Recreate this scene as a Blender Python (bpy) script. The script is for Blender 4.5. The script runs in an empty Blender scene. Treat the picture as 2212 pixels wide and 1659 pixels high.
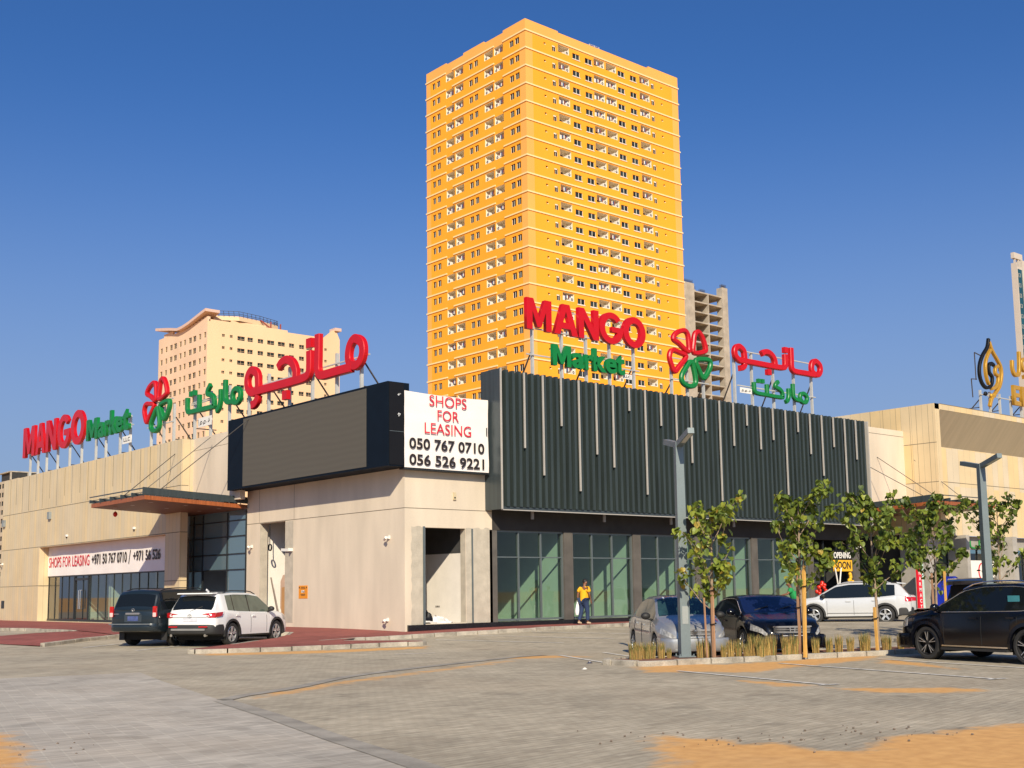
import bpy, bmesh, math, random
from mathutils import Matrix, Vector, Euler
R = math.radians
random.seed(7)
scene = bpy.context.scene
COL = scene.collection

# ---------------------------------------------------------------- camera
cam_d = bpy.data.cameras.new("camera")
cam_d.sensor_width = 36.0
cam_d.lens = 2562.0 / 2212.0 * 36.0
cam_d.shift_y = 0.0563
cam_d.clip_end = 6000.0
cam = bpy.data.objects.new("camera", cam_d)
COL.objects.link(cam)
_rot = Matrix.Rotation(R(-40.5), 3, 'Z') @ Matrix.Rotation(R(97.2), 3, 'X') @ Matrix.Rotation(R(-0.8), 3, 'Z')
cam.matrix_world = Matrix.Translation((0, 0, 1.65)) @ _rot.to_4x4()
scene.camera = cam

# ---------------------------------------------------------------- sky + sun
SUN_DIR = Vector((-0.99, -1.307, 1.0)).normalized()      # towards the sun
world = bpy.data.worlds.new("World")
scene.world = world
world.use_nodes = True
wn = world.node_tree.nodes
sky = wn.new("ShaderNodeTexSky")
sky.sky_type = 'NISHITA'
sky.sun_disc = False
sky.sun_elevation = math.asin(SUN_DIR.z)
sky.sun_rotation = math.atan2(SUN_DIR.x, SUN_DIR.y)
sky.air_density = 1.0
sky.dust_density = 1.6
sky.ozone_density = 6.0
sky.altitude = 0.0
bg = wn["Background"]
bg.inputs[1].default_value = 0.070
tint = wn.new("ShaderNodeVectorMath"); tint.operation = 'MULTIPLY'
tint.inputs[1].default_value = (0.60, 0.99, 1.42)          # clear deep blue desert sky
world.node_tree.links.new(sky.outputs[0], tint.inputs[0])
tc = wn.new("ShaderNodeTexCoord"); sz = wn.new("ShaderNodeSeparateXYZ")
world.node_tree.links.new(tc.outputs["Generated"], sz.inputs[0])
hz = wn.new("ShaderNodeMapRange"); hz.interpolation_type = 'SMOOTHERSTEP'      # dusty pale band low over the desert
hz.inputs[1].default_value = -.02; hz.inputs[2].default_value = .46; hz.inputs[3].default_value = .80; hz.inputs[4].default_value = 0.0
world.node_tree.links.new(sz.outputs[2], hz.inputs[0])
hm = wn.new("ShaderNodeMix"); hm.data_type = 'RGBA'; hm.clamp_factor = True
hm.inputs[7].default_value = (3.9, 4.95, 7.1, 1)
world.node_tree.links.new(hz.outputs[0], hm.inputs[0]); world.node_tree.links.new(tint.outputs[0], hm.inputs[6])
world.node_tree.links.new(hm.outputs[2], bg.inputs[0])
sun_d = bpy.data.lights.new("sun", 'SUN')
sun_d.energy = 5.0
sun_d.angle = R(0.5)
sun_d.color = (1.0, 0.885, 0.69)
sun = bpy.data.objects.new("sun", sun_d)
COL.objects.link(sun)
sun.rotation_euler = SUN_DIR.to_track_quat('Z', 'Y').to_euler()
scene.view_settings.view_transform = 'Standard'
scene.view_settings.look = 'None'
scene.view_settings.gamma = 1.0
scene.view_settings.use_curve_mapping = False
scene.view_settings.exposure = 0.2
scene.cycles.max_bounces = 8
scene.cycles.transparent_max_bounces = 16

# ---------------------------------------------------------------- helpers
SCALE = 0.86
def SC(p):
    return (p[0]*SCALE, p[1]*SCALE, 1.65 + (p[2]-1.65)*SCALE)
def zg(x, y):
    t = .6494*x + .7604*y
    u = min(1.0, max(0.0, (t-34)/13.0))
    return .23*u*u*(3-2*u)

MATS = {}
def nlink(nt, a, b): nt.links.new(a, b)
def mat(name, col, rough=.6, metal=0.0, var=.12, vs=2.0, bump=0.0, bs=30.0, coat=0.0, spec=.5, fine=.06, fs=40.0, stretch=None):
    """Principled material with procedural colour variation (and bump) in world position."""
    if name in MATS: return MATS[name]
    m = bpy.data.materials.new(name); m.use_nodes = True
    nt = m.node_tree; N = nt.nodes; b = N["Principled BSDF"]
    b.inputs["Roughness"].default_value = rough
    b.inputs["Metallic"].default_value = metal
    b.inputs["Specular IOR Level"].default_value = spec
    b.inputs["Coat Weight"].default_value = coat
    b.inputs["Coat Roughness"].default_value = 0.03
    if var > 0 or bump > 0 or fine > 0:
        g = N.new("ShaderNodeNewGeometry")
        mp = N.new("ShaderNodeMapping"); mp.vector_type = 'POINT'
        nlink(nt, g.outputs["Position"], mp.inputs["Vector"])
        if stretch: mp.inputs["Scale"].default_value = stretch
        n1 = N.new("ShaderNodeTexNoise"); n1.inputs["Scale"].default_value = vs; n1.inputs["Detail"].default_value = 5
        n2 = N.new("ShaderNodeTexNoise"); n2.inputs["Scale"].default_value = fs; n2.inputs["Detail"].default_value = 2
        nlink(nt, mp.outputs[0], n1.inputs["Vector"]); nlink(nt, g.outputs["Position"], n2.inputs["Vector"])
        a = N.new("ShaderNodeMapRange"); a.inputs[1].default_value = .3; a.inputs[2].default_value = .7
        a.inputs[3].default_value = 1-var; a.inputs[4].default_value = 1+var
        nlink(nt, n1.outputs[0], a.inputs[0])
        c = N.new("ShaderNodeMapRange"); c.inputs[1].default_value = .3; c.inputs[2].default_value = .7
        c.inputs[3].default_value = 1-fine; c.inputs[4].default_value = 1+fine
        nlink(nt, n2.outputs[0], c.inputs[0])
        mu = N.new("ShaderNodeMath"); mu.operation = 'MULTIPLY'
        nlink(nt, a.outputs[0], mu.inputs[0]); nlink(nt, c.outputs[0], mu.inputs[1])
        vm = N.new("ShaderNodeVectorMath"); vm.operation = 'SCALE'
        vm.inputs[0].default_value = col; nlink(nt, mu.outputs[0], vm.inputs["Scale"])
        nlink(nt, vm.outputs[0], b.inputs["Base Color"])
        if bump > 0:
            bn = N.new("ShaderNodeTexNoise"); bn.inputs["Scale"].default_value = bs; bn.inputs["Detail"].default_value = 4
            nlink(nt, g.outputs["Position"], bn.inputs["Vector"])
            bp = N.new("ShaderNodeBump"); bp.inputs["Strength"].default_value = bump; bp.inputs["Distance"].default_value = .02
            nlink(nt, bn.outputs[0], bp.inputs["Height"]); nlink(nt, bp.outputs[0], b.inputs["Normal"])
    else:
        b.inputs["Base Color"].default_value = (*col, 1)
    MATS[name] = m
    return m

def glass(name, tint, rough=.02, refl=1.0, ior=1.5, body=None, bfac=.7):
    """See-through sheet: tinted transparency plus fresnel reflection."""
    m = bpy.data.materials.new(name); m.use_nodes = True
    nt = m.node_tree; N = nt.nodes
    for n in list(N):
        if n.type != 'OUTPUT_MATERIAL': N.remove(n)
    out = [n for n in N if n.type == 'OUTPUT_MATERIAL'][0]
    t = N.new("ShaderNodeBsdfTransparent"); t.inputs[0].default_value = (*tint, 1)
    g = N.new("ShaderNodeBsdfGlossy"); g.inputs["Roughness"].default_value = rough
    f = N.new("ShaderNodeFresnel")
    ge = N.new("ShaderNodeNewGeometry"); mi = N.new("ShaderNodeMix"); mi.data_type = 'FLOAT'
    mi.inputs[2].default_value = ior; mi.inputs[3].default_value = 1/ior     # same reflectance from both sides of a thin sheet
    nlink(nt, ge.outputs["Backfacing"], mi.inputs[0]); nlink(nt, mi.outputs[0], f.inputs[0])
    mm = N.new("ShaderNodeMath"); mm.operation = 'MULTIPLY'; mm.inputs[1].default_value = refl; mm.use_clamp = True
    nlink(nt, f.outputs[0], mm.inputs[0])
    mx = N.new("ShaderNodeMixShader")
    base = t
    if body:            # diffuse slate colour standing in for the bluish reflection of coated glass
        df = N.new("ShaderNodeBsdfDiffuse"); df.inputs[0].default_value = (*body, 1); base = N.new("ShaderNodeMixShader"); base.inputs[0].default_value = bfac
        nlink(nt, t.outputs[0], base.inputs[1]); nlink(nt, df.outputs[0], base.inputs[2])
    nlink(nt, mm.outputs[0], mx.inputs[0]); nlink(nt, base.outputs[0], mx.inputs[1]); nlink(nt, g.outputs[0], mx.inputs[2])
    nlink(nt, mx.outputs[0], out.inputs[0])
    MATS[name] = m
    return m

class MB:
    def __init__(s): s.v = []; s.f = []; s.m = []
    def face(s, pts, m=0):
        i = len(s.v); s.v += [tuple(p) for p in pts]; s.f.append(tuple(range(i, i+len(pts)))); s.m.append(m)
    def grid(s, rows, m=0, close=False):
        """rows of points -> quads sharing vertices"""
        i = len(s.v); n = len(rows[0])
        for r in rows: s.v += [tuple(p) for p in r]
        for a in range(len(rows)-1):
            for b in range(n if close else n-1):
                c = (b+1) % n
                s.f.append((i+a*n+b, i+a*n+c, i+(a+1)*n+c, i+(a+1)*n+b)); s.m.append(m)
    def hexa(s, p, m=0):
        """8 corners: bottom 0-3 ccw, top 4-7 ccw"""
        i = len(s.v); s.v += [tuple(q) for q in p]
        for f in ((3,2,1,0),(4,5,6,7),(0,1,5,4),(1,2,6,5),(2,3,7,6),(3,0,4,7)):
            s.f.append(tuple(i+k for k in f)); s.m.append(m)
    def box(s, x0, y0, z0, x1, y1, z1, m=0):
        x0, x1 = min(x0,x1), max(x0,x1); y0, y1 = min(y0,y1), max(y0,y1); z0, z1 = min(z0,z1), max(z0,z1)
        s.hexa([(x0,y0,z0),(x1,y0,z0),(x1,y1,z0),(x0,y1,z0),(x0,y0,z1),(x1,y0,z1),(x1,y1,z1),(x0,y1,z1)], m)
    def bar(s, a, b, w, h, m=0, up=(0,0,1)):
        """rectangular bar from a to b, w sideways, h along up"""
        a, b = Vector(a), Vector(b); d = (b-a).normalized(); u = Vector(up)
        if abs(d.dot(u)) > .98: u = Vector((1,0,0))
        sd = d.cross(u).normalized()*w/2; u2 = sd.cross(d).normalized()*h/2
        s.hexa([a-sd-u2, a+sd-u2, b+sd-u2, b-sd-u2, a-sd+u2, a+sd+u2, b+sd+u2, b-sd+u2], m)
    def tube(s, path, r, n=8, m=0, caps=True):
        path = [Vector(p) for p in path]; rows = []
        rr = r if isinstance(r, (list, tuple)) else [r]*len(path)
        for i, p in enumerate(path):
            d = (path[min(i+1, len(path)-1)] - path[max(i-1, 0)]).normalized()
            u = Vector((0,0,1)) if abs(d.z) < .9 else Vector((1,0,0))
            a = d.cross(u).normalized(); b = d.cross(a).normalized()
            rows.append([p + (a*math.cos(k*2*math.pi/n) + b*math.sin(k*2*math.pi/n))*rr[i] for k in range(n)])
        s.grid(rows, m, True)
        if caps:
            s.face(rows[0], m); s.face(list(reversed(rows[-1])), m)
    def disc(s, c, ax, r, depth, n=20, m=0):
        c = Vector(c); ax = Vector(ax).normalized()
        s.tube([c - ax*depth/2, c + ax*depth/2], r, n, m)
    def ellipsoid(s, c, r, m=0, nu=12, nv=8, rot=None):
        rows = []
        for j in range(nv+1):
            t = math.pi*j/nv; row = []
            for i in range(nu):
                p = 2*math.pi*i/nu
                q = Vector((r[0]*math.sin(t)*math.cos(p), r[1]*math.sin(t)*math.sin(p), r[2]*math.cos(t)))
                if rot: q = rot @ q
                row.append((c[0]+q.x, c[1]+q.y, c[2]+q.z))
            rows.append(row)
        s.grid(rows, m, True)
    def prism(s, poly, z0, z1, m=0, side=None):
        """vertical prism of a ccw plan polygon; z may be functions"""
        f0 = z0 if callable(z0) else (lambda x, y: z0); f1 = z1 if callable(z1) else (lambda x, y: z1)
        a = [(x, y, f0(x, y)) for x, y in poly]; b = [(x, y, f1(x, y)) for x, y in poly]
        s.face(b, m)
        for i in range(len(poly)):
            j = (i+1) % len(poly); s.face([a[i], a[j], b[j], b[i]], m if side is None else side)
    def build(s, name, mats, parent=None, sc=False, smooth=False, local=False, angle=None, label=None):
        if not isinstance(mats, (list, tuple)): mats = [mats]
        me = bpy.data.meshes.new(name)
        vv = [SC(p) for p in s.v] if sc else s.v
        me.from_pydata(vv, [], s.f)
        for mt in mats: me.materials.append(mt)
        me.polygons.foreach_set("material_index", s.m)
        if smooth or angle: me.polygons.foreach_set("use_smooth", [True]*len(s.f))
        me.validate(); me.update()
        if angle:
            bm = bmesh.new(); bm.from_mesh(me); bmesh.ops.remove_doubles(bm, verts=bm.verts, dist=1e-5)
            for e in bm.edges:
                if len(e.link_faces) == 2: e.smooth = e.calc_face_angle() < R(angle)
            bm.to_mesh(me); bm.free()
        o = bpy.data.objects.new(name, me); COL.objects.link(o)
        if parent is not None: put(o, parent, local)
        if label: o["label"] = label
        return o

def put(o, parent, local=False):
    o.parent = parent
    if not local and parent.parent is None:
        o.matrix_parent_inverse = parent.matrix_basis.inverted()

def tag(o, label=None, cat=None, group=None, kind=None):
    if label: o["label"] = label
    if cat: o["category"] = cat
    if group: o["group"] = group
    if kind: o["kind"] = kind
    return o

def thing(name, label, cat, loc=(0,0,0), rz=0.0, group=None):
    o = bpy.data.objects.new(name, None); COL.objects.link(o)
    o.empty_display_size = .3
    o.location = loc; o.rotation_euler = (0, 0, rz)
    return tag(o, label, cat, group)

def struct(name, mb, mats, **k):
    o = mb.build(name, mats, **k); o["kind"] = "structure"; return o

KIDS = {}
def copy_tree(o, parent=None):
    c = o.copy(); COL.objects.link(c)
    if parent is not None:
        c.parent = parent; c.matrix_parent_inverse = o.matrix_parent_inverse.copy()
    for ch in list(o.children): copy_tree(ch, c)
    return c

def crom(pts, k=4, closed=False):
    """Catmull-Rom through 2D/3D points"""
    P = [Vector(p) for p in pts]; n = len(P); out = []
    rng = n if closed else n-1
    for i in range(rng):
        p1, p2 = P[i], P[(i+1) % n]
        p0 = P[(i-1) % n] if closed or i > 0 else p1*2-p2
        p3 = P[(i+2) % n] if closed or i+2 < n else p2*2-p1
        for j in range(k):
            t = j/k
            out.append(.5*((2*p1)+(p2-p0)*t+(2*p0-5*p1+4*p2-p3)*t*t+(3*p1-p0-3*p2+p3)*t*t*t))
    if not closed: out.append(P[-1])
    return out

FA = {'L': (Vector((0,-1,0)), Vector((-1,0,0))), 'R': (Vector((1,0,0)), Vector((0,-1,0)))}   # facade: reading direction, outward
def frame(side, plane):
    """matrix taking (u, v, out) on a facade plane to world: u runs along -Y (L) or +X (R)"""
    u, n = FA[side]; o = Vector((plane, 0, 0)) if side == 'L' else Vector((0, plane, 0))
    M = Matrix.Identity(4)
    for i, c in enumerate((u, Vector((0,0,1)), n)):
        for r in range(3): M[r][i] = c[r]
    for r in range(3): M[r][3] = o[r]
    return M

def curve_mesh(splines, ext, bev=0.0, offset=0.0):
    cu = bpy.data.curves.new("glyph", 'CURVE'); cu.dimensions = '2D'; cu.fill_mode = 'BOTH'
    cu.extrude = ext; cu.bevel_depth = bev; cu.bevel_resolution = 1; cu.offset = offset
    for pts in splines:
        sp = cu.splines.new('POLY'); sp.points.add(len(pts)-1); sp.use_cyclic_u = True
        for i, p in enumerate(pts): sp.points[i].co = (p[0], p[1], 0, 1)
    return eval_mesh(cu)
def eval_mesh(cu):
    o = bpy.data.objects.new("glyph", cu); COL.objects.link(o)
    bpy.context.view_layer.update()
    dg = bpy.context.evaluated_depsgraph_get()
    me = bpy.data.meshes.new_from_object(o.evaluated_get(dg))
    bpy.data.objects.remove(o); bpy.data.curves.remove(cu)
    return me
def font_mesh(txt, ext=0.0, offset=0.0, bev=0.0, space=1.0):
    cu = bpy.data.curves.new("txt", 'FONT'); cu.body = txt; cu.size = 1.0
    cu.extrude = ext; cu.offset = offset; cu.bevel_depth = bev; cu.space_character = space
    cu.fill_mode = 'BOTH' if ext > 0 else 'FRONT'
    cu.resolution_u = 4
    return eval_mesh(cu)
def fit(me, u0, u1, v0, v1, M, sc=False, depth=None, out=0.0):
    """fit a glyph mesh into a box on a facade frame"""
    xs = [v.co.x for v in me.vertices]; ys = [v.co.y for v in me.vertices]; zs = [v.co.z for v in me.vertices]
    ax, bx, ay, by, az, bz = min(xs), max(xs), min(ys), max(ys), min(zs), max(zs)
    for v in me.vertices:
        u = u0 + (v.co.x-ax)/(bx-ax)*(u1-u0); w = v0 + (v.co.y-ay)/(by-ay)*(v1-v0)
        d = out + ((v.co.z-az)/(bz-az)*depth if depth and bz > az else 0)
        p = M @ Vector((u, w, d))
        v.co = SC(p) if sc else p
    return me
def mesh_obj(name, me, m, parent=None, local=False):
    me.materials.clear(); me.materials.append(m)
    o = bpy.data.objects.new(name, me); COL.objects.link(o)
    if parent is not None: put(o, parent, local)
    return o
def text(name, txt, u0, u1, v0, v1, M, m, parent, sc=False, depth=.004, out=0.0, offset=0.0):
    me = font_mesh(txt, ext=.02, offset=offset)
    return mesh_obj(name, fit(me, u0, u1, v0, v1, M, sc, depth, out), m, parent)

def wall(mb, M, s0, s1, z0, z1, holes, m=0, mr=None, xcuts=()):
    """facade sheet with real openings: holes = (a, b, c, d, depth); reveals run inwards"""
    mr = m if mr is None else mr
    S = sorted(set([s0, s1] + [h[0] for h in holes] + [h[1] for h in holes] + [c for c in xcuts if s0 < c < s1]))
    Z = sorted(set([z0, z1] + [h[2] for h in holes] + [h[3] for h in holes]))
    # merge cells row by row: skip openings
    for j in range(len(Z)-1):
        zc = (Z[j]+Z[j+1])/2
        act = [h for h in holes if h[2] < zc < h[3]]
        i = 0
        while i < len(S)-1:
            sc_ = (S[i]+S[i+1])/2
            if any(h[0] < sc_ < h[1] for h in act): i += 1; continue
            k = i
            while k+1 < len(S)-1 and not any(h[0] < (S[k+1]+S[k+2])/2 < h[1] for h in act) and S[k+1] not in xcuts: k += 1
            mi = m(sc_, zc) if callable(m) else m
            mb.face([M @ Vector((S[i],Z[j],0)), M @ Vector((S[k+1],Z[j],0)), M @ Vector((S[k+1],Z[j+1],0)), M @ Vector((S[i],Z[j+1],0))], mi)
            i = k+1
    for a, b, c, d, dep in holes:
        q = [(a,c),(b,c),(b,d),(a,d)]
        for i in range(4):
            (x0,y0),(x1,y1) = q[i], q[(i+1) % 4]
            mb.face([M @ Vector((x0,y0,0)), M @ Vector((x0,y0,-dep)), M @ Vector((x1,y1,-dep)), M @ Vector((x1,y1,0))], mr if not callable(mr) else mr((a+b)/2, (c+d)/2))
def fbox(mb, M, u0, u1, v0, v1, d0, d1, m=0):
    """box on a facade frame (u, v, out)"""
    p = [M @ Vector(q) for q in ((u0,v0,d0),(u1,v0,d0),(u1,v0,d1),(u0,v0,d1),(u0,v1,d0),(u1,v1,d0),(u1,v1,d1),(u0,v1,d1))]
    mb.hexa(p, m)
# ================================================================= ground
import numpy as np
def poly_sd(px, py, poly):
    """signed distance (positive inside) from points to a polygon, numpy"""
    d = np.full(px.shape, 1e9); ins = np.zeros(px.shape, bool)
    n = len(poly)
    for i in range(n):
        x0, y0 = poly[i]; x1, y1 = poly[(i+1) % n]
        dx, dy = x1-x0, y1-y0
        t = np.clip(((px-x0)*dx+(py-y0)*dy)/max(dx*dx+dy*dy, 1e-9), 0, 1)
        d = np.minimum(d, np.hypot(px-x0-t*dx, py-y0-t*dy))
        c = ((y0 > py) != (y1 > py)) & (px < (x1-x0)*(py-y0)/((y1-y0) if abs(y1-y0) > 1e-9 else 1e-9)+x0)
        ins ^= c
    return np.where(ins, d, -d)
SAND = [
 [(10.11,9.39),(10.22,9.03),(10.4,8.71),(10.22,8.25),(10.57,8.06),(10.38,7.54),(10.5,7.29),(10.67,6.97),(11.62,7.47),(12.2,7.4),(13.17,7.23),(14.37,7.0),(14,4),(9.75,3.8),(7.56,6.5),(8.84,8.05)],
 [(17.0,11.93),(17.29,11.06),(18.14,10.33),(18.1,9.67),(17.29,9.85),(16.58,10.82)],
 [(17.22,13.84),(17.3,13.14),(17.06,12.24),(16.69,12.53)],
 [(18.75,17.97),(19.95,17.95),(20.67,16.98),(22.15,16.8),(24.16,16.65),(25.48,16.3),(23.55,15.62),(19.83,15.34),(19.05,15.02),(18.56,16.08),(17.74,16.59)],
 [(4.88,15.52),(4.68,14.57),(4.4,13.43),(4.02,12.14),(3.2,11.2),(1.5,12.77),(1,20)],
 [(9.66,17.9),(12.6,19.6),(19.0,22.25),(18.8,22.0),(12.45,19.25),(9.6,17.6)],
 [(15.5,32.0),(18.37,30.6),(21.8,29.7),(21.11,28.9),(17.69,29.4),(15.3,30.9)],
 [(19.82,23.31),(20.66,23.02),(21.07,22.08),(20.88,21.63),(19.27,22.68)],
 [(24.58,15.74),(23.41,14.1),(22.14,12.33),(22.67,13.39),(22.98,14.67)]]
def axis(lo, hi, st):
    a = [-3000,-900,-300,-120,-60,-30,-12]
    a = [v for v in a if v < lo-3] + list(np.arange(lo, hi+1e-6, st)) + [v for v in (70,100,150,250,500,1000,3000) if v > hi+3]
    return np.array(a, float)
gx = np.concatenate([[-3000,-900,-300,-120,-60,-30,-12], np.arange(0, 34, .22), np.arange(34, 64, 1.0), [70,90,130,200,350,700,1500,3000]])
gy = np.concatenate([[-3000,-900,-300,-120,-60,-30,-12], np.arange(0, 36, .22), np.arange(36, 90, 1.0), [95,130,200,350,700,1500,3000]])
GX, GY = np.meshgrid(gx, gy)
sd = np.full(GX.shape, -2.0)
for p in SAND: sd = np.maximum(sd, poly_sd(GX, GY, p))
lot = poly_sd(GX, GY, [(-70,-70),(100,-70),(100,110),(-70,110)])
sd = np.maximum(sd, np.clip(-lot-4, -2, 1))
T = .6494*GX + .7604*GY; U = np.clip((T-34)/13., 0, 1); GZ = .23*U*U*(3-2*U)
def sheet_mesh(name, V, F, attrs, m):
    me = bpy.data.meshes.new(name); me.from_pydata(V, [], F)
    for an, vals in attrs.items():
        a = me.attributes.new(an, 'FLOAT', 'POINT'); a.data.foreach_set("value", np.asarray(vals, np.float32))
    me.materials.append(m); me.update()
    o = bpy.data.objects.new(name, me); COL.objects.link(o); return o

def paver_mat(name, rot, c1, c2, mortar, bw=.2, bh=.1, ms=.006, attr=True, mortar_smooth=.3):
    m = bpy.data.materials.new(name); m.use_nodes = True
    nt = m.node_tree; N = nt.nodes; b = N["Principled BSDF"]; b.inputs["Roughness"].default_value = .85
    b.inputs["Specular IOR Level"].default_value = .3
    g = N.new("ShaderNodeNewGeometry"); mp = N.new("ShaderNodeMapping"); mp.inputs["Rotation"].default_value = (0, 0, R(rot))
    nlink(nt, g.outputs["Position"], mp.inputs["Vector"])
    br = N.new("ShaderNodeTexBrick"); br.inputs["Scale"].default_value = 1.0
    br.inputs["Brick Width"].default_value = bw; br.inputs["Row Height"].default_value = bh
    br.inputs["Mortar Size"].default_value = ms; br.inputs["Mortar Smooth"].default_value = mortar_smooth; br.inputs["Bias"].default_value = 0.0
    br.inputs["Color1"].default_value = (*c1, 1); br.inputs["Color2"].default_value = (*c2, 1); br.inputs["Mortar"].default_value = (*mortar, 1)
    nlink(nt, mp.outputs[0], br.inputs["Vector"])
    def noise(scale, detail, lo, hi, stretch=None):
        n = N.new("ShaderNodeTexNoise"); n.inputs["Scale"].default_value = scale; n.inputs["Detail"].default_value = detail
        src = g.outputs["Position"]
        if stretch:
            q = N.new("ShaderNodeMapping"); q.inputs["Scale"].default_value = stretch; q.inputs["Rotation"].default_value = (0,0,R(rot))
            nlink(nt, g.outputs["Position"], q.inputs["Vector"]); src = q.outputs[0]
        nlink(nt, src, n.inputs["Vector"])
        r = N.new("ShaderNodeMapRange"); r.inputs[1].default_value = .3; r.inputs[2].default_value = .7; r.inputs[3].default_value = lo; r.inputs[4].default_value = hi
        nlink(nt, n.outputs[0], r.inputs[0]); return n, r
    _, a = noise(.35, 6, .84, 1.12); _, c = noise(2.6, 6, .76, 1.16, (.7, 4.5, 1)); _, d = noise(1.1, 8, .9, 1.08)
    mu = N.new("ShaderNodeMath"); mu.operation = 'MULTIPLY'; nlink(nt, a.outputs[0], mu.inputs[0]); nlink(nt, c.outputs[0], mu.inputs[1])
    mu2 = N.new("ShaderNodeMath"); mu2.operation = 'MULTIPLY'; nlink(nt, mu.outputs[0], mu2.inputs[0]); nlink(nt, d.outputs[0], mu2.inputs[1])
    vm = N.new("ShaderNodeVectorMath"); vm.operation = 'SCALE'; nlink(nt, br.outputs[0], vm.inputs[0]); nlink(nt, mu2.outputs[0], vm.inputs["Scale"])
    colout = vm.outputs[0]
    sn = N.new("ShaderNodeTexNoise"); sn.inputs["Scale"].default_value = .9; sn.inputs["Detail"].default_value = 3; nlink(nt, g.outputs["Position"], sn.inputs["Vector"])
    sr = N.new("ShaderNodeMapRange"); sr.inputs[1].default_value = .60; sr.inputs[2].default_value = .74; sr.inputs[3].default_value = 1.0; sr.inputs[4].default_value = .72; nlink(nt, sn.outputs[0], sr.inputs[0])
    vm2 = N.new("ShaderNodeVectorMath"); vm2.operation = 'SCALE'; nlink(nt, colout, vm2.inputs[0]); nlink(nt, sr.outputs[0], vm2.inputs["Scale"]); colout = vm2.outputs[0]   # oil and tyre stains
    if attr:
        at = N.new("ShaderNodeAttribute"); at.attribute_name = "sand"
        n3 = N.new("ShaderNodeTexNoise"); n3.inputs["Scale"].default_value = 2.2; n3.inputs["Detail"].default_value = 8; n3.inputs["Roughness"].default_value = .65
        nlink(nt, g.outputs["Position"], n3.inputs["Vector"])
        ad = N.new("ShaderNodeMath"); ad.operation = 'MULTIPLY_ADD'; ad.inputs[1].default_value = 1.1; nlink(nt, n3.outputs[0], ad.inputs[0]); nlink(nt, at.outputs["Fac"], ad.inputs[2])
        mr = N.new("ShaderNodeMapRange"); mr.interpolation_type = 'SMOOTHSTEP'
        mr.inputs[1].default_value = .34; mr.inputs[2].default_value = .72; nlink(nt, ad.outputs[0], mr.inputs[0])
        sv = N.new("ShaderNodeTexNoise"); sv.inputs["Scale"].default_value = 6.0; sv.inputs["Detail"].default_value = 6; nlink(nt, g.outputs["Position"], sv.inputs["Vector"])
        cr = N.new("ShaderNodeValToRGB"); cr.color_ramp.elements[0].position = .3; cr.color_ramp.elements[1].position = .7
        cr.color_ramp.elements[0].color = (.60, .31, .105, 1); cr.color_ramp.elements[1].color = (.74, .41, .145, 1)
        nlink(nt, sv.outputs[0], cr.inputs[0])
        mx = N.new("ShaderNodeMix"); mx.data_type = 'RGBA'
        nlink(nt, mr.outputs[0], mx.inputs[0]); nlink(nt, colout, mx.inputs[6]); nlink(nt, cr.outputs[0], mx.inputs[7])
        colout = mx.outputs[2]
        # thin dust over large areas
        n4 = N.new("ShaderNodeTexNoise"); n4.inputs["Scale"].default_value = .25; n4.inputs["Detail"].default_value = 7; nlink(nt, g.outputs["Position"], n4.inputs["Vector"])
        m4 = N.new("ShaderNodeMapRange"); m4.inputs[1].default_value = .5; m4.inputs[2].default_value = .8; m4.inputs[4].default_value = .3; nlink(nt, n4.outputs[0], m4.inputs[0])
        mx2 = N.new("ShaderNodeMix"); mx2.data_type = 'RGBA'; nlink(nt, m4.outputs[0], mx2.inputs[0]); nlink(nt, colout, mx2.inputs[6]); mx2.inputs[7].default_value = (.42, .31, .20, 1)
        colout = mx2.outputs[2]
    nlink(nt, colout, b.inputs["Base Color"])
    bp = N.new("ShaderNodeBump"); bp.inputs["Strength"].default_value = .35; bp.inputs["Distance"].default_value = .008
    nlink(nt, br.outputs["Fac"], bp.inputs["Height"]); bp.invert = True
    nf = N.new("ShaderNodeTexNoise"); nf.inputs["Scale"].default_value = 60; nlink(nt, g.outputs["Position"], nf.inputs["Vector"])
    bp2 = N.new("ShaderNodeBump"); bp2.inputs["Strength"].default_value = .25; bp2.inputs["Distance"].default_value = .01
    nlink(nt, nf.outputs[0], bp2.inputs["Height"]); nlink(nt, bp.outputs[0], bp2.inputs["Normal"]); nlink(nt, bp2.outputs[0], b.inputs["Normal"])
    return m

PAV = paver_mat("grey_pavers", -12, (.485,.415,.305), (.41,.345,.25), (.31,.265,.19))
PAV2 = paver_mat("lane_pavers", -76, (.50,.445,.37), (.43,.38,.315), (.50,.45,.37), bw=.21, bh=.21, ms=.011, mortar_smooth=.15)
nx, ny = len(gx), len(gy)
V = np.stack([GX.ravel(), GY.ravel(), GZ.ravel()], 1).tolist()
F = [(j*nx+i, j*nx+i+1, (j+1)*nx+i+1, (j+1)*nx+i) for j in range(ny-1) for i in range(nx-1)]
g = sheet_mesh("ground", V, F, {"sand": sd.ravel()}, PAV); g["kind"] = "structure"
# lighter paver lane in the left foreground
EDGE = [(10.96,25.63),(10.08,22.47),(8.87,17.51),(8.24,14.82),(7.46,11.91),(7.14,10.55),(6.84,9.36),(6.23,7.11),(5.3,3.6)]
ev = np.array(EDGE); ys = np.arange(3.6, 25.6, .22); xe = np.interp(ys, ev[::-1,1], ev[::-1,0])
V = []; F = []; A = []; K = 48
for j, (y, x1) in enumerate(zip(ys, xe)):
    for i in range(K): V.append((x1 - (K-1-i)*.22, y + (K-1-i)*.05, .004))
va = np.array(V)
sdl = np.full(len(V), -2.0)
for p in SAND: sdl = np.maximum(sdl, poly_sd(va[:,0], va[:,1], p))
F = [(j*K+i, j*K+i+1, (j+1)*K+i+1, (j+1)*K+i) for j in range(len(ys)-1) for i in range(K-1)]
g = sheet_mesh("lane_paving", V, F, {"sand": sdl}, PAV2); g["kind"] = "structure"

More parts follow.
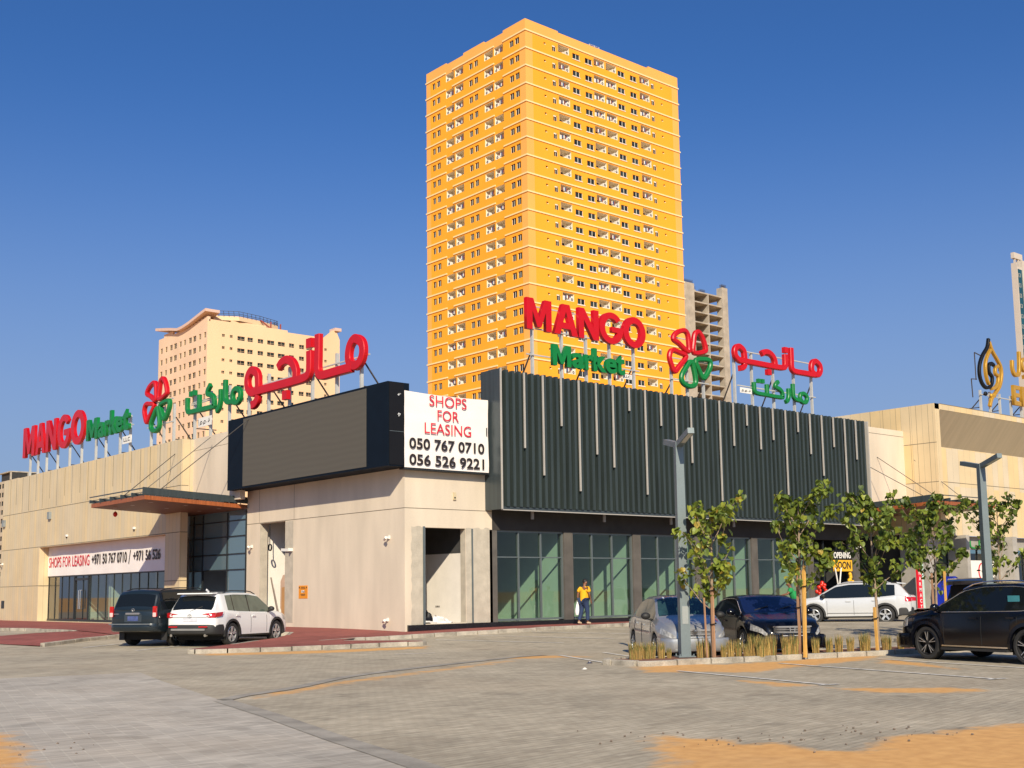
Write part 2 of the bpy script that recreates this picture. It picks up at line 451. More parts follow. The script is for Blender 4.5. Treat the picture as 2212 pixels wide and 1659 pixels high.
CONC = mat("kerb_concrete", (.34,.30,.24), .9, var=.38, vs=2.6, bump=.4, fine=.15)
CONC_D = mat("edging_concrete", (.31,.275,.225), .9, var=.25, vs=2, bump=.2)
REDP = paver_mat("red_pavers", 20, (.33,.095,.075), (.27,.075,.06), (.24,.10,.08), attr=False)
WHITE = mat("road_paint", (.66,.62,.55), .8, var=.3, vs=5, fine=.15)
def strip(mb, pts, w, z, m=0):
    """flat strip along a polyline following the ground"""
    P = [Vector((x, y, 0)) for x, y in pts]; rows = []
    for i, p in enumerate(P):
        d = (P[min(i+1, len(P)-1)]-P[max(i-1, 0)]).normalized(); s = Vector((-d.y, d.x, 0))*w/2
        rows.append([(p.x-s.x, p.y-s.y, zg(p.x-s.x, p.y-s.y)+z), (p.x+s.x, p.y+s.y, zg(p.x+s.x, p.y+s.y)+z)])
    mb.grid(rows, m)
def dens(pts, st=.6):
    out = []
    for a, b in zip(pts[:-1], pts[1:]):
        n = max(1, int(math.hypot(b[0]-a[0], b[1]-a[1])/st))
        out += [(a[0]+(b[0]-a[0])*i/n, a[1]+(b[1]-a[1])*i/n) for i in range(n)]
    return out + [pts[-1]]
mb = MB(); strip(mb, dens(EDGE[2:]), .30, .010); strip(mb, dens([(8.95,17.6)]+[tuple(p[:2]) for p in crom([(9.48,18.06),(11.01,18.91),(13.09,20.49),(15.64,21.66),(19.6,23.06),(20.81,23.19)], 3)]), .28, .010)
struct("paving_edge_strip", mb, CONC_D)
LINES = [((18.37,16.44),(17.33,12.13)),((21.55,16.34),(20.2,10.65)),((24.16,15.54),(23.0,11.0)),((26.9,15.0),(25.75,10.3)),((20.96,22.78),(19.4,19.53)),((22.57,22.8),(21.57,20.82)),((25.3,22.3),(23.9,19.4)),
 ((28.6,32.57),(30.04,28.4)),((26.1,32.5),(27.8,27.6)),((23.8,31.9),(25.4,27.4)),((31.2,32.5),(32.9,27.6)),((34.0,32.5),(35.6,27.6)),((36.8,32.5),(38.4,27.6)),((14.4,38.0),(18.7,40.3)),((14.92,35.17),(19.3,37.4)),((18.66,26.85),(19.75,26.49)),
 ((17.13,12.18),(17.55,12.06)),((20.0,10.7),(20.45,10.58)),((14.6,42.3),(19.0,44.5))]
for a, b in LINES:
    mb = MB(); strip(mb, dens([a, b]), .11, .012); struct("parking_line", mb, WHITE)

# ---------------------------------------------------------------- pavements, kerbs, planter islands
def paved(name, poly, h, m, kind=True):
    bm = bmesh.new(); bm.faces.new([bm.verts.new((x, y, 0)) for x, y in poly])
    for t in np.arange(33, 49, .8):
        bmesh.ops.bisect_plane(bm, geom=bm.verts[:]+bm.edges[:]+bm.faces[:], plane_co=Vector((.6494, .7604, 0))*float(t), plane_no=(.6494, .7604, 0))
    for v in bm.verts: v.co.z = zg(v.co.x, v.co.y) + (h(v.co.x, v.co.y) if callable(h) else h)
    me = bpy.data.meshes.new(name); bm.to_mesh(me); bm.free(); me.materials.append(m)
    o = bpy.data.objects.new(name, me); COL.objects.link(o); o["kind"] = "structure"; return o
def kerb(name, pts, h=.13, w=.16, blk=.95, m=CONC):
    mb = MB(); P = dens(pts, .05); acc = 0; i = 0
    def off(k):
        a = P[max(k-1, 0)]; b = P[min(k+1, len(P)-1)]; d = Vector((b[0]-a[0], b[1]-a[1], 0)).normalized(); return Vector((-d.y, d.x, 0))
    st = int(blk/.05)
    for k in range(0, len(P)-1, st):
        e = min(k+st, len(P)-1)
        if e-k < 3: continue
        rows = []
        dz = random.uniform(-.006, .006)
        for q in [k] + list(range(k+4, e-1, 4)) + [e]:
            s = off(q); x, y = P[q]
            if q == e: x, y = P[e-1][0]*.8+P[e][0]*.2, P[e-1][1]*.8+P[e][1]*.2
            z = zg(x, y)
            rows.append([(x-s.x*w/2, y-s.y*w/2, z-.05), (x-s.x*w/2, y-s.y*w/2, z+h-.02+dz), (x-s.x*(w/2-.025), y-s.y*(w/2-.025), z+h+dz), (x+s.x*(w/2-.01), y+s.y*(w/2-.01), z+h+dz), (x+s.x*w/2, y+s.y*w/2, z+h-.01+dz), (x+s.x*w/2, y+s.y*w/2, z-.05)])
        mb.grid(rows, 0, True); mb.face(rows[0]); mb.face(rows[-1][::-1])
    return struct(name, mb, m)
MAIN = [(80,33.0),(80,36.0),(24.9,36.0),(24.9,46.2),(26.0,46.4),(26.0,75.9),(14.5,75.9),(16.2,60),(17.2,55.2),(17.86,53.7),(17.8,48.5),(17.07,42.1),(18.6,43.0),(22.0,38.1),(20.9,36.6),(20.0,35.6),(18.8,34.9),(17.3,33.8),(16.2,33.1),(15.3,32.4),(16.3,31.75),(18.2,31.1),(20.4,30.6),(22.05,30.15),(22.2,30.6),(20.6,32.6),(21.7,33.4),(24.8,33.2),(28,33.0)]
paved("pavement", MAIN[::-1], .126, REDP)
paved("ramp_pavement", [(12.4,46.2),(12.6,43.8),(13.1,42.1),(13.66,39.67),(15.64,41.25),(17.0,42.1),(17.5,46.9)], lambda x, y: .02+.1*max(0, min(1, (x-13.2)/3)), REDP)
kerb("kerb", [(15.32,32.42),(15.45,32.25),(16.3,31.72),(18.2,31.1),(20.4,30.6),(22.08,30.12),(22.22,30.6),(20.7,32.6)][::-1])
kerb("kerb", [(20.2,33.25),(21.7,33.4),(24.8,33.2),(28,33.0),(80,33.0)])
kerb("kerb", [(13.7,39.7),(14.17,40.06),(15.64,41.3),(17.07,42.1),(18.6,43.0),(22.0,38.1),(20.9,36.55),(20.0,35.55),(18.8,34.85),(17.3,33.75),(16.2,33.1),(15.4,32.5)], h=.125)
kerb("kerb", [(17.75,47.5),(17.8,48.5),(17.86,53.7),(17.2,55.2),(16.2,60),(14.5,75.9)])
SOIL = mat("planter_soil", (.20,.085,.05), .95, var=.3, vs=8, bump=.8, bs=25)
def island(P, z=.1):
    q = [Vector((x, y, 0)) for x, y in P]
    paved("planter_soil", P, z, SOIL)
    kerb("kerb", P + [P[0]], h=.12)
island([(19.0,18.15),(19.15,17.96),(26.9,16.03),(29.4,15.41),(29.75,16.8),(19.42,19.38),(19.05,19.25)])
island([(31.4,18.4),(31.6,18.2),(46,14.7),(46.4,16.3),(31.9,19.8),(31.5,19.6)])
# ================================================================= shopping mall
PLAST = mat("cream_plaster", (.635,.535,.41), .85, var=.10, vs=1.1, bump=.15, bs=60, stretch=(1,1,.25), fine=.05)
PLAST2 = mat("interior_paint", (.80,.74,.66), .8, var=.04)
RAW = mat("raw_render", (.46,.405,.32), .95, var=.12, vs=3, bump=.4, bs=40)
NAVY = mat("navy_cladding", (.004,.0085,.016), .6, spec=.12, var=.1, fine=.1)
SLATE = mat("slate_cladding", (.055,.07,.075), .32, metal=.3, var=.15, vs=1.5, stretch=(4,4,.2))
FINM = mat("louvre_slate", (.042,.056,.054), .38, metal=.25, var=.28, vs=2.2, stretch=(3,3,.12), fine=.1)
FINB = mat("louvre_backing", (.02,.026,.03), .6, var=.15)
STRIPM = mat("light_tube", (.40,.37,.33), .5, var=.05)
DARKC = mat("dark_column", (.10,.088,.075), .7, var=.2, vs=2, bump=.15)
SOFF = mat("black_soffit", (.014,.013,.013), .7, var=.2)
FRAME = mat("grey_aluminium", (.17,.20,.20), .4, metal=.5, var=.05)
FRAMED = mat("dark_aluminium", (.03,.035,.038), .4, metal=.4, var=.05)
PLINTH = mat("black_granite", (.012,.012,.014), .25, var=.3, vs=10)
FLOOR = mat("shop_floor", (.35,.33,.30), .5, var=.1)
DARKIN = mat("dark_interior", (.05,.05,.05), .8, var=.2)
BLACKM = mat("black_metal", (.006,.006,.007), .5, spec=.3, var=.05)
JOINT = mat("joint_shadow_gap", (.16,.13,.09), .9, var=.05)
WIREM = mat("steel_cable", (.10,.09,.08), .5, metal=.5, var=.05)
GLZ = glass("shop_glass", (.50,.68,.59), refl=1.8)
GLZD = glass("entrance_glass", (.34,.42,.47), refl=1.6, ior=1.6, body=(.15,.235,.28), bfac=.7)

def panel_mat(name, w, ca, cb, cc, rows, line=.012):
    """clad panels: strips of slightly different beige, picked per strip and per row"""
    m = bpy.data.materials.new(name); m.use_nodes = True; nt = m.node_tree; N = nt.nodes; b = N["Principled BSDF"]
    b.inputs["Roughness"].default_value = .5
    g = N.new("ShaderNodeNewGeometry"); sp = N.new("ShaderNodeSeparateXYZ"); nlink(nt, g.outputs["Position"], sp.inputs[0])
    s = N.new("ShaderNodeMath"); s.operation = 'ADD'; nlink(nt, sp.outputs[0], s.inputs[0]); nlink(nt, sp.outputs[1], s.inputs[1])
    d = N.new("ShaderNodeMath"); d.operation = 'DIVIDE'; d.inputs[1].default_value = w; nlink(nt, s.outputs[0], d.inputs[0])
    fl = N.new("ShaderNodeMath"); fl.operation = 'FLOOR'; nlink(nt, d.outputs[0], fl.inputs[0])
    fr = N.new("ShaderNodeMath"); fr.operation = 'FRACT'; nlink(nt, d.outputs[0], fr.inputs[0])
    row = None
    for z in rows:
        t = N.new("ShaderNodeMath"); t.operation = 'GREATER_THAN'; t.inputs[1].default_value = z; nlink(nt, sp.outputs[2], t.inputs[0])
        if row is None: row = t
        else:
            a = N.new("ShaderNodeMath"); a.operation = 'ADD'; nlink(nt, row.outputs[0], a.inputs[0]); nlink(nt, t.outputs[0], a.inputs[1]); row = a
    cb_ = N.new("ShaderNodeCombineXYZ"); nlink(nt, fl.outputs[0], cb_.inputs[0]); nlink(nt, row.outputs[0], cb_.inputs[1])
    wn_ = N.new("ShaderNodeTexWhiteNoise"); wn_.noise_dimensions = '3D'; nlink(nt, cb_.outputs[0], wn_.inputs[0])
    r = N.new("ShaderNodeValToRGB"); r.color_ramp.interpolation = 'CONSTANT'
    e = r.color_ramp.elements; e[0].color = (*ca, 1); e[1].position = .4; e[1].color = (*cb, 1); k = e.new(.75); k.color = (*cc, 1)
    nlink(nt, wn_.outputs[0], r.inputs[0])
    ln = N.new("ShaderNodeMath"); ln.operation = 'LESS_THAN'; ln.inputs[1].default_value = line/w; nlink(nt, fr.outputs[0], ln.inputs[0])
    mx = N.new("ShaderNodeMix"); mx.data_type = 'RGBA'; nlink(nt, ln.outputs[0], mx.inputs[0]); nlink(nt, r.outputs[0], mx.inputs[6]); mx.inputs[7].default_value = (.30,.25,.17,1)
    no = N.new("ShaderNodeTexNoise"); no.inputs["Scale"].default_value = .8; no.inputs["Detail"].default_value = 5; nlink(nt, g.outputs["Position"], no.inputs["Vector"])
    mr = N.new("ShaderNodeMapRange"); mr.inputs[1].default_value = .3; mr.inputs[2].default_value = .7; mr.inputs[3].default_value = .93; mr.inputs[4].default_value = 1.05; nlink(nt, no.outputs[0], mr.inputs[0])
    vm = N.new("ShaderNodeVectorMath"); vm.operation = 'SCALE'; nlink(nt, mx.outputs[2], vm.inputs[0]); nlink(nt, mr.outputs[0], vm.inputs["Scale"])
    nlink(nt, vm.outputs[0], b.inputs["Base Color"]); MATS[name] = m; return m
zz = lambda z: 1.65+(z-1.65)*SCALE
PANEL = panel_mat("beige_panels_west", .37, (.635,.50,.30), (.61,.495,.32), (.665,.51,.285), [zz(2.46), zz(5.0), zz(7.46)])
PANEL2 = panel_mat("beige_panels_south", .62, (.66,.51,.30), (.63,.52,.36), (.70,.51,.26), [zz(7.9), zz(10.3)])
FL = lambda X: frame('L', X)
FR = lambda Y: frame('R', Y)
ZB = .1          # base of the mall in model units

# ---------------- corner block (cream plaster, louvred fascia)
cb = thing("corner_building", "cream plastered corner shop block with long dark louvred fascia", "building", SC((28.6,40.43,ZB)))
mb = MB()
wall(mb, FL(28.6), -54.1, -40.43, ZB-.3, 9.75, [(-52.75,-50.27,.34,5.15,.42)], 0, 1)
wall(mb, FR(40.43), 28.6, 33.3, ZB-.3, 9.75, [(29.66,31.8,.36,4.38,.35)], 0, 1)
mb.box(28.62,53.9,ZB-.3, 31,54.1,6.4); mb.box(28.62,53.9,6.4,40,54.1,9.75)
mb.face([(28.6,40.43,9.74),(62,40.43,9.74),(62,60,9.74),(28.6,60,9.74)])
mb.build("wall", [PLAST, RAW], cb, sc=True)
def ragged(u0, u1, v0, v1, left, right, seed):
    """patch of raw render with a chipped outline where plaster was hacked off"""
    rnd = random.Random(seed); M = FR(40.43); pts = []
    n = 22
    pts += [(u1 + (rnd.uniform(-.035,.03) if right else 0), v0+(v1-v0)*k/n) for k in range(n+1)]
    m_ = max(3, int((u1-u0)/.12)); pts += [(u1-(u1-u0)*k/m_, v1+rnd.uniform(-.04,.05)) for k in range(1, m_)]
    pts += [(u0 + (rnd.uniform(-.035,.03) if left else 0), v1-(v1-v0)*k/n) for k in range(n+1)]
    c = MB(); c.face([M @ Vector((p[0],p[1],.006)) for p in pts]); c.build("raw_render_patch", RAW, cb, sc=True)
ragged(28.94, 29.655, .34, 4.40, True, False, 1); ragged(31.82, 33.15, .34, 4.40, False, False, 2)
mb = MB()
fbox(mb, FR(40.43), 29.52, 29.62, .36, 4.42, .012, .05); mb.build("shutter_rail", FRAME, cb, sc=True)
mb = MB(); fbox(mb, FR(40.43), 32.12, 32.19, .36, 4.38, .012, .05); mb.build("shutter_rail", FRAME, cb, sc=True)
mb = MB(); fbox(mb, FL(28.6), -50.268, -49.5, .34, 5.12, -.02, .008); mb.build("raw_render_patch", RAW, cb, sc=True)
mb = MB()      # joints in the plaster
fbox(mb, FL(28.6), -54.1, -40.43, 5.16, 5.19, 0, .003); fbox(mb, FR(40.43), 28.6, 33.3, 5.16, 5.19, 0, .003)
for u in (-52.84, -49.46): fbox(mb, FL(28.6), u-.012, u+.012, 5.19, 6.9, 0, .003)
mb.build("plaster_joint", JOINT, cb, sc=True)
mb = MB(); fbox(mb, FR(40.43), 28.72, 61.5, ZB-.3, .33, -.3, .10); fbox(mb, FL(28.6), -52.7, -49.55, ZB-.3, .335, -.4, -.02)
mb.build("plinth", PLINTH, cb, sc=True)
# rooms behind the doors and shop windows
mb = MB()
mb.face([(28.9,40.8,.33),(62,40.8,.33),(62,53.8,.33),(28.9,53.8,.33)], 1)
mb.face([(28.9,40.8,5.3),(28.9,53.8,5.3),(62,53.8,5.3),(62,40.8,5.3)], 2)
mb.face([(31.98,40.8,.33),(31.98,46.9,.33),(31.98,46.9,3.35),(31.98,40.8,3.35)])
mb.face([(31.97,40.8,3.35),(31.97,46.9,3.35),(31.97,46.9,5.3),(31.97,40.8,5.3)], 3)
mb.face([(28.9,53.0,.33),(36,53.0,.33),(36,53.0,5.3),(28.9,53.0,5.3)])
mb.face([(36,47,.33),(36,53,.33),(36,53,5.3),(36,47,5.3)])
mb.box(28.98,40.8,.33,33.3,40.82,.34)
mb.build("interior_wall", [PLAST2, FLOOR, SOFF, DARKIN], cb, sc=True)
for k in range(3):
    mb = MB(); mb.box(31.96, 42.55+k*.11, 1.0, 31.978, 42.60+k*.11, 1.07); mb.build("socket", BLACKM, cb, sc=True)
BAYS = [(33.58,37.62),(38.18,42.22),(42.76,46.8),(47.34,51.4),(51.92,56.5)]
for a, b in BAYS:
    w = MB(); Y = 40.62
    for u0, u1, v0, v1 in ((a,b,.37,.45),(a,b,4.28,4.36),(a,a+.07,.45,4.28),(b-.07,b,.45,4.28)): fbox(w, FR(Y), u0, u1, v0, v1, -.06, .1)
    for t in (1/3, 2/3):
        u = a+(b-a)*t; fbox(w, FR(Y), u-.035, u+.035, .45, 4.28, -.06, .08)
    fbox(w, FR(Y), a+.07, b-.07, 3.15, 3.2, -.05, .05)
    wo = w.build("window", FRAME, cb, sc=True)
    p = MB(); p.face([(a,Y,.4),(b,Y,.4),(b,Y,4.3),(a,Y,4.3)]); p.build("pane", GLZ, wo, sc=True)
    q = MB()      # party wall at the far end of each bay, fitted back wall
    q.box(b+.08, 40.75, .33, b+.28, 47.4, 4.9); q.face([(a-.3,47.4,.33),(b+.3,47.4,.33),(b+.3,47.4,4.9),(a-.3,47.4,4.9)])
    q.build("partition", PLAST2, cb, sc=True)
for x0, x1 in ((33.15,33.58),(37.62,38.18),(42.22,42.76),(46.8,47.34),(51.4,51.92),(56.5,56.95),(60.8,61.5)):
    c = MB(); fbox(c, FR(40.43), x0, x1, .33, 4.36, -.45, 0); c.build("column", DARKC, cb, sc=True)
mb = MB(); fbox(mb, FR(40.43), 33.3, 61.5, 4.36, 5.25, -.5, .02)
mb.build("beam", mat("shade_toned_render", (.035,.03,.026), .8, var=.2), cb, sc=True)  # beam colour darkened to carry the shade under the fascia
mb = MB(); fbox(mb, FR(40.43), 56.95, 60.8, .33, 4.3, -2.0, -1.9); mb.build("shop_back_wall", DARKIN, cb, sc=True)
mb = MB()
for u in (56.98, 58.2, 59.5, 60.7): fbox(mb, FR(40.7), u, u+.06, .33, 4.3, -.03, .06)
fbox(mb, FR(40.7), 56.95, 60.8, 3.0, 3.08, -.03, .05)
mb.build("shopfront_frame", FRAMED, cb, sc=True)
# louvred fascia
mb = MB()
fbox(mb, FR(39.55), 32.95, 61.4, 5.22, 11.32, -1.1, 0, 2)
fbox(mb, FR(39.38), 32.95, 61.4, 5.2, 5.32, -.16, 0, 0)
mb.face([(32.93,39.3,5.2),(32.93,40.65,5.2),(32.93,40.65,11.4),(32.93,39.3,11.4)], 0)
mb.box(32.94,39.34,5.2,33.05,39.4,11.42,0); mb.box(61.36,39.34,5.2,61.45,40.6,11.38,1)
mb.build("fascia", [SLATE, STRIPM, FINB], cb, sc=True)
mb = MB(); NF = 75
for i in range(NF):
    x = 33.25 + i*(61.2-33.25)/NF
    zt_ = 11.36 + random.uniform(-.012,.012)
    mb.box(x, 39.3, 5.33, x+.155, 39.54, zt_, 0); mb.box(x+.157, 39.33+random.uniform(0,.03), 5.33, x+.185, 39.52, zt_-.12, 1)
mb.build("louvre_fins", [FINM, mat("louvre_edge", (.105,.125,.12), .35, metal=.2, var=.3, vs=1.2, stretch=(3,3,.2))], cb, sc=True)
mb = MB(); mb.box(32.99,39.33,5.16,61.4,39.42,5.2); mb.build("edge_trim", STRIPM, cb, sc=True)
mb = MB(); fbox(mb, FR(39.2), 32.925, 32.985, 5.2, 11.4, -.12, -.06); mb.build("edge_trim", STRIPM, cb, sc=True)
FRAC = [.56,.75,.37,.85,.56,.65,.19,.845,.28,.5,.56,.28,.86,.38,.19,.385,.29,.77,.19,.38,.57,.29,.765,.385]
for i, f in enumerate(FRAC):
    x = 33.25 + (3*(i+1)-.0)*(61.2-33.25)/NF - .11
    c = MB(); c.box(x, 39.235, 11.36-6.1*f, x+.07, 39.3, 11.33); c.build("light_strip", STRIPM, cb, sc=True)
for x in (35.35, 39.9, 44.6, 49.5):
    c = MB(); c.tube([SC((x,40.05,5.21)), SC((x,40.05,4.86))], .065, 10); c.build("soffit_lamp", mat("lamp_can", (.35,.33,.31), .4), cb)
# ---------------- things on the corner block
def led_mat():
    m = bpy.data.materials.new("led_tiles"); m.use_nodes = True; nt = m.node_tree; N = nt.nodes; b = N["Principled BSDF"]
    b.inputs["Roughness"].default_value = .75
    g = N.new("ShaderNodeNewGeometry"); sp = N.new("ShaderNodeSeparateXYZ"); nlink(nt, g.outputs["Position"], sp.inputs[0])
    w = N.new("ShaderNodeMath"); w.operation = 'SINE'; mu = N.new("ShaderNodeMath"); mu.operation = 'MULTIPLY'; mu.inputs[1].default_value = 26
    no = N.new("ShaderNodeTexNoise"); no.inputs["Scale"].default_value = .5; nlink(nt, g.outputs["Position"], no.inputs["Vector"])
    ad = N.new("ShaderNodeMath"); ad.operation = 'MULTIPLY_ADD'; ad.inputs[1].default_value = .3; nlink(nt, no.outputs[0], ad.inputs[0]); nlink(nt, sp.outputs[2], ad.inputs[2])
    nlink(nt, ad.outputs[0], mu.inputs[0]); nlink(nt, mu.outputs[0], w.inputs[0])
    mr = N.new("ShaderNodeMapRange"); mr.inputs[1].default_value = -1; mr.inputs[3].default_value = .97; mr.inputs[4].default_value = 1.04; nlink(nt, w.outputs[0], mr.inputs[0])
    vm = N.new("ShaderNodeVectorMath"); vm.operation = 'SCALE'; vm.inputs[0].default_value = (.088,.078,.062); nlink(nt, mr.outputs[0], vm.inputs["Scale"])
    nlink(nt, vm.outputs[0], b.inputs["Base Color"]); return m
led = thing("led_screen", "large blank grey LED screen in dark navy casing on corner of block", "screen", SC((28.1,47,6.85)))
mb = MB()
mb.box(27.5,40.05,6.84,28.58,54.14,10.36)
mb.build("casing", NAVY, led, sc=True)
mb = MB(); mb.box(27.484,41.64,6.93,27.51,52.53,10.26); mb.build("screen", led_mat(), led, sc=True)
mb = MB(); mb.box(27.56,40.025,6.9,28.29,40.05,10.33)
mb.build("end_panel", BLACKM, led, sc=True)
for z in (9.85, 9.0):
    c = MB()
    for k in range(14):
        a = random.random()*6.28; q = random.random()*.07
        c.box(28.05+q*math.cos(a)-.014, 40.0, z+q*math.sin(a)-.014, 28.05+q*math.cos(a)+.014, 40.022, z+q*math.sin(a)+.012)
    c.build("cable_gland", mat("bright_bits", (.8,.8,.8), .5, var=0, fine=0), led, sc=True)
mb = MB(); mb.box(27.57,40.015,8.28,28.28,40.022,8.3); mb.build("panel_joint", FRAME, led, sc=True)

VIN = mat("banner_vinyl", (.84,.77,.71), .55, var=.03, vs=1.2)
REDT = mat("red_lettering", (.62,.012,.035), .5, var=.05)
BLKT = mat("black_lettering", (.02,.014,.012), .5, var=.05)
ban = thing("leasing_banner", "white vinyl banner with red SHOPS FOR LEASING and two phone numbers beside LED screen", "banner", SC((30.5,40.1,6.8)))
Yb = 39.98; M = FR(Yb)
mb = MB(); NU, NV = 28, 20; rows = []
def sag(u, v):
    return .012*math.sin(u*9+v*2)*(.3+abs(v-.5)) + .02*math.sin((u+v)*7)*u*u + .006*math.sin(v*23+u*5)
for j in range(NV+1):
    rows.append([M @ Vector((28.3+4.5*i/NU, 6.82+(3.22+.05*math.sin(i/NU*3.1)*(-1 if j == NV else 0))*j/NV, sag(i/NU, j/NV)-.03)) for i in range(NU+1)])
mb.grid(rows)
mb.build("sheet", VIN, ban, sc=True, smooth=True)
mb = MB(); mb.box(28.32,40.03,6.75,32.86,40.41,6.81); mb.box(32.7,40.03,6.8,32.76,40.41,10.0); mb.box(28.62,40.03,9.9,32.8,40.1,10.0); mb.build("backing_frame", FRAMED, ban, sc=True)
d = 4.5/(1580-65.)      # S5 crop px -> metres along the banner
def bx(x): return 28.3 + (x-65)*d
rowz = {1: (9.32,9.90), 2: (8.69,9.26), 3: (7.98,8.59), 4: (7.50,8.06-.02), 5: (6.93,7.48)}
for t, x0, x1, z0, z1, mm, off in (("SHOPS",485,1160,9.50,9.96,REDT,.0),("FOR",628,1015,8.90,9.35,REDT,.0),("LEASING",400,1240,8.31,8.77,REDT,.0),("050 767 0710",133,1485,7.61,8.08,BLKT,.022),("056 526 9221",133,1480,6.93,7.40,BLKT,.022)):
    text("lettering", t, bx(x0), bx(x1), z0, z1, M, mm, ban, sc=True, depth=.003, out=.04, offset=off)

# small wall things
def wall_cam(side, plane, u, z, label):
    t = thing("security_camera", label, "security camera", SC(frame(side, plane) @ Vector((u, z, 0))), group="cameras on the shop walls")
    M = frame(side, plane)
    c = MB(); fbox(c, M, u-.07, u+.07, z-.07, z+.07, 0, .07); c.bar(M @ Vector((u,z,.05)), M @ Vector((u+.02,z-.05,.2)), .05, .05)
    c.build("bracket", CAMW, t, sc=True)
    c = MB(); a = M @ Vector((u-.16,z-.10,.14)); b = M @ Vector((u+.18,z-.02,.3)); c.tube([a, b], .052, 10); c.build("body", CAMW, t, sc=True)
CAMW = mat("camera_white", (.75,.72,.66), .45, var=.03)
wall_cam('L', 28.6, -53.55, 4.05, "white bullet camera on plaster between entrance glass and side doorway")
wall_cam('L', 28.6, -41.55, 3.99, "white bullet camera high on plaster near the building corner")
wall_cam('L', 28.6, -41.65, .55, "white bullet camera low on plaster near the pavement")
wall_cam('L', 27.2, -87.35, 4.06, "white camera at far end of beige panel wing")
wall_cam('R', 40.43, 61.1, 4.0, "pair of white cameras on last dark column before dark entrance")
def dome(u, z, label):
    t = thing("dome_camera", label, "security camera", SC((27.2,-u,z)), group="dome cameras above the left shopfront")
    c = MB(); M = FL(27.2); fbox(c, M, u-.07, u+.07, z, z+.13, 0, .12); c.build("housing", CAMW, t, sc=True)
    c = MB(); c.ellipsoid(M @ Vector((u,z-.01,.07)), (.055,.055,.07)); c.build("lens", BLACKM, t, sc=True, smooth=True)
dome(-64.63, 5.42, "white dome camera above right half of left shopfront"); dome(-75.02, 5.46, "white dome camera above left half of left shopfront")
def wlight(u, z, label):
    t = thing("wall_light", label, "wall light", SC((27.2,-u,z)), group="box lights on the beige panel wing")
    c = MB(); M = FL(27.2); fbox(c, M, u-.2, u+.2, z-.22, z+.25, 0, .16); c.build("body", mat("light_grey_metal", (.22,.24,.24), .5), t, sc=True)
wlight(-87.3, 6.9, "grey box wall light at far left end of panel wing"); wlight(-78.2, 6.95, "grey box wall light above left end of shopfront banner")
t = thing("vent_grille", "dark rectangular vent grille low on far left of panel wing", "vent", SC((27.2,87,1.2)))
c = MB(); fbox(c, FL(27.2), -87.3, -86.75, .98, 1.5, 0, .04); c.build("frame", FRAMED, t, sc=True)
t = thing("notice", "orange safety notice with black print on plaster right of side doorway", "sign", SC((28.6,48.5,1.5)))
c = MB(); fbox(c, FL(28.6), -48.96, -48.16, 1.46, 2.06, 0, .012); c.build("board", mat("orange_board", (.75,.27,.015), .5, var=.04), t, sc=True)
c = MB()
for k, (u0, u1, v0, v1) in enumerate([(-48.75,-48.38,1.965,1.995),(-48.78,-48.35,1.90,1.925),(-48.78,-48.36,1.66,1.672),(-48.78,-48.36,1.635,1.647),(-48.78,-48.36,1.61,1.622),(-48.72,-48.42,1.585,1.597),(-48.93,-48.85,1.93,2.0),(-48.29,-48.22,1.93,2.0),(-48.73,-48.7,1.74,1.82),(-48.42,-48.39,1.74,1.82),(-48.62,-48.58,1.74,1.83),(-48.55,-48.47,1.74,1.79)]): fbox(c, FL(28.6), u0, u1, v0, v1, .012, .015)
c.build("print", BLKT, t, sc=True)
c = MB(); fbox(c, FL(28.6), -48.70, -48.45, 1.73, 1.84, .0122, .0135); c.build("pictogram_panel", CAMW, t, sc=True)
t = thing("junction_box", "small beige box on plaster below leasing banner", "box", SC((31.2,40.4,5.75)))
c = MB(); fbox(c, FR(40.43), 31.13, 31.27, 5.6, 5.92, 0, .07); c.build("box", mat("beige_box", (.55,.45,.28), .6), t, sc=True)
c = MB(); fbox(c, FR(40.43), 31.16, 31.24, 5.66, 5.72, .07, .08); c.build("cover", FRAMED, t, sc=True)
# side doorway: cables, bracket, boards
t = thing("hanging_cable", "coil of black cable hanging from head of side doorway", "cable", SC((28.7,52.2,4)))
c = MB(); c.tube([SC(p) for p in ((28.72,52.0,5.1),(28.74,52.02,4.5),(28.72,51.98,4.1))], .02, 6)
for k in range(4): c.tube([SC((28.72+.02*k, 52.0+.14*math.cos(a*math.pi/8), 3.95+.16*math.sin(a*math.pi/8))) for a in range(17)], .013, 5)
c.build("coil", BLACKM, t)
t = thing("wall_cable", "thin black cable with oval loop hanging on raw doorway jamb", "cable", SC((28.8,49.55,2.2)))
c = MB(); c.tube([SC(p) for p in ((28.75,49.95,4.7),(28.76,49.95,3.6),(28.78,49.95,2.5))], .018, 6)
for k in range(3): c.tube([SC((28.8+.1*math.cos(a*math.pi/8), 49.97+.01*k, 2.2+.26*math.sin(a*math.pi/8))) for a in range(17)], .012, 5)
c.build("loop", BLACKM, t)
t = thing("bracket_arm", "pale metal bar sticking out across side doorway jamb", "bracket", SC((28.7,49.6,3.75)))
c = MB(); c.bar((28.35,49.56,3.76),(28.95,49.56,3.74),.06,.14); c.bar((28.55,49.56,3.74),(28.55,50.5,3.78),.09,.13); c.build("bar", CAMW, t, sc=True)
BRD = mat("brown_board", (.42,.22,.08), .8, var=.1); BRD2 = mat("pink_board", (.5,.34,.24), .8, var=.08); TIM = mat("grey_timber", (.25,.2,.15), .8)
def board(nm, lab, poly, m, th=.03, x=0.0, lean=.05):
    t = thing(nm, lab, "board", SC((28.95+x,50.6,.34)))
    c = MB(); a = [(28.95+x+lean*(z-.34), y, z) for y, z in poly]; b = [(p[0]+th, p[1], p[2]) for p in a]
    c.face(a); c.face(b[::-1])
    for i in range(len(a)):
        j = (i+1) % len(a); c.face([a[i], b[i], b[j], a[j]])
    c.build("panel", m, t, sc=True)
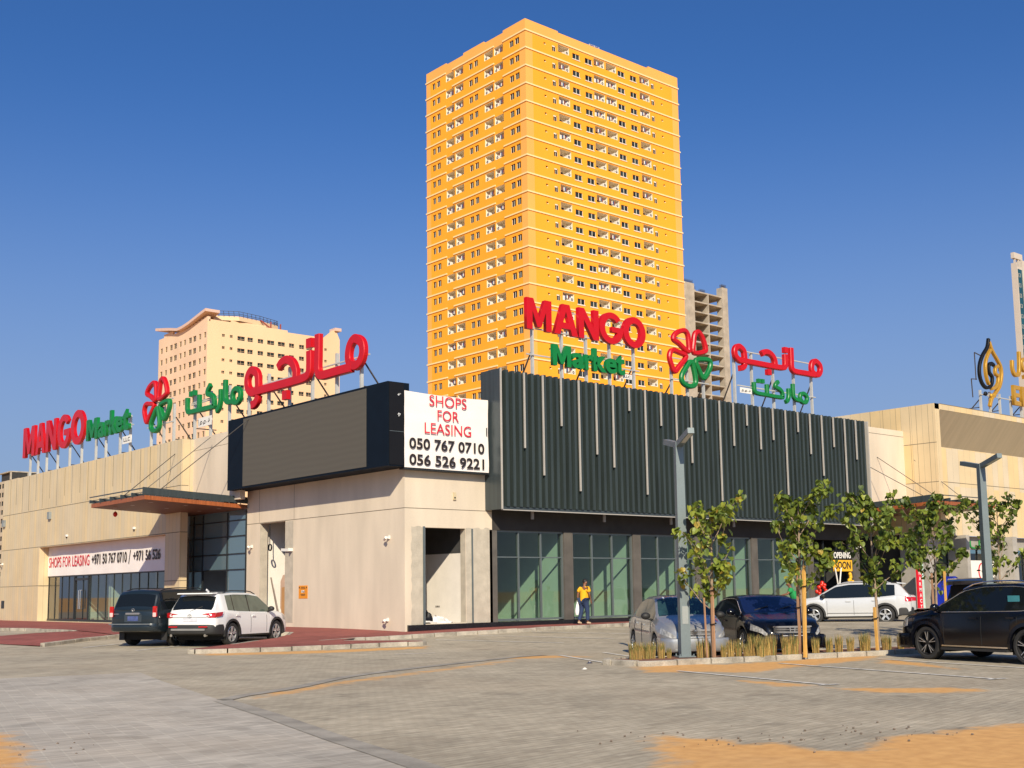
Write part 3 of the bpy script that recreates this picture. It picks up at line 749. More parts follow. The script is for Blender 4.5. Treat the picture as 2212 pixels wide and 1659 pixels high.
board("plywood_board", "orange brown board standing in side doorway", [(51.4,.34),(50.3,.34),(50.3,2.1),(51.5,2.0)], BRD, x=.1)
board("torn_board", "pinkish torn board leaning behind the orange brown one", [(51.9,1.0),(51.4,.5),(50.3,.5),(50.3,2.85),(50.8,2.75),(51.8,2.6),(52.0,2.3)], BRD2, x=.3)
board("timber_plank", "grey plank leaning diagonally at left of side doorway", [(51.45,.34),(51.3,.34),(52.3,2.5),(52.4,2.5)], TIM, x=0, lean=.02)
# rubbish bag in the right doorway
t = thing("plastic_sheeting", "crumpled white plastic sheeting with dark bag on sill of right doorway", "rubbish", SC((30.4,40.6,.36)))
def lump(c, ctr, rad, seed, n=14, amp=.35):
    rnd = random.Random(seed); ph = [(rnd.uniform(1,5), rnd.uniform(1,5), rnd.random()*6) for _ in range(5)]
    rows = []
    for j in range(9):
        tt = math.pi/2*j/8; row = []
        for i in range(n):
            p = 2*math.pi*i/n; k = 1+amp*sum(math.sin(a*p*1.0+b*tt*2+q) for a, b, q in [(int(a), b, q) for a, b, q in ph])/3
            row.append((ctr[0]+rad[0]*k*math.cos(tt)*math.cos(p), ctr[1]+rad[1]*k*math.cos(tt)*math.sin(p), ctr[2]+rad[2]*k*math.sin(tt)))
        rows.append(row)
    c.grid(rows, 0, True)
c = MB(); lump(c, (30.45,40.75,.345), (.62,.25,.28), 3); lump(c, (30.9,40.7,.345), (.35,.22,.14), 5); c.build("sheet", mat("white_plastic", (.8,.76,.7), .4), t, sc=True, angle=50)
c = MB(); lump(c, (29.95,40.8,.345), (.28,.22,.42), 9); c.build("bag", BLACKM, t, sc=True, angle=50)

# ---------------- canopies
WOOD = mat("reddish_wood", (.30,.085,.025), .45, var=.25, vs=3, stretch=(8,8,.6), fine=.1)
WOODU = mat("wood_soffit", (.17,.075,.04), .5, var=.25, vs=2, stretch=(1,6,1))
def canopy(parent, tr):
    """tr maps (out, along, z): out = metres from inner edge, along = from the near end"""
    def P(o, a, z): return tr(o, a, z)
    zt = lambda o: 6.17 + .27*o/5.4          # top of timber
    can = MB()
    L_, O_ = 6.65, 5.4
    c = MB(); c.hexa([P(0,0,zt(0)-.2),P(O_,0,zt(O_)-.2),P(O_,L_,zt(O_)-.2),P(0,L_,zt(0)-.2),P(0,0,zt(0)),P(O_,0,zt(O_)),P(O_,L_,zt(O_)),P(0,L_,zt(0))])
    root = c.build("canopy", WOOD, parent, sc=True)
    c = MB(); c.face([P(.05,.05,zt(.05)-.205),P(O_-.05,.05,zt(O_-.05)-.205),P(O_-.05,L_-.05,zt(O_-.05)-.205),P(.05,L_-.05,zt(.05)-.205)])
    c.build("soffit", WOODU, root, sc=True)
    c = MB()
    for k in range(3):
        for a in (1.1, 3.3, 5.5): 
            o = 1+1.8*k; q = [P(o-.1,a-.1,zt(o)-.21),P(o+.1,a-.1,zt(o)-.21),P(o+.1,a+.1,zt(o)-.21),P(o-.1,a+.1,zt(o)-.21)]; c.face(q)
    c.build("downlight", CAMW, root, sc=True)
    # dark steel beams over the timber: near-end fascia, outer fascia and cross beams
    c = MB()
    def beam(o0, a0, o1, a1, h=.3, w=.08, dz=.02):
        c.bar(P(o0,a0,zt(o0)+dz+h/2), P(o1,a1,zt(o1)+dz+h/2), w, h)
    beam(-.1,.0,O_+.1,.0,.33,.06,.05)
    for k in range(1, 6): beam(-.1,L_*k/5-.02,O_+.1,L_*k/5-.02,.16,.10,.03)
    beam(O_+.08,0,O_+.08,L_,.05,.05,.3)
    beam(O_*.5,0,O_*.5,L_,.05,.05,.2)
    c.build("beam", SLATE, root, sc=True)
    c = MB()
    for k in range(16): 
        o = .3+ k*.32; c.bar(P(o,.12,zt(o)), P(o+.1,.12,zt(o)+.3), .03, .03)
    for k in range(1): c.bar(P(0,.14,zt(0)+.2), P(O_,.14,zt(O_)+.2), .03, .03)
    c.build("truss", CAMW, root, sc=True)
    return root, P, zt
# ---------------- left wing (beige panels)
lw = thing("panel_wing", "long beige panel clad shop wing left of the corner block", "building", SC((27.2,70,ZB)))
XL = 27.2
mb = MB()
wall(mb, FL(XL), -87.75, -58.83, ZB-.5, 9.93, [(-80.03,-60.6,.17,4.96,.69)], 0, 1)
mb.box(27.2,58.8,ZB-.3,27.62,58.835,9.93,1)
mb.face([(XL,87.75,ZB-.5),(XL,87.75,9.93),(45,87.75,9.93),(45,87.75,ZB-.5)])
mb.face([(XL,58.83,9.93),(45,58.83,9.93),(45,87.75,9.93),(XL,87.75,9.93)])
mb.face([(27.62,58.8,6.5),(27.62,58.8,9.93),(28.4,58.8,9.93),(28.4,58.8,6.5)],1)
mb.build("wall", [PANEL, PANEL], lw, sc=True)
mb = MB(); fbox(mb, FL(27.75), -58.85, -53.5, 6.4, 9.95, -.4, -.12); mb.build("plaster_wall", PLAST, lw, sc=True)
mb = MB(); fbox(mb, FL(27.75), -58.8, -54.7, 9.3, 9.32, -.12, -.117); mb.build("plaster_joint", JOINT, lw, sc=True)
mb = MB()
for z in (7.46, 5.0): fbox(mb, FL(XL), -87.75, -58.83, z-.018, z+.018, 0, .003)
for a, b in ((-87.75,-80.03),(-60.6,-58.83)): fbox(mb, FL(XL), a, b, 2.44, 2.475, 0, .003)
for z in (7.46,5.0,2.46): mb.box(27.2,58.797,z-.018,27.62,58.8,z+.018)
mb.box(27.2,80.0,2.44,27.88,80.028,2.475)
mb.build("panel_joint", JOINT, lw, sc=True)
gy_ = [86.26,85.05,83.76,82.46,81.08,79.8,78.48,77.18,75.81,74.54,73.19,71.89,70.61,69.24,67.99,66.57,65.37,64.09,62.79,61.5,60.16]
for i, y in enumerate(gy_):
    z0 = (7.5 if i % 2 == 0 else 8.1) if i < 3 else (7.55 if i % 2 else 8.1)
    if i == 0: z0 = 6.5
    c = MB(); fbox(c, FL(XL), -y-.022, -y+.022, z0, 9.9, 0, .004); c.build("groove", JOINT, lw, sc=True)
# shopfront in the recess
c = MB()
for u0, u1, v0, v1 in ((-80.03,-60.6,.17,.3),(-80.03,-60.6,2.98,3.06)): fbox(c, FL(27.88), u0, u1, v0, v1, -.06, .05)
fbox(c, FL(27.88), -80.03, -60.6, ZB-.4, .17, -.3, .12)
sf = c.build("shopfront", FRAMED, lw, sc=True)
c = MB()
n = 16
for k in range(n+1):
    u = -80.0+19.4*k/n; fbox(c, FL(27.88), u-.010, u+.010, .3, 2.98, -.02, .02)
c.build("mullion", FRAMED, sf, sc=True)
c = MB(); c.face([FL(27.9) @ Vector(q) for q in ((-80.03,.3,0),(-60.6,.3,0),(-60.6,3.0,0),(-80.03,3.0,0))]); c.build("pane", glass("left_shop_glass", (.60,.72,.65), refl=2.0, ior=1.6), sf, sc=True)
c = MB()
for u in (-75.3,-73.0): fbox(c, FL(27.88), u-.06, u+.06, .3, 3.0, -.03, .06)
fbox(c, FL(27.88), -75.3, -73.0, 2.72, 2.86, -.03, .06)
dr = c.build("door", FRAMED, lw, sc=True)
c = MB()
for u in (-74.28,-74.0): c.tube([SC(FL(27.88) @ Vector(q)) for q in ((u,.95,.05),(u,.95,.14),(u,2.1,.14),(u,2.1,.05))], .03, 6)
c.build("handle", mat("steel", (.6,.6,.6), .25, metal=1, var=0, fine=0), dr)
c = MB(); fbox(c, FL(27.9), -80.3, -60.5, .17, 5.0, -4.2, -4.1, 0)
for k, u in enumerate((-76.9,-71.2,-66.5,-62.5)): fbox(c, FL(27.9), u-.2, u+.2, .17, 5.0, -4.1, -.6 if k % 2 else -1.5, 1)
c.face([FL(27.9) @ Vector(q) for q in ((-80.3,.17,-.05),(-60.5,.17,-.05),(-60.5,.17,-4.1),(-80.3,.17,-4.1))], 2)
c.build("interior_wall", [mat("dim_wall", (.45,.46,.43), .8), PLAST2, FLOOR], lw, sc=True)
ban2 = thing("shopfront_banner", "long white banner over left shopfront with red SHOPS FOR LEASING and phone numbers", "banner", SC((27.8,70,3.06)))
M2 = FL(27.84); mb = MB(); rows = []
for j in range(9): rows.append([M2 @ Vector((-80.0+19.38*i/40, 3.06+1.89*j/8, .05+.012*math.sin(i*.9+j*.5)+.01*math.sin(i*.33))) for i in range(41)])
mb.grid(rows); mb.build("sheet", VIN, ban2, sc=True, smooth=True)
for t, u0, u1, z0, z1, mm, off in (("SHOPS FOR LEASING",-79.72,-72.72,3.62,4.28,REDT,.0),("+971 50 767 0710",-72.35,-67.0,3.64,4.27,BLKT,.02),("/",-66.75,-66.45,3.55,4.35,BLKT,.0),("+971 56 526",-66.1,-62.42,3.68,4.27,BLKT,.02)):
    text("lettering", t, u0, u1, z0, z1, M2, mm, ban2, sc=True, depth=.003, out=.09, offset=off)
# entrance glazing between the wing and the corner block
c = MB(); XE = 28.62
for z in (.35,1.5,2.95,3.75,4.65,5.45): fbox(c, FL(XE), -60.6, -54.12, z-.03, z+.03, -.04, .04)
for u in (-60.1,-59.0,-56.2,-54.18): fbox(c, FL(XE), u-.04, u+.04, .33, 5.9, -.04, .05)
eg = c.build("entrance", FRAMED, lw, sc=True)
c = MB(); c.face([FL(XE) @ Vector(q) for q in ((-60.6,2.95,.0),(-54.1,2.95,0),(-54.1,6.0,0),(-60.6,6.0,0))]); c.face([FL(XE) @ Vector(q) for q in ((-60.6,.33,.0),(-59.0,.33,0),(-59.0,2.95,0),(-60.6,2.95,0))]); c.face([FL(XE) @ Vector(q) for q in ((-56.2,.33,.0),(-54.1,.33,0),(-54.1,2.95,0),(-56.2,2.95,0))])
c.build("pane", GLZD, eg, sc=True)
c = MB()
fbox(c, FL(31.6), -61, -54, .3, 6, -.1, 0, 0); fbox(c, FL(XE), -60.7, -60.6, .3, 6, -3, 0, 0)
c.face([(28.5,54,.33),(31.6,54,.33),(31.6,61,.33),(28.5,61,.33)], 1); c.face([(28.3,53.9,6.0),(31.6,53.9,6.0),(31.6,61,6.0),(28.3,61,6.0)], 0)
for u, h in ((-58.3,2.3),(-57.1,2.4)): fbox(c, FL(30.8), u-.35, u+.35, .33, h, -.2, 0, 2)
c.build("lobby_wall", [mat("lobby_blue_grey", (.24,.29,.35), .6), FLOOR, mat("lobby_panel", (.3,.29,.27), .7)], lw, sc=True)  # blue grey put into the lobby walls to imitate sky reflected in the panes
cn, P, zt = canopy(lw, lambda o, a, z: (28.6-o, 54.1+a, z))
c = MB()
for a, top in ((.2,(27.6,51.9+.0,10.3)),(2.4,(27.55,56.2,9.75)),(4.6,(27.2,59.6,9.2))):
    c.tube([SC(P(4.6,a,zt(4.6)+.3)), SC(top)], .018, 6)
c.build("stay_cable", WIREM, cn)
t = thing("red_lantern", "small red lamp hanging under far corner of left canopy", "lamp", SC((24.5,60.2,6.0)))
c = MB(); c.ellipsoid(SC((24.3,60.3,5.92)), (.1,.1,.12)); c.tube([SC((24.3,60.3,6.0)), SC((24.3,60.3,6.1))], .015, 5); c.build("globe", mat("red_glass", (.7,.02,.01), .3, var=0, fine=0), t, smooth=True)

# ---------------- right wing
rw = thing("panel_wing", "tall beige panel clad wing with sloping soffit at right edge", "building", SC((66.03,38,ZB)))
YF, YW, XR = 37.62, 39.12, 66.03
mb = MB()
mb.face([(XR,37.62,5.2),(XR,37.62,12.7),(XR,46,12.7),(XR,46,5.2)]); mb.face([(XR+.5,37.62,5.2),(XR+.5,37.62,12.7),(XR+.5,46,12.7),(XR+.5,46,5.2)])
mb.box(XR,37.6,4.8,XR+.5,46,5.2); mb.face([(XR,37.62,4.8),(XR+.5,37.62,4.8),(XR+.5,37.62,12.7),(XR,37.62,12.7)])
mb.face([(XR,YF,12.36),(120,YF,12.36),(120,YF,12.7),(XR,YF,12.7)])
mb.face([(XR,YF,12.7),(120,YF,12.7),(120,60,12.7),(XR,60,12.7)])
mb.face([(XR+.5,YW,4.78),(120,YW,4.78),(120,YW,10.36),(XR+.5,YW,10.36)])
mb.box(XR+.01,YF+.012,12.3,XR+.6,YF+.5,12.69); mb.build("wall", PANEL2, rw, sc=True)
mb = MB(); mb.face([(XR+.5,YF+.01,12.36),(120,YF+.01,12.36),(120,YW,10.36),(XR+.5,YW,10.36)]); mb.build("sloping_soffit", mat("soffit_panels", (.45,.36,.24), .6, var=.08, vs=1.2, stretch=(2.5,.3,.3)), rw, sc=True)
mb = MB(); fbox(mb, FR(YW), XR+.5, 120, 8.13, 8.17, 0, .004)
for z in (7.9, 10.3): fbox(mb, FL(XR), -46, -37.62, z-.018, z+.018, 0, .004)
for y in (38.1,38.9,39.35,40.3,41.2,42.1): mb.box(XR-.004,y-.008,5.2,XR,y+.008,12.7)
mb.box(XR+.6,YF-.012,12.70,120,YF+.1,12.73)
mb.build("panel_joint", JOINT, rw, sc=True)
mb = MB(); fbox(mb, FR(39.85), 55, XR, 6.5, 11.2, -.3, 0); mb.build("plaster_wall", PLAST, rw, sc=True)
mb = MB(); fbox(mb, FR(39.85), 55, XR, 10.82, 10.85, 0, .004); mb.build("plaster_joint", JOINT, rw, sc=True)
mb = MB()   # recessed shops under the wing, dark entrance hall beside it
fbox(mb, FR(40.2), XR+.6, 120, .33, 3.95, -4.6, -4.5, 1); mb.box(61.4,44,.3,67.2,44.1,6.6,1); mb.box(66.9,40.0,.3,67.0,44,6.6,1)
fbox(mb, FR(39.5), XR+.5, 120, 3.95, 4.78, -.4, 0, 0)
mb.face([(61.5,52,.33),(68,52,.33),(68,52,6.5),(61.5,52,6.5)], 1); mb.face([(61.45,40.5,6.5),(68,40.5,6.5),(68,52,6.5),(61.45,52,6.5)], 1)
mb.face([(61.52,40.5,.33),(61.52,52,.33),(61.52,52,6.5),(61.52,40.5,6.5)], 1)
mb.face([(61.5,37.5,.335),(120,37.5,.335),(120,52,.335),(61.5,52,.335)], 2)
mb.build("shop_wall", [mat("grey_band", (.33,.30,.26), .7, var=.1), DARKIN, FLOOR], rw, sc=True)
for x0, x1 in ((66.03,66.9),(70.6,71.0),(76.6,77.2),(83,83.6)):
    c = MB(); fbox(c, FR(38.6), x0, x1, .33, 4.8, -1.9, 0); c.build("column", mat("grey_column", (.36,.33,.29), .7, var=.12), rw, sc=True)
c = MB()
for x in (66.9,68.3,70.6,71.0,72.4,74.3,76.6,78.5,80.5,83.0): fbox(c, FR(39.95), x-.04, x+.04, .33, 3.95, -.05, .05)
fbox(c, FR(39.95), 66.9, 84, 3.0, 3.06, -.05, .05)
sw = c.build("shopfront", FRAMED, rw, sc=True)
c = MB(); c.face([(66.9,39.95,.33),(84,39.95,.33),(84,39.95,3.95),(66.9,39.95,3.95)]); c.build("pane", GLZ, sw, sc=True)
for x in (71.3,73.0): 
    c = MB(); c.box(x,40.3,.4,x+.75,40.34,2.7); c.build("blind", mat("pale_blind", (.62,.66,.58), .7), rw, sc=True)
cn2, P, zt = canopy(rw, lambda o, a, z: (61.95+a, 40.9-o, z))
c = MB()
for a, top in ((.2,(61.6,39.85,8.9)),(1.6,(63.0,39.85,9.4)),(4.6,(66.03,39.2,9.35))):
    c.tube([SC(P(4.6,a,zt(4.6)+.3)), SC(top)], .018, 6)
c.build("stay_cable", WIREM, cn2)

# signs on the right wing shops
t = thing("pharmacy_sign", "tall narrow red sign with white letters spelling PHARMACY", "sign", SC((64.8,38.5,.3)))
MP = FR(38.5); c = MB(); fbox(c, MP, 64.55, 64.98, .25, 2.95, -.12, 0); c.build("box", mat("sign_red", (.72,.015,.03), .4, var=.05), t, sc=True)
for k, ch in enumerate("PHARMACY"): text("letter", ch, 64.66, 64.87, 2.63-.33*k, 2.85-.33*k, MP, CAMW, t, sc=True, depth=.01, out=.002, offset=.02)
c = MB(); fbox(c, MP, 64.99, 65.25, .25, 2.95, -.12, -.02); c.build("side_panel", mat("sign_mint", (.5,.66,.56), .4), t, sc=True)
t = thing("green_sign", "green raised Arabic shop sign on grey band above right shops", "sign", SC((73,39.4,4.0)))
GRN = mat("sign_green", (.012,.24,.045), .4, var=.05)
def ribbon(mb, pts, w, M, d0, d1, closed=False, bev=.03, m=0):
    P = [Vector((p[0], p[1])) for p in pts]; n = len(P); rows = []
    for i, p in enumerate(P):
        a = P[(i-1) % n] if closed or i > 0 else p; b = P[(i+1) % n] if closed or i < n-1 else p
        d = (b-a).normalized(); nr = Vector((-d.y, d.x))
        q = lambda s, z: M @ Vector((p.x+nr.x*s, p.y+nr.y*s, z))
        h = w/2
        rows.append([q(-h,d0), q(-h,d1-bev), q(-h+bev,d1), q(h-bev,d1), q(h,d1-bev), q(h,d0)])
    if closed: rows.append(rows[0])
    mb.grid(rows, m, True)
    if not closed: mb.face(rows[0], m); mb.face(rows[-1][::-1], m)
MG = FR(39.48)
for pts, cl in (([(72.6,4.5),(72.65,4.15),(72.9,4.05),(73.5,4.05),(73.6,4.2)],0),([(73.8,4.55),(73.8,4.1),(74.0,4.05),(74.3,4.1)],0),([(74.5,4.3),(74.6,4.1),(74.4,4.05)],0),([(71.6,4.1),(72.1,4.05),(72.3,4.2),(72.3,4.45)],0),([(71.0,4.3),(71.05,4.1),(71.3,4.05)],0)):
    c = MB(); ribbon(c, crom(pts, 3), .1, MG, 0, .08, bev=.01); c.build("letter", GRN, t, sc=True)
t = thing("clinic_poster", "large white poster with red crescent and small dark emblem in right shop window", "poster", SC((74.5,39.9,1.6)))
MC = FR(39.88); c = MB(); fbox(c, MC, 72.75, 76.4, .9, 3.25, 0, .02); c.build("panel", mat("poster_white", (.80,.76,.68), .5, var=.03), t, sc=True)
cres = []
for k in range(25): a = R(48+k*264/24); cres.append((74.72+.62*.78*math.cos(a), 2.3+.60*math.sin(a)))
for k in range(25): a = R(312-k*264/24); cres.append((74.80+.52*.78*math.cos(a), 2.3+.545*math.sin(a)))
c = curve_mesh([cres], .01); mesh_obj("crescent", fit(c, 74.2, 75.1, 1.95, 3.1, MC, True, .006, .021), MATS["sign_red"], t)
c = MB(); 
for (u, v, r) in ((74.85,2.62,.14),(75.0,2.56,.12),(74.78,2.72,.08)): c.disc(SC(MC @ Vector((u,v,.03))), (0,-1,0), r*.8, .008, 12)
c.bar(SC(MC @ Vector((74.88,2.5,.03))), SC(MC @ Vector((74.82,2.15,.03))), .05, .01); c.bar(SC(MC @ Vector((74.8,2.13,.03))), SC(MC @ Vector((75.0,2.15,.03))), .04, .01)
c.build("emblem", mat("emblem_green", (.02,.05,.03), .5), t)
c = MB()
for k in range(9): fbox(c, MC, 73.2+k*.33, 73.2+k*.33+.2, 1.62, 1.72, .02, .026)
c.build("print", MATS["sign_red"], t, sc=True)
t = thing("opening_sign", "black and yellow OPENING SOON sign in dark shop doorway", "sign", SC((60,40.35,2.6)))
MO = FR(40.36); c = MB(); fbox(c, MO, 58.7, 60.6, 2.55, 3.78, -.02, 0); c.build("board", BLACKM, t, sc=True)
c = MB(); fbox(c, MO, 58.7, 60.6, 2.55, 3.2, .001, .006); c.build("yellow_panel", mat("sign_yellow", (.78,.42,.02), .5), t, sc=True)
text("lettering", "OPENING", 58.8, 60.5, 3.3, 3.66, MO, CAMW, t, sc=True, depth=.004, out=.002, offset=.03)
text("lettering", "SOON", 58.9, 60.45, 2.68, 3.12, MO, BLKT, t, sc=True, depth=.004, out=.007, offset=.03)
t = thing("red_display", "glossy red decorations heaped in front of dark shop doorway", "display", SC((57.5,40.3,.4)))
c = MB(); rnd = random.Random(4); RB = mat("glossy_red", (.62,.03,.015), .2, var=.2, vs=6)
for k in range(46): c.ellipsoid(SC((56.95+rnd.random()*.75, 40.15+rnd.random()*.2, .75+1.15*rnd.random())), (.1,.1,.1), 0, 8, 5)
c.build("baubles", RB, t, smooth=True)
c = MB()
for k in range(6): c.hexa([SC((57.6+.09*k,40.0,.85+.1*k)),SC((58.2,40.0,1.0+.1*k)),SC((58.2,40.2,1.0+.1*k)),SC((57.6+.09*k,40.2,.85+.1*k)),SC((57.62+.09*k,40.0,.92+.1*k)),SC((58.15,40.0,1.08+.1*k)),SC((58.15,40.2,1.08+.1*k)),SC((57.62+.09*k,40.2,.92+.1*k))])
c.build("fan", mat("orange_red", (.65,.08,.03), .4), t)
for lab, sgn in (("white pole leaning to the left in dark shop doorway", -1), ("white pole leaning to the right in dark shop doorway", 1)):
    t = thing("pole", lab, "pole", SC((58.9,40.2,.35)), group="crossed poles in the doorway")
    c = MB(); c.tube([SC((58.95-sgn*.25,40.2,.35)), SC((58.95+sgn*.3,40.2,2.75))], .035, 6); c.build("tube", CAMW, t)
t = thing("yellow_balloons", "string of small yellow balloons in dark shop doorway", "balloons", SC((60.1,40.2,1.8)))
c = MB()
for k in range(12): c.ellipsoid(SC((59.9+.7*rnd.random()*(k/12+.3), 40.2, 2.35-k*.1+.08*rnd.random())), (.1,.09,.1), 0, 8, 5)
c.build("balloon", MATS["sign_yellow"], t, smooth=True)
t = thing("blue_kiosk", "blue rounded booth shell beside pharmacy sign", "kiosk", SC((66.6,37.6,.3)))
c = MB(); BLU = mat("glossy_blue", (.01,.03,.36), .25, var=.1)
prof = [(0,0),(.0,.9),(.08,1.3),(.3,1.55),(.6,1.62),(.85,1.55)]
for i in range(len(prof)-1):
    (a0,z0),(a1,z1) = prof[i], prof[i+1]; bx0 = 65.55
    c.hexa([(bx0+a0,37.0,.33+z0*1.15),(bx0+a1+.02,37.0,.33+z1*1.15-.001),(bx0+a1+.02,38.0,.33+z1*1.15-.001),(bx0+a0,38.0,.33+z0*1.15),(bx0+a0+.22,37.0,.33+z0*1.1),(bx0+a1+.2,37.0,.33+z1*1.04),(bx0+a1+.2,38.0,.33+z1*1.04),(bx0+a0+.22,38.0,.33+z0*1.1)])
c.build("shell", BLU, t, sc=True, smooth=False)
c = MB(); c.box(65.72,37.1,.33,66.3,37.9,1.1); c.build("counter", mat("grey_plastic", (.3,.3,.32), .5), t, sc=True)
c = MB(); c.box(65.8,37.2,1.2,66.3,37.8,1.9); c.build("machine", BLACKM, t, sc=True)
# ---------------- rooftop signs
SRED = mat("sign_letter_red", (.52,.002,.006), .42, var=.06)
SGRN = mat("sign_letter_green", (.003,.175,.035), .42, var=.06)
GOLD = mat("gold_letter", (.55,.29,.03), .35, metal=.3, var=.1)
POST = mat("galvanised_post", (.55,.54,.50), .5, metal=.3, var=.1)
RUST = mat("dark_strut", (.05,.04,.035), .7, var=.2)
def arc(cx, cy, rx, ry, a0, a1, n=28): return [(cx+rx*math.cos(R(a0+(a1-a0)*k/n)), cy+ry*math.sin(R(a0+(a1-a0)*k/n))) for k in range(n+1)]
GL = {
 'M': [[(0,0),(0,1),(.27,1),(.5,.42),(.73,1),(1,1),(1,0),(.77,0),(.77,.6),(.58,.1),(.42,.1),(.23,.6),(.23,0)]],
 'A': [[(0,0),(.35,1),(.65,1),(1,0),(.745,0),(.685,.2),(.315,.2),(.255,0)], [(.385,.40),(.615,.40),(.5,.76)]],
 'N': [[(0,0),(0,1),(.28,1),(.74,.38),(.74,1),(1,1),(1,0),(.72,0),(.26,.62),(.26,0)]],
 'G': [arc(.5,.5,.5,.5,38,352) + [(1,.55),(.52,.55),(.52,.38),(.74,.38)] + arc(.5,.5,.27,.31,335,38,24)],
 'O': [arc(.5,.5,.5,.5,0,349), arc(.5,.5,.26,.29,0,349)],
 'E': [[(0,0),(0,1),(1,1),(1,.8),(.3,.8),(.3,.61),(.9,.61),(.9,.42),(.3,.42),(.3,.2),(1,.2),(1,0)]],
}
def letter(ch, u0, u1, v0, v1, M, m, parent, dep):
    if ch in GL: me = curve_mesh(GL[ch], .1)
    else: me = font_mesh(ch, ext=.1, offset=.032)
    return mesh_obj("letter", fit(me, u0, u1, v0, v1, M, True, dep, 0.0), m, parent)
MANGO_AR = [(0,[(-46.17,13.45),(-46.18,12.45),(-46.19,11.85),(-46.06,11.59),(-45.72,11.48),(-44.46,11.48),(-43.32,11.47)]),
 (1,[(-43.05,12.7),(-42.57,12.44),(-42.47,12.0),(-42.69,11.62),(-43.1,11.51),(-43.55,11.75),(-43.6,12.19),(-43.41,12.56)]),
 (0,[(-46.93,12.8),(-46.92,12.1),(-46.98,11.78),(-47.29,11.61),(-48.38,11.58),(-50.27,11.59),(-51.75,11.6),(-52.36,11.62)]),
 (1,[(-52.39,12.72),(-51.92,12.47),(-51.81,12.05),(-51.85,11.71),(-52.3,11.57),(-52.79,11.84),(-52.91,12.26),(-52.74,12.59)]),
 (0,[(-49.8,12.45),(-49.47,12.66),(-48.96,12.7),(-48.49,12.48),(-48.22,12.11),(-48.18,11.7)]),
 (0,[(-51.79,11.4),(-51.89,11.17),(-52.14,11.0),(-52.42,10.96)])]
MANGO_DOTS = [(-46.9,13.16),(-49.07,11.02)]
MARKET_AR = [(0,[(-55.32,12.67),(-55.32,11.84),(-55.22,11.58),(-54.89,11.44),(-54.31,11.43)]),
 (1,[(-54.08,12.04),(-53.72,11.86),(-53.69,11.55),(-53.93,11.33),(-54.34,11.37),(-54.51,11.67),(-54.39,11.95)]),
 (0,[(-55.84,12.25),(-55.85,11.66),(-55.99,11.31),(-56.25,11.14)]),
 (0,[(-57.01,12.66),(-57.31,12.39),(-57.3,12.2),(-56.9,12.09),(-56.62,11.89),(-56.56,11.55),(-56.75,11.45),(-58.31,11.47),(-59.45,11.5),(-59.72,11.65),(-59.76,11.98),(-59.77,12.31)]),
 (0,[(-58.32,12.3),(-58.32,11.54)])]
MARKET_DOTS = [(-59.25,12.46),(-58.85,12.47)]
LOGO = [[(46.51,13.93),(45.81,14.28),(45.38,14.49),(45.66,14.84),(46.21,15.03),(46.49,14.89),(46.58,14.4)],
 [(46.97,13.93),(46.98,14.52),(47.11,14.97),(47.4,15.1),(47.71,14.8),(47.91,14.32),(47.81,14.09)],
 [(46.34,13.64),(45.79,13.81),(45.26,13.84),(45.06,13.48),(45.22,13.02),(45.43,12.74),(45.75,13.02)],
 [(47.09,13.51),(47.69,13.66),(48.21,13.64),(48.25,13.3),(47.93,12.83),(47.64,12.64),(47.38,12.96)],
 [(46.74,13.41),(46.29,13.02),(45.95,12.55),(46.07,12.2),(46.6,12.07),(47.02,12.27),(47.0,12.79)]]
def mapped(pts, src, dst):
    return [(dst[0]+(x-src[0])/(src[1]-src[0])*(dst[1]-dst[0]), dst[2]+(y-src[2])/(src[3]-src[2])*(dst[3]-dst[2])) for x, y in pts]
def supports(t, M, us, z0, ztop, rails, u0, u1, back=.35):
    """posts, rails and raking struts behind the letters"""
    for k_, u in enumerate(us):
        c = MB(); fbox(c, M, u-.055, u+.055, z0, ztop, -.22, -.08); c.build("post", POST, t, sc=True)
        if k_ % 2: continue
        c = MB(); c.bar(M @ Vector((u+.12, z0-.3, -1.9)), M @ Vector((u+.12, z0+(ztop-z0)*.72, -.2)), .055, .055); c.bar(M @ Vector((u+.12, z0+.7, -1.35)), M @ Vector((u+.12, z0+.7, -.2)), .05, .05); c.build("strut", RUST, t, sc=True)
    c = MB()
    for z in rails: c.bar(M @ Vector((u0, z, -.04)), M @ Vector((u1, z, -.04)), .06, .06)
    c.build("rail", POST, t, sc=True)
def arabic(t, strokes, dots, src, dst, M, w, m, dep):
    for k, (cl, pts) in enumerate(strokes):
        c = MB(); ribbon(c, crom(mapped(pts, src, dst), 5, bool(cl)), w, M, -.003*k, dep-.004*k, bool(cl), bev=.03); c.build("letter", m, t, sc=True)
    for p in mapped(dots, src, dst):
        c = MB(); h = w*.52; fbox(c, M, p[0]-h, p[0]+h, p[1]-h, p[1]+h, 0, dep); c.build("dot", m, t, sc=True)
def logo(t, dst, M, w, dep, flip=False):
    src = (44.95, 48.4, 11.95, 15.2)
    for k, pts in enumerate(LOGO):
        c = MB(); ribbon(c, crom(mapped(pts, src, dst), 5, True), w, M, -.004*k, dep-.005*k, True, bev=.05); c.build("petal", SRED if k < 3 else SGRN, t, sc=True)
def plate(t, txt, u0, u1, z0, z1, M):
    c = MB(); fbox(c, M, u0, u1, z0, z1, 0, .03); c.build("plate", CAMW, t, sc=True)
    if txt: text("lettering", txt, u0+.15*(u1-u0), u1-.15*(u1-u0), z0+.25*(z1-z0), z1-.22*(z1-z0), M, BLKT, t, sc=True, depth=.004, out=.032, offset=.02)
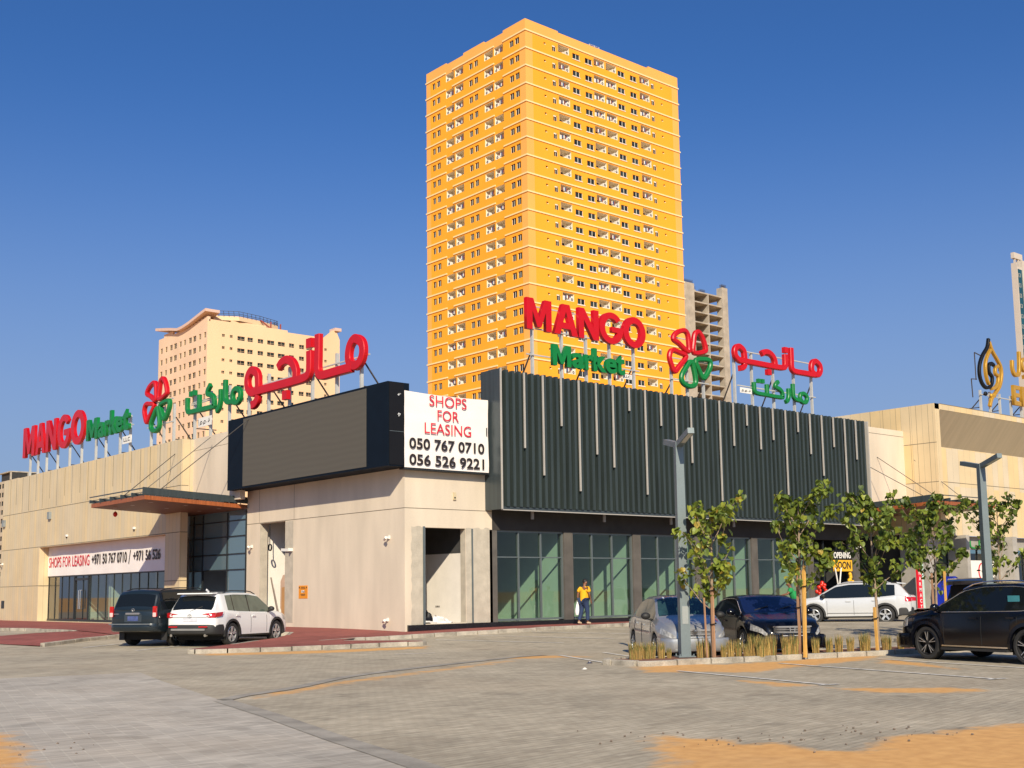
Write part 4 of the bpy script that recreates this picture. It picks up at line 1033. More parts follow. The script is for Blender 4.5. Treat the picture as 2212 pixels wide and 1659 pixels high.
def plate_ar(t, u0, u1, z0, z1, M):
    c = MB(); fbox(c, M, u0, u1, z0, z1, 0, .03); c.build("plate", CAMW, t, sc=True)
    w = u1-u0; h = z1-z0; zb = z0+.38*h
    c = MB()
    for k, f in enumerate((.22,.5)): 
        ribbon(c, arc(u0+w*f, zb+.06*h, w*.07, h*.14, 0, 330, 12), .035*w, M, .03, .036, bev=.002); ribbon(c, [(u0+w*(f-.08),zb-.02*h),(u0+w*(f-.1),zb-.2*h)], .04*w, M, .03, .035, bev=.002)
    ribbon(c, [(u0+w*.82,zb+.35*h),(u0+w*.86,zb+.1*h),(u0+w*.76,zb)], .05*w, M, .03, .036, bev=.002)
    for f in (.36,.66): fbox(c, M, u0+w*f-.02*w, u0+w*f+.02*w, zb-.03*h, zb+.05*h, .03, .036)
    c.build("lettering", BLKT, t, sc=True)
ML = FL(28.0); MR_ = FR(40.3)
# left: English
t = thing("rooftop_sign", "red MANGO and green Market letters on posts above the left panel wing", "sign", SC((28.0,77,9.9)), group="rooftop letter signs")
for ch, a, b in zip("MANGO", (-85.95,-83.35,-81.35,-79.15,-76.75), (-83.6,-81.55,-79.4,-76.95,-74.4)):
    letter(ch, a, b, 11.4 if ch in 'GO' else 11.48, 13.65 if ch in 'GO' else 13.6, ML, SRED, t, .2)
for ch, a, b, z1 in zip("Market", (-74.1,-72.2,-71.1,-70.35,-69.35,-68.4), (-72.3,-71.2,-70.4,-69.2,-68.4,-67.45), (12.78,12.42,12.42,12.95,12.42,12.75)):
    letter(ch, a, b, 11.45, z1, ML, SGRN, t, .18)
supports(t, ML, (-85.3,-83.7,-82,-79.9,-77.7,-75.6,-73.2,-71.6,-69.4,-67.9), 9.6, 12.4, (11.75,), -85.5, -67.2)
plate(t, "L.L.C", -68.65, -67.35, 10.7, 11.15, ML)
# left: emblem
t = thing("emblem_sign", "red and green five petal emblem on posts above the left panel wing", "sign", SC((28.0,63.6,9.9)), group="petal emblem signs")
logo(t, (-65.5,-61.85,10.85,13.95), ML, .25, .22)
supports(t, ML, (-64.9,-63.2,-61.9), 9.6, 12.3, (11.3,12.6), -65.2, -61.8)
# left: Arabic
t = thing("rooftop_sign", "big red and green Arabic letters on posts behind the LED screen", "sign", SC((28.0,50,10.3)), group="rooftop letter signs")
arabic(t, MANGO_AR, MANGO_DOTS, (0,1,0,1), (0,1,0,1), ML, .42, SRED, .22)
arabic(t, MARKET_AR, MARKET_DOTS, (0,1,0,1), (0,1,0,1), ML, .27, SGRN, .19)
supports(t, ML, (-59.3,-57.4,-55.3,-53.2,-51.2,-49.2,-47.1,-45,-43), 9.9, 12.4, (11.9,), -59.5, -42.2)
c = MB(); c.bar(ML @ Vector((-59.5,12.0,-.05)), ML @ Vector((-54,12.0,-.05)), .05, .05); c.build("rail", POST, t, sc=True)
plate_ar(t, -58.5, -57.0, 10.55, 11.05, ML)
# right: English
t = thing("rooftop_sign", "red MANGO over green Market letters on posts above the louvred fascia", "sign", SC((39,40.3,11.4)), group="rooftop letter signs")
for ch, a, b in zip("MANGO", (35.25,36.95,38.55,39.95,41.6), (36.8,38.5,39.9,41.6,43.2)):
    letter(ch, a, b, 13.6 if ch in 'GO' else 13.64, 15.17 if ch in 'GO' else 15.12, MR_, SRED, t, .2)
for ch, a, b, z1 in zip("Market", (36.86,38.1,38.95,39.5,40.33,41.08), (38.03,38.9,39.53,40.4,41.1,41.68), (13.13,12.88,12.88,13.25,12.88,13.12)):
    letter(ch, a, b, 12.12, z1, MR_, SGRN, t, .18)
supports(t, MR_, (35.85,37.7,39.3,40.9,42.6), 10.6, 13.9, (13.75,14.8,12.5), 35.4, 42.9)
plate(t, "LLC", 41.67, 42.28, 12.0, 12.24, MR_)
t = thing("emblem_sign", "red and green five petal emblem on posts above the louvred fascia", "sign", SC((46.7,40.3,11.4)), group="petal emblem signs")
logo(t, (44.95,48.4,11.98,15.18), MR_, .25, .2)
supports(t, MR_, (45.4,46.6,47.9), 10.6, 13.0, (12.4,13.5,14.6), 45.2, 48.2)
t = thing("rooftop_sign", "red Arabic word over green Arabic word on posts at right end of louvred fascia", "sign", SC((54,40.3,11.4)), group="rooftop letter signs")
arabic(t, MANGO_AR, MANGO_DOTS, (-53.1,-42.25,10.8,13.55), (50.16,58.26,13.42,15.28), MR_, .31, SRED, .22)
arabic(t, MARKET_AR, MARKET_DOTS, (-59.95,-53.55,11.1,12.75), (51.75,56.8,12.0,13.2), MR_, .22, SGRN, .18)
supports(t, MR_, (50.5,52.0,53.9,55.8,57.5), 10.6, 14.6, (14.55,12.6), 50.6, 57.7)
plate_ar(t, 50.75, 51.75, 12.2, 12.5, MR_)
# gold sign on the right wing
t = thing("rooftop_sign", "gold letters and black and gold drop shaped calligraphy on posts at right edge", "sign", SC((74.5,37.9,12.7)), group="rooftop letter signs")
MD = FR(37.9)
for pts, m, w in (([(73.6,17.69),(73.34,17.08),(72.7,16.49),(72.25,15.86),(72.12,15.21),(72.33,14.66),(72.79,14.38),(73.29,14.43),(73.65,14.72),(73.74,15.16),(73.41,15.42),(73.4,15.85),(73.71,16.07),(74.1,15.97)], BLACKM, .2),
 ([(73.63,17.48),(73.96,16.94),(74.54,16.42),(74.96,15.96),(74.99,15.37),(74.68,14.68),(74.03,14.11),(73.48,13.69),(73.17,13.16)], GOLD, .2),
 ([(73.75,16.98),(73.27,16.49),(72.96,15.95),(72.91,15.36),(73.06,14.88),(73.24,14.61)], GOLD, .18),
 ([(74.63,15.99),(74.25,15.8),(74.2,15.43),(74.54,15.29),(74.43,14.8),(74.0,14.47),(73.49,14.34)], GOLD, .2)):
    c = MB(); ribbon(c, crom(pts, 5), w, MD, 0, .18 + random.uniform(0,.02), bev=.02); c.build("calligraphy", m, t, sc=True)
for p, m in (((72.72,13.95),BLACKM),((73.5,13.9),GOLD),((73.85,13.95),GOLD)):
    c = MB(); c.ellipsoid(SC(MD @ Vector((p[0],p[1],.1))), (.16,.1,.13)); c.build("dot", m, t, smooth=True)
for pts, cl in (([(76.58,16.59),(76.55,16.06),(76.73,15.71),(77.09,15.64),(77.42,15.82),(77.57,16.55),(77.62,17.31)],False),([(77.93,16.74),(78.4,16.87),(78.76,16.69),(78.62,16.22),(78.14,16.09),(77.9,16.36)],True),([(78.7,16.2),(78.5,15.8),(78.0,15.6)],False)):
    c = MB(); ribbon(c, crom(pts, 5, cl), .26, MD, 0, .2, cl, bev=.02); c.build("letter", GOLD, t, sc=True)
letter('E', 76.36, 77.3, 13.55, 14.9, MD, GOLD, t, .2); letter('N', 77.5, 78.7, 13.55, 14.9, MD, GOLD, t, .2)
supports(t, MD, (72.5,73.7,75.0,76.5,77.9), 12.4, 14.2, (13.9,), 72.2, 78.8)
c = MB()
for a, b in (((71.9,14.8),(71.9,16.6)),((71.9,16.6),(72.9,16.45)),((74.6,16.5),(75.0,16.3)),((75.0,16.3),(75.0,15.7)),((71.3,14.8),(72.0,14.85)),((71.3,14.8),(71.35,13.6))): c.bar(MD @ Vector((a[0],a[1],-.05)), MD @ Vector((b[0],b[1],-.05)), .05, .05)
c.build("bracket", RUST, t, sc=True)
# ---------------- street lamps
LAMPM = mat("grey_lamp_paint", (.165,.20,.205), .45, metal=.2, var=.06)
def lamp(x, y, z, h, label, ang):
    t = thing("street_lamp", label, "street lamp", (x, y, z), R(ang), group="square street lamps in the planters")
    c = MB(); w0, w1 = .115, .09
    c.hexa([(-w0,-w0,0),(w0,-w0,0),(w0,w0,0),(-w0,w0,0),(-w1,-w1,h),(w1,-w1,h),(w1,w1,h),(-w1,w1,h)]); c.build("pole", LAMPM, t, local=True)
    c = MB(); c.box(-.2,-.2,0,.2,.2,.025)
    for a in (-1,1):
        for b in (-1,1): c.tube([(a*.16,b*.16,.02),(a*.16,b*.16,.07)], .018, 6)
    c.build("base_plate", LAMPM, t, local=True)
    c = MB(); c.box(-w0-.003,-.07,.75,-w0+.02,.07,1.15); c.build("access_door", mat("access_grey", (.27,.29,.28), .5), t, local=True)
    for s in (-1, 1):
        c = MB(); a = Vector((s*.02,0,h-.06)); b = Vector((s*1.05,0,h+.14)); c.bar(a, b, .15, .13); ar = c.build("arm", LAMPM, t, local=True)
        c = MB(); d = (b-a); u = d.cross(Vector((0,1,0))).normalized()*.067
        q = [a+d*.35, b-d*.03]; n_ = Vector((0,.055,0)); dn = Vector((0,0,-.068))
        c.face([q[0]+n_+dn, q[1]+n_+dn, q[1]-n_+dn, q[0]-n_+dn]); c.build("light_panel", mat("lamp_lens", (.5,.5,.46), .3), ar, local=True)
lamp(20.86, 18.43, .11, 4.95, "grey square street lamp standing by silver sedan in planter", 57.5)
lamp(33.1, 17.5, .13, 5.05, "grey square street lamp standing behind black SUV at right", 57.5)
# ================================================================= background buildings
def spread(objs_parent, mesh_name, me, mats, spots, limit, stuffname):
    """first `limit` spots become parts sharing one mesh, the rest one part of kind stuff"""
    for i, M in enumerate(spots[:limit]):
        o = bpy.data.objects.new(mesh_name, me); COL.objects.link(o); o.parent = objs_parent
        o.matrix_parent_inverse = objs_parent.matrix_basis.inverted(); o.matrix_basis = M
    rest = spots[limit:]
    if rest:
        V = []; F = []; MI = []
        for M in rest:
            b = len(V); V += [tuple(M @ v.co) for v in me.vertices]
            for p in me.polygons: F.append([b+k for k in p.vertices]); MI.append(p.material_index)
        m2 = bpy.data.meshes.new(stuffname); m2.from_pydata(V, [], F)
        for mt in mats: m2.materials.append(mt)
        m2.polygons.foreach_set("material_index", MI)
        o = bpy.data.objects.new(stuffname, m2); COL.objects.link(o); put(o, objs_parent); o["kind"] = "stuff"
def proto_mesh(mb, name, mats):
    me = bpy.data.meshes.new(name); me.from_pydata(mb.v, [], mb.f)
    for mt in mats: me.materials.append(mt)
    me.polygons.foreach_set("material_index", mb.m); return me
I4 = Matrix.Identity(4)
def at(M, u, v): return M @ Matrix.Translation((u, v, 0))
# ---------------- yellow tower
YEL = mat("tower_yellow", (.86,.355,.018), .85, var=.05, vs=.12, fine=.02, stretch=(1,1,.3))
YEL2 = mat("tower_tan", (.80,.38,.085), .85, var=.05, vs=.12, fine=.02)
CRM = mat("tower_cream_band", (.80,.62,.32), .8, var=.03)
WINP = mat("tower_pane", (.022,.030,.030), .3, spec=.3, var=.85, vs=.55, fine=.2, fs=2.0)
WINF = mat("window_white", (.72,.66,.55), .6, var=.03)
BALC = mat("balcony_white", (.80,.70,.54), .8, var=.05)
AC = mat("ac_white", (.7,.66,.58), .6, var=.05)
DK = mat("dark_opening", (.03,.028,.025), .7, var=.2)
TX, TY, TZ = 139.03, 157.4, 105.85
FH = 3.466; NFL = 21          # floors with openings (the rest stand hidden behind the shops)
tw = thing("residential_tower", "tall yellow residential tower with cream floor bands and many balconies", "tower", (TX, TY, 0))
MLt = frame('L', TX); MLt = MLt @ Matrix.Translation((-TY, 0, 0))     # u = -(distance from corner)
MRt = frame('R', TY) @ Matrix.Translation((TX, 0, 0))
LW = [(-29.0,-27.95),(-27.45,-26.3),(-16.9,-15.75),(-15.25,-14.1),(-4.6,-3.35),(-3.0,-1.75)]
LB = [(-24.35,-21.7),(-21.35,-18.7),(-12.1,-9.45),(-9.1,-6.45)]
RWN = [(12.1,14.0),(15.45,17.35),(24.5,26.45),(28.05,29.85)]
RB = [(8.3,11.25),(17.8,20.75),(21.15,24.05),(30.75,33.7)]
RS = [(6.8,7.75),(34.2,35.2)]; RV = [(4.65,5.15),(37.1,37.6)]
hl, hr = [], []
for i in range(NFL):
    zb = TZ - FH*i
    hl += [(a, b, zb-2.15, zb-.88, .22) for a, b in LW] + [(a, b, zb-2.05, zb-.5, 1.5) for a, b in LB]
    hr += [(a, b, zb-2.28, zb-1.16, .16) for a, b in RWN] + [(a, b, zb-2.0, zb-.5, 1.5) for a, b in RB] + [(a, b, zb-2.3, zb-1.22, .2) for a, b in RS] + [(a, b, zb-1.65, zb-1.2, .4) for a, b in RV]
mb = MB()
colL = lambda u, z: 1 if (u > -1.6 or u < -29.6 or z > TZ) else 0
colR = lambda u, z: 1 if (u < 1.8 or u > 40.5 or z > TZ) else 0
wall(mb, MLt, -31, 0, 0, 107.5, hl, colL, 0, xcuts=(-1.6,-29.6)); wall(mb, MRt, 0, 42.4, 0, 107.5, hr, colR, 0, xcuts=(1.8,40.5))
mb.face([(TX,TY+31,0),(TX+42.4,TY+31,0),(TX+42.4,TY+31,107.5),(TX,TY+31,107.5)]); mb.face([(TX+42.4,TY,0),(TX+42.4,TY+31,0),(TX+42.4,TY+31,107.5),(TX+42.4,TY,107.5)])
mb.face([(TX,TY,106.4),(TX+42.4,TY,106.4),(TX+42.4,TY+31,106.4),(TX,TY+31,106.4)],1)
for u0, u1, z in ((-31,-24.3,107.85),(-18.65,-12.2,107.9),(-6.43,0,107.92)): fbox(mb, MLt, u0, u1, 107.5, z, -.4, 0, 1)
for u0, u1, z in ((0.4,8.35,107.92),(8.35,33.5,107.66),(33.5,42.4,108.1)): fbox(mb, MRt, u0, u1, 107.5, z, -.4, 0, 1)
mb.build("wall", [YEL, YEL2], tw)
for i in range(NFL):
    z1 = TZ-FH*i; 
    for M, a, b in ((MLt,-31.15,-24.37),(MLt,-22.2,-9.1),(MLt,-6.46,.18),(MRt,-.0,42.55)):
        c = MB(); fbox(c, M, a, b, z1-.27, z1, 0, .16); c.build("band", CRM, tw)
def win_proto(w, h, dep, mull, sill):
    c = MB()
    c.face([(-w/2,-h/2,-dep+.01),(w/2,-h/2,-dep+.01),(w/2,h/2,-dep+.01),(-w/2,h/2,-dep+.01)], 0)
    fw_ = .06 if sill else .03
    for k in range(mull+2):
        x = -w/2+w*k/(mull+1); c.box(x-fw_*.75 if 0 < k <= mull else x-(0 if k == 0 else fw_), -h/2, -dep+.015, x+fw_*.75 if 0 < k <= mull else x+(fw_ if k == 0 else 0), h/2, -dep+.07, 1)
    if sill: c.box(-w/2,-h/2,-dep+.015,w/2,-h/2+.1,-dep+.09,1); c.box(-w/2-.08,-h/2-.16,0,w/2+.08,-h/2-.02,.1,1)
    return c
spots = {"L": [], "R": [], "S": [], "B": [], "C": [], "V": []}
for i in reversed(range(NFL)):
    zb = TZ-FH*i
    spots["L"] += [at(MLt, (a+b)/2, zb-1.515) for a, b in LW]
    spots["R"] += [at(MRt, (a+b)/2, zb-1.72) for a, b in RWN]
    spots["S"] += [at(MRt, (a+b)/2, zb-1.76) for a, b in RS]
    spots["B"] += [at(MLt, (a+b)/2, zb-2.05) for a, b in LB]
    spots["C"] += [at(MRt, (a+b)/2, zb-2.0) for a, b in RB]
    spots["V"] += [at(MRt, (a+b)/2, zb-1.42) for a, b in RV]
for s in spots.values(): random.Random(3).shuffle(s)
cL = win_proto(1.15, 1.27, .2, 1, False); meL = proto_mesh(cL, "window", [WINP, WINF]); spread(tw, "window", meL, [WINP, WINF], spots["L"], 48, "windows")
cR = win_proto(1.9, 1.12, .14, 1, True); meR = proto_mesh(cR, "window", [WINP, WINF]); spread(tw, "window", meR, [WINP, WINF], spots["R"], 40, "windows")
cS = win_proto(.95, 1.08, .18, 1, False); cS.box(-.47,.3,-.1,.2,.54,.0,1); meS = proto_mesh(cS, "window", [WINP, WINF]); spread(tw, "window", meS, [WINP, WINF], spots["S"], 12, "windows")
LAUN = [mat('laundry_red', (.22,.05,.04), .8), mat('laundry_white', (.75,.74,.7), .8), mat('laundry_blue', (.06,.1,.25), .8)]
def balc_proto(w, h, left, var=0):
    c = MB(); e = .004
    x0, x1, d = -w/2+e, w/2-e, 1.48
    c.face([(x0,e,-d),(x1,e,-d),(x1,h-e,-d),(x0,h-e,-d)], 0); c.face([(x0,e,-.02),(x1,e,-.02),(x1,e,-d),(x0,e,-d)], 0); c.face([(x0,h-e,-.02),(x0,h-e,-d),(x1,h-e,-d),(x1,h-e,-.02)], 0)
    c.face([(x0,e,-.02),(x0,e,-d),(x0,h-e,-d),(x0,h-e,-.02)], 0); c.face([(x1,e,-.02),(x1,h-e,-.02),(x1,h-e,-d),(x1,e,-d)], 0)
    s = -1 if left else 1
    c.box(s*.1-.45,e,-d+.03,s*.1+.45,h*.72,-d+.02,2)                       # door
    c.box(s*(w/2-.85),.05,-.75,s*(w/2-.08),.75,-.12,1)                      # air conditioner
    c.disc((s*(w/2-.46),.4,-.118), (0,0,1), .27, .006, 12, 2); c.disc((s*(w/2-.46),.4,-.113), (0,0,1), .1, .006, 8, 1)
    if var:
        for k in range(2+2*var): c.box(-.7+.36*k,.55,-.3-.1*var,-.45+.36*k,1.25,-.28-.1*var,3+(k*var) % 3)
    if var == 2: c.box(-w/2+.2,.02,-.6,-w/2+.7,.9,-.2,1)
    for k in range(3): c.box(-s*(w/2-.15-.12*k)-.03, .1, -.5, -s*(w/2-.15-.12*k)+.03, h-.1, -.44, 1)   # pipes
    c.box(-s*(w/2-.3)-.25,.02,-.9,-s*(w/2-.3)+.25,.35,-.5,2); c.box(-.3,.02,-.35,.2,.22,-.1,0)
    return c
BM_ = [BALC, AC, DK] + LAUN
for key, w_, h_, lf in (("B", 2.65, 1.55, True), ("C", 2.9, 1.5, False)):
    for v_, (f0, f1) in enumerate(((0,.55),(.55,.8),(.8,1))):
        q_ = spots[key]; seg = q_[int(len(q_)*f0):int(len(q_)*f1)]
        spread(tw, "balcony", proto_mesh(balc_proto(w_, h_, lf, v_), "balcony", BM_), BM_, seg, (26,12,11)[v_], "balconies")
cV = MB(); cV.face([(-.25,-.22,-.2),(.25,-.22,-.2),(.25,.22,-.2),(-.25,.22,-.2)], 0); cV.box(-.02,-.22,-.15,.25,-.05,.02,1); meV = proto_mesh(cV, "vent", [DK, CRM]); spread(tw, "vent", meV, [DK, CRM], spots["V"], 42, "vents")
c = MB()
for x in (15.0,16.5,18,19.3,20.6):
    for y in (1.2,3.6): c.tube([(TX+x,TY+y,106.4),(TX+x,TY+y,108.75 if x > 17 else 108.0)], .05, 5)
for z in (107.8,108.2,108.7):
    for y in (1.2,3.6): c.tube([(TX+(18 if z > 108.1 else 15),TY+y,z),(TX+20.6,TY+y,z)], .04, 5)
    for x in (18,20.6): c.tube([(TX+x,TY+1.2,z),(TX+x,TY+3.6,z)], .04, 5)
c.build("roof_cage", WINF, tw)
# ---------------- cream apartment block
CW = mat("cream_block", (.76,.53,.32), .85, var=.06, vs=.1, fine=.03, stretch=(1,1,.25))
CW2 = mat("cream_block_pink", (.72,.52,.36), .85, var=.06, vs=.15)
PINK = mat("roof_pink", (.62,.44,.36), .8, var=.08)
BX, BY = 139.27, 286.99
ap = thing("apartment_block", "cream apartment block with curved roof edge and rooftop helipad", "apartment block", (BX, BY, 0))
MLb = frame('L', BX) @ Matrix.Translation((-BY,0,0)); MRb = frame('R', BY) @ Matrix.Translation((BX,0,0))
bl = [(-29.2,-27.8),(-26.05,-24.75),(-23.1,-21.4),(-20.5,-18.6),(-16.9,-15.6),(-14.2,-12.9),(-11.15,-9.35),(-8.55,-6.65),(-5.0,-3.7),(-2.0,-.7)]
brr = [(4.25,5.1),(6.55,7.4),(8.8,11.0),(11.8,13.45),(14.9,16.6),(17.8,20.0),(21.1,23.3),(24.6,26.2),(27.8,29.4),(30.1,32.1),(36.0,36.8)]
hl, hr = [], []
for i in range(10):
    zt_ = 71.35-3.33*i
    hl += [(a, b, zt_-1.5, zt_, .3) for a, b in bl]; hr += [(a, b, zt_-1.3 if b-a > 1 else zt_-.9, zt_-.15, .25) for a, b in brr]
mb = MB()
wall(mb, MLb, -30.5, 0, 0, 74.2, hl, 1, 0, xcuts=()); wall(mb, MRb, 0, 41.1, 0, 74.2, hr, 0)
mb.face([(BX,BY,74),(BX+41,BY,74),(BX+41,BY+30.5,74),(BX,BY+30.5,74)])
fbox(mb, MRb, 0.5, 24.1, 74.2, 74.75, -.5, 0); fbox(mb, MRb, 7, 17.4, 74.75, 75.2, -.6, -.1); fbox(mb, MLb, -27.1, -21.2, 74.2, 75.1, -.5, 0, 1)
# rising corner wall under the roof wing and the far fin
for k in range(6):
    u0, u1 = -12+2*k, -10+2*k; fbox(mb, MLb, u0, u1, 74.2, 74.35+.22*k, -.8, -.0, 1)
mb.face([MRb @ Vector(q) for q in ((35.9,74.2,0),(41.1,74.2,0),(39.6,77.3,0),(38.6,76.5,0))]); mb.face([MRb @ Vector(q) for q in ((35.9,74.2,-1),(41.1,74.2,-1),(39.6,77.3,-1),(38.6,76.5,-1))])
mb.build("wall", [CW, CW2], ap)
prof = [(-30.4,77.4,76.5),(-21.2,75.9,75.05),(-16.3,74.95,74.4),(-13.3,75.02,74.35),(-9.2,75.5,74.6),(-3.5,76.5,75.3),(1.0,77.27,75.5)]
mb = MB(); rows = []
for u, z1, z0 in prof:
    z0 = z1-.75; rows.append([MLb @ Vector((u,z0,1.2)), MLb @ Vector((u,z1,1.2)), MLb @ Vector((u,z1,-3)), MLb @ Vector((u,z0,-3))])
mb.grid(rows, 0, True); mb.face(rows[0]); mb.face(rows[-1][::-1])
mb.build("roof_wing", PINK, ap)
mb = MB(); fbox(mb, MRb, 39.2, 41.3, 76.6, 77.5, -2.5, .6); mb.build("roof_wing", PINK, ap)
def bwin(w, h):
    c = MB(); c.face([(-w/2,0,-.2),(w/2,0,-.2),(w/2,h,-.2),(-w/2,h,-.2)], 0)
    c.box(-.025,0,-.18,.025,h,-.14,1); c.box(-w/2,h*.32,-.18,w/2,h*.32+.05,-.14,1); return c
sl = {}; 
for i in range(10):
    zt_ = 71.35-3.33*i
    for a, b in bl: sl.setdefault((round(b-a,1),1.5), []).append(at(MLb,(a+b)/2,zt_-1.5))
    for a, b in brr: sl.setdefault((round(b-a,1), 1.15 if b-a > 1 else .75), []).append(at(MRb,(a+b)/2,zt_-1.3 if b-a > 1 else zt_-.9))
per = max(1, 98//len(sl))
for (w, h), sp_ in sl.items(): spread(ap, "window", proto_mesh(bwin(w, h), "window", [WINP, CW]), [WINP, CW], sp_, per, "windows")
mb = MB()     # helipad deck with net fence
oc = [(3,.5),(9,-2.5),(16,-1.2),(23,1.5),(24,7),(18,11),(9,11),(4,7)]
mb.prism([(BX+x,BY+y+2) for x, y in oc], 75.3, 76.5); mb.build("helipad", CW, ap)
mb = MB()
for k in range(len(oc)):
    (x0,y0),(x1,y1) = oc[k], oc[(k+1) % len(oc)]
    for j in range(5):
        f = j/5; x, y = BX+x0+(x1-x0)*f, BY+2+y0+(y1-y0)*f; mb.bar((x,y,76.3),(x-.5,y-.6,77.7),.1,.1)
    for z, o in ((76.7,.1),(77.1,.25),(77.7,.5)): mb.bar((BX+x0-o,BY+2+y0-o,z),(BX+x1-o,BY+2+y1-o,z),.09,.09)
mb.build("net_fence", RUST, ap)
for a_, b_ in (((16,.5,76.6),(19,.2,74.6)),((19,.3,74.4),(19,.3,76.5)),((22,.3,74.4),(22,.3,76.3))):
    mb = MB(); mb.bar((BX+a_[0],BY+a_[1],a_[2]),(BX+b_[0],BY+b_[1],b_[2]),.3,.3); mb.build("red_steel", mat("red_steel", (.3,.06,.04), .7), ap)
# ---------------- concrete frame under construction
CON = mat("bare_concrete", (.38,.33,.26), .9, var=.2, vs=.4, bump=.1, bs=3)
CON2 = mat("bare_concrete_dark", (.26,.22,.18), .9, var=.2, vs=.4)
KX, KY = 302.0, 257.6
cf = thing("concrete_frame", "unfinished grey concrete tower frame with open floors behind yellow tower", "building", (KX, KY, 0))
for i in range(16):
    z = 101.95-3.5*i
    c = MB(); c.box(KX-8,KY,z-.45,KX+17.2,KY+13,z); c.build("floor_slab", CON, cf)
for x0, x1, y0, y1, zt_ in ((-5.6,-.2,-.25,.9,104.2),(3.3,7.2,5.5,12.9,104.4),(7.0,7.35,-.1,5.5,101.5),(14.4,17.3,-.3,2.2,105.2),(10.9,13.8,6.5,7.2,104.3),(-.3,-.0,.2,9,101.5),(-8.5,-8.0,0,12,101.5),(16.9,17.2,8.5,12.9,101.5)):
    c = MB(); c.box(KX+x0,KY+y0,30,KX+x1,KY+y1,zt_); c.build("concrete_wall", CON, cf)
for x0, x1, y, z in ((-4.4,-.3,.3,104.2),(3.4,7.1,5.6,104.4),(11,13.7,6.8,104.3),(14.5,17.1,.2,105.2)):
    c = MB()
    for k in range(9):
        x = KX+x0+(x1-x0)*k/8; c.bar((x,KY+y,z),(x,KY+y,z+1.3),.07,.07); c.bar((x+.1,KY+y+.7,z),(x+.1,KY+y+.7,z+1.2),.07,.07)
    c.bar((KX+x0,KY+y,z+.6),(KX+x1,KY+y,z+.6),.06,.06)
    c.build("rebar", RUST, cf)
# ---------------- far left concrete building
FX, FY = 139.03, 441.6
fl_ = thing("unfinished_building", "distant unfinished building with dark window holes at far left edge", "building", (FX, FY, 0))
MLf = frame('L', FX) @ Matrix.Translation((-FY,0,0))
hl = []
for i in range(11):
    for u in (-6.4,-9.2,-12.2,-15.2): hl.append((u, u+1.7, 41.6-3.2*i, 43.3-3.2*i, .6))
mb = MB(); wall(mb, MLf, -40, 8, 0, 44.2, hl, 0, 1); mb.face([(FX,FY-8,0),(FX+30,FY-8,0),(FX+30,FY-8,44.2),(FX,FY-8,44.2)]); mb.face([(FX,FY-8,44.2),(FX+30,FY-8,44.2),(FX+30,FY+40,44.2),(FX,FY+40,44.2)])
mb.face([MLf @ Vector(q) for q in ((-40,0,-.6),(8,0,-.6),(8,44,-.6),(-40,44,-.6))], 1)
mb.build("wall", [mat("old_concrete", (.45,.38,.28), .9, var=.15, vs=.2), DK], fl_)
mb = MB(); mb.box(FX+.5,FY,44.2,FX+9,FY+12,46.9); mb.build("rooftop_plant", DK, fl_)
mb = MB(); fbox(mb, MLf, -13, .2, 47.0, 47.4, -9, .3); fbox(mb, MLf, -.25, .1, 44.2, 47.0, -.3, .3); mb.box(FX+5.8,FY-.3,44.2,FX+6.4,FY+.1,47); mb.build("roof_frame", CON, fl_)
# ---------------- far right tower
GX_, GY_ = 359.4, 175.6
gt = thing("glass_tower", "distant grey tower with teal glass strip at right edge", "tower", (GX_, GY_, 0))
MRg = frame('R', GY_) @ Matrix.Translation((GX_,0,0))
GREYC = mat("tower_grey", (.50,.45,.39), .8, var=.06, vs=.1)
mb = MB(); mb.box(GX_+3.8,GY_,0,GX_+4.2,GY_+1.9,103.9); mb.box(GX_+3.85,GY_+.02,0,GX_+30,GY_+1.85,102.6); mb.box(GX_+6.9,GY_-.3,0,GX_+30,GY_+1.8,105); mb.build("wall", GREYC, gt)
mb = MB(); fbox(mb, MRg, 4.25, 6.9, 0, 101.8, -.2, .06); gl_ = mb.build("glass_strip", mat("teal_glass", (.01,.075,.10), .2, var=.3, vs=.3), gt)
for i in range(16):
    c = MB(); z = 100.4-3.35*i
    for a, b, p, q in ((4.4,5.6,0,.08),(4.4,5.6,1.1,1.18),(4.4,4.5,.08,1.1),(5.5,5.6,.08,1.1)): fbox(c, MRg, a, b, z-1.2+p, z-1.2+q, .06, .12)
    c.build("window_frame", GREYC, gt)
mb = MB(); fbox(mb, MRg, 3.5, 9, 105.4, 107.3, -1.6, -.5); mb.box(GX_+4.2,GY_+.6,102.6,GX_+4.5,GY_+1.2,105.4); mb.box(GX_+6.5,GY_+.6,102.6,GX_+6.8,GY_+1.2,105.4); mb.build("roof_block", GREYC, gt)
# ================================================================= cars
def paint(name, col, metal=.0, rough=.3, coat=1.0): return mat(name, col, rough, metal, var=.02, fine=.0, coat=coat)
CGLASS = mat("car_glass_dark", (.007,.009,.010), .04, var=0, fine=0, spec=.4)
CGLASS_G = mat("car_glass_green", (.10,.125,.095), .06, var=.25, vs=2.5, fine=0, spec=.7)
CGLASS_B = mat("car_glass_blue", (.006,.012,.05), .03, var=0, fine=0, spec=1.0)
CLAD = mat("black_plastic", (.022,.021,.02), .6, var=.15)
TYRE = mat("tyre_rubber", (.022,.021,.02), .8, var=.2, vs=6)
RIMS = mat("alloy_rim", (.60,.60,.60), .3, metal=.7, var=.05)
RIMD = mat("dark_rim", (.035,.035,.037), .35, metal=.5, var=.05)
CHRM = mat("chrome", (.75,.75,.75), .15, metal=1.0, var=0, fine=0)
TAILR = mat("tail_light_red", (.42,.006,.008), .12, var=.2, vs=14, fine=0, coat=.6)
LENS = mat("headlight_lens", (.36,.35,.33), .12, var=.5, vs=14, fine=.1, coat=.6)
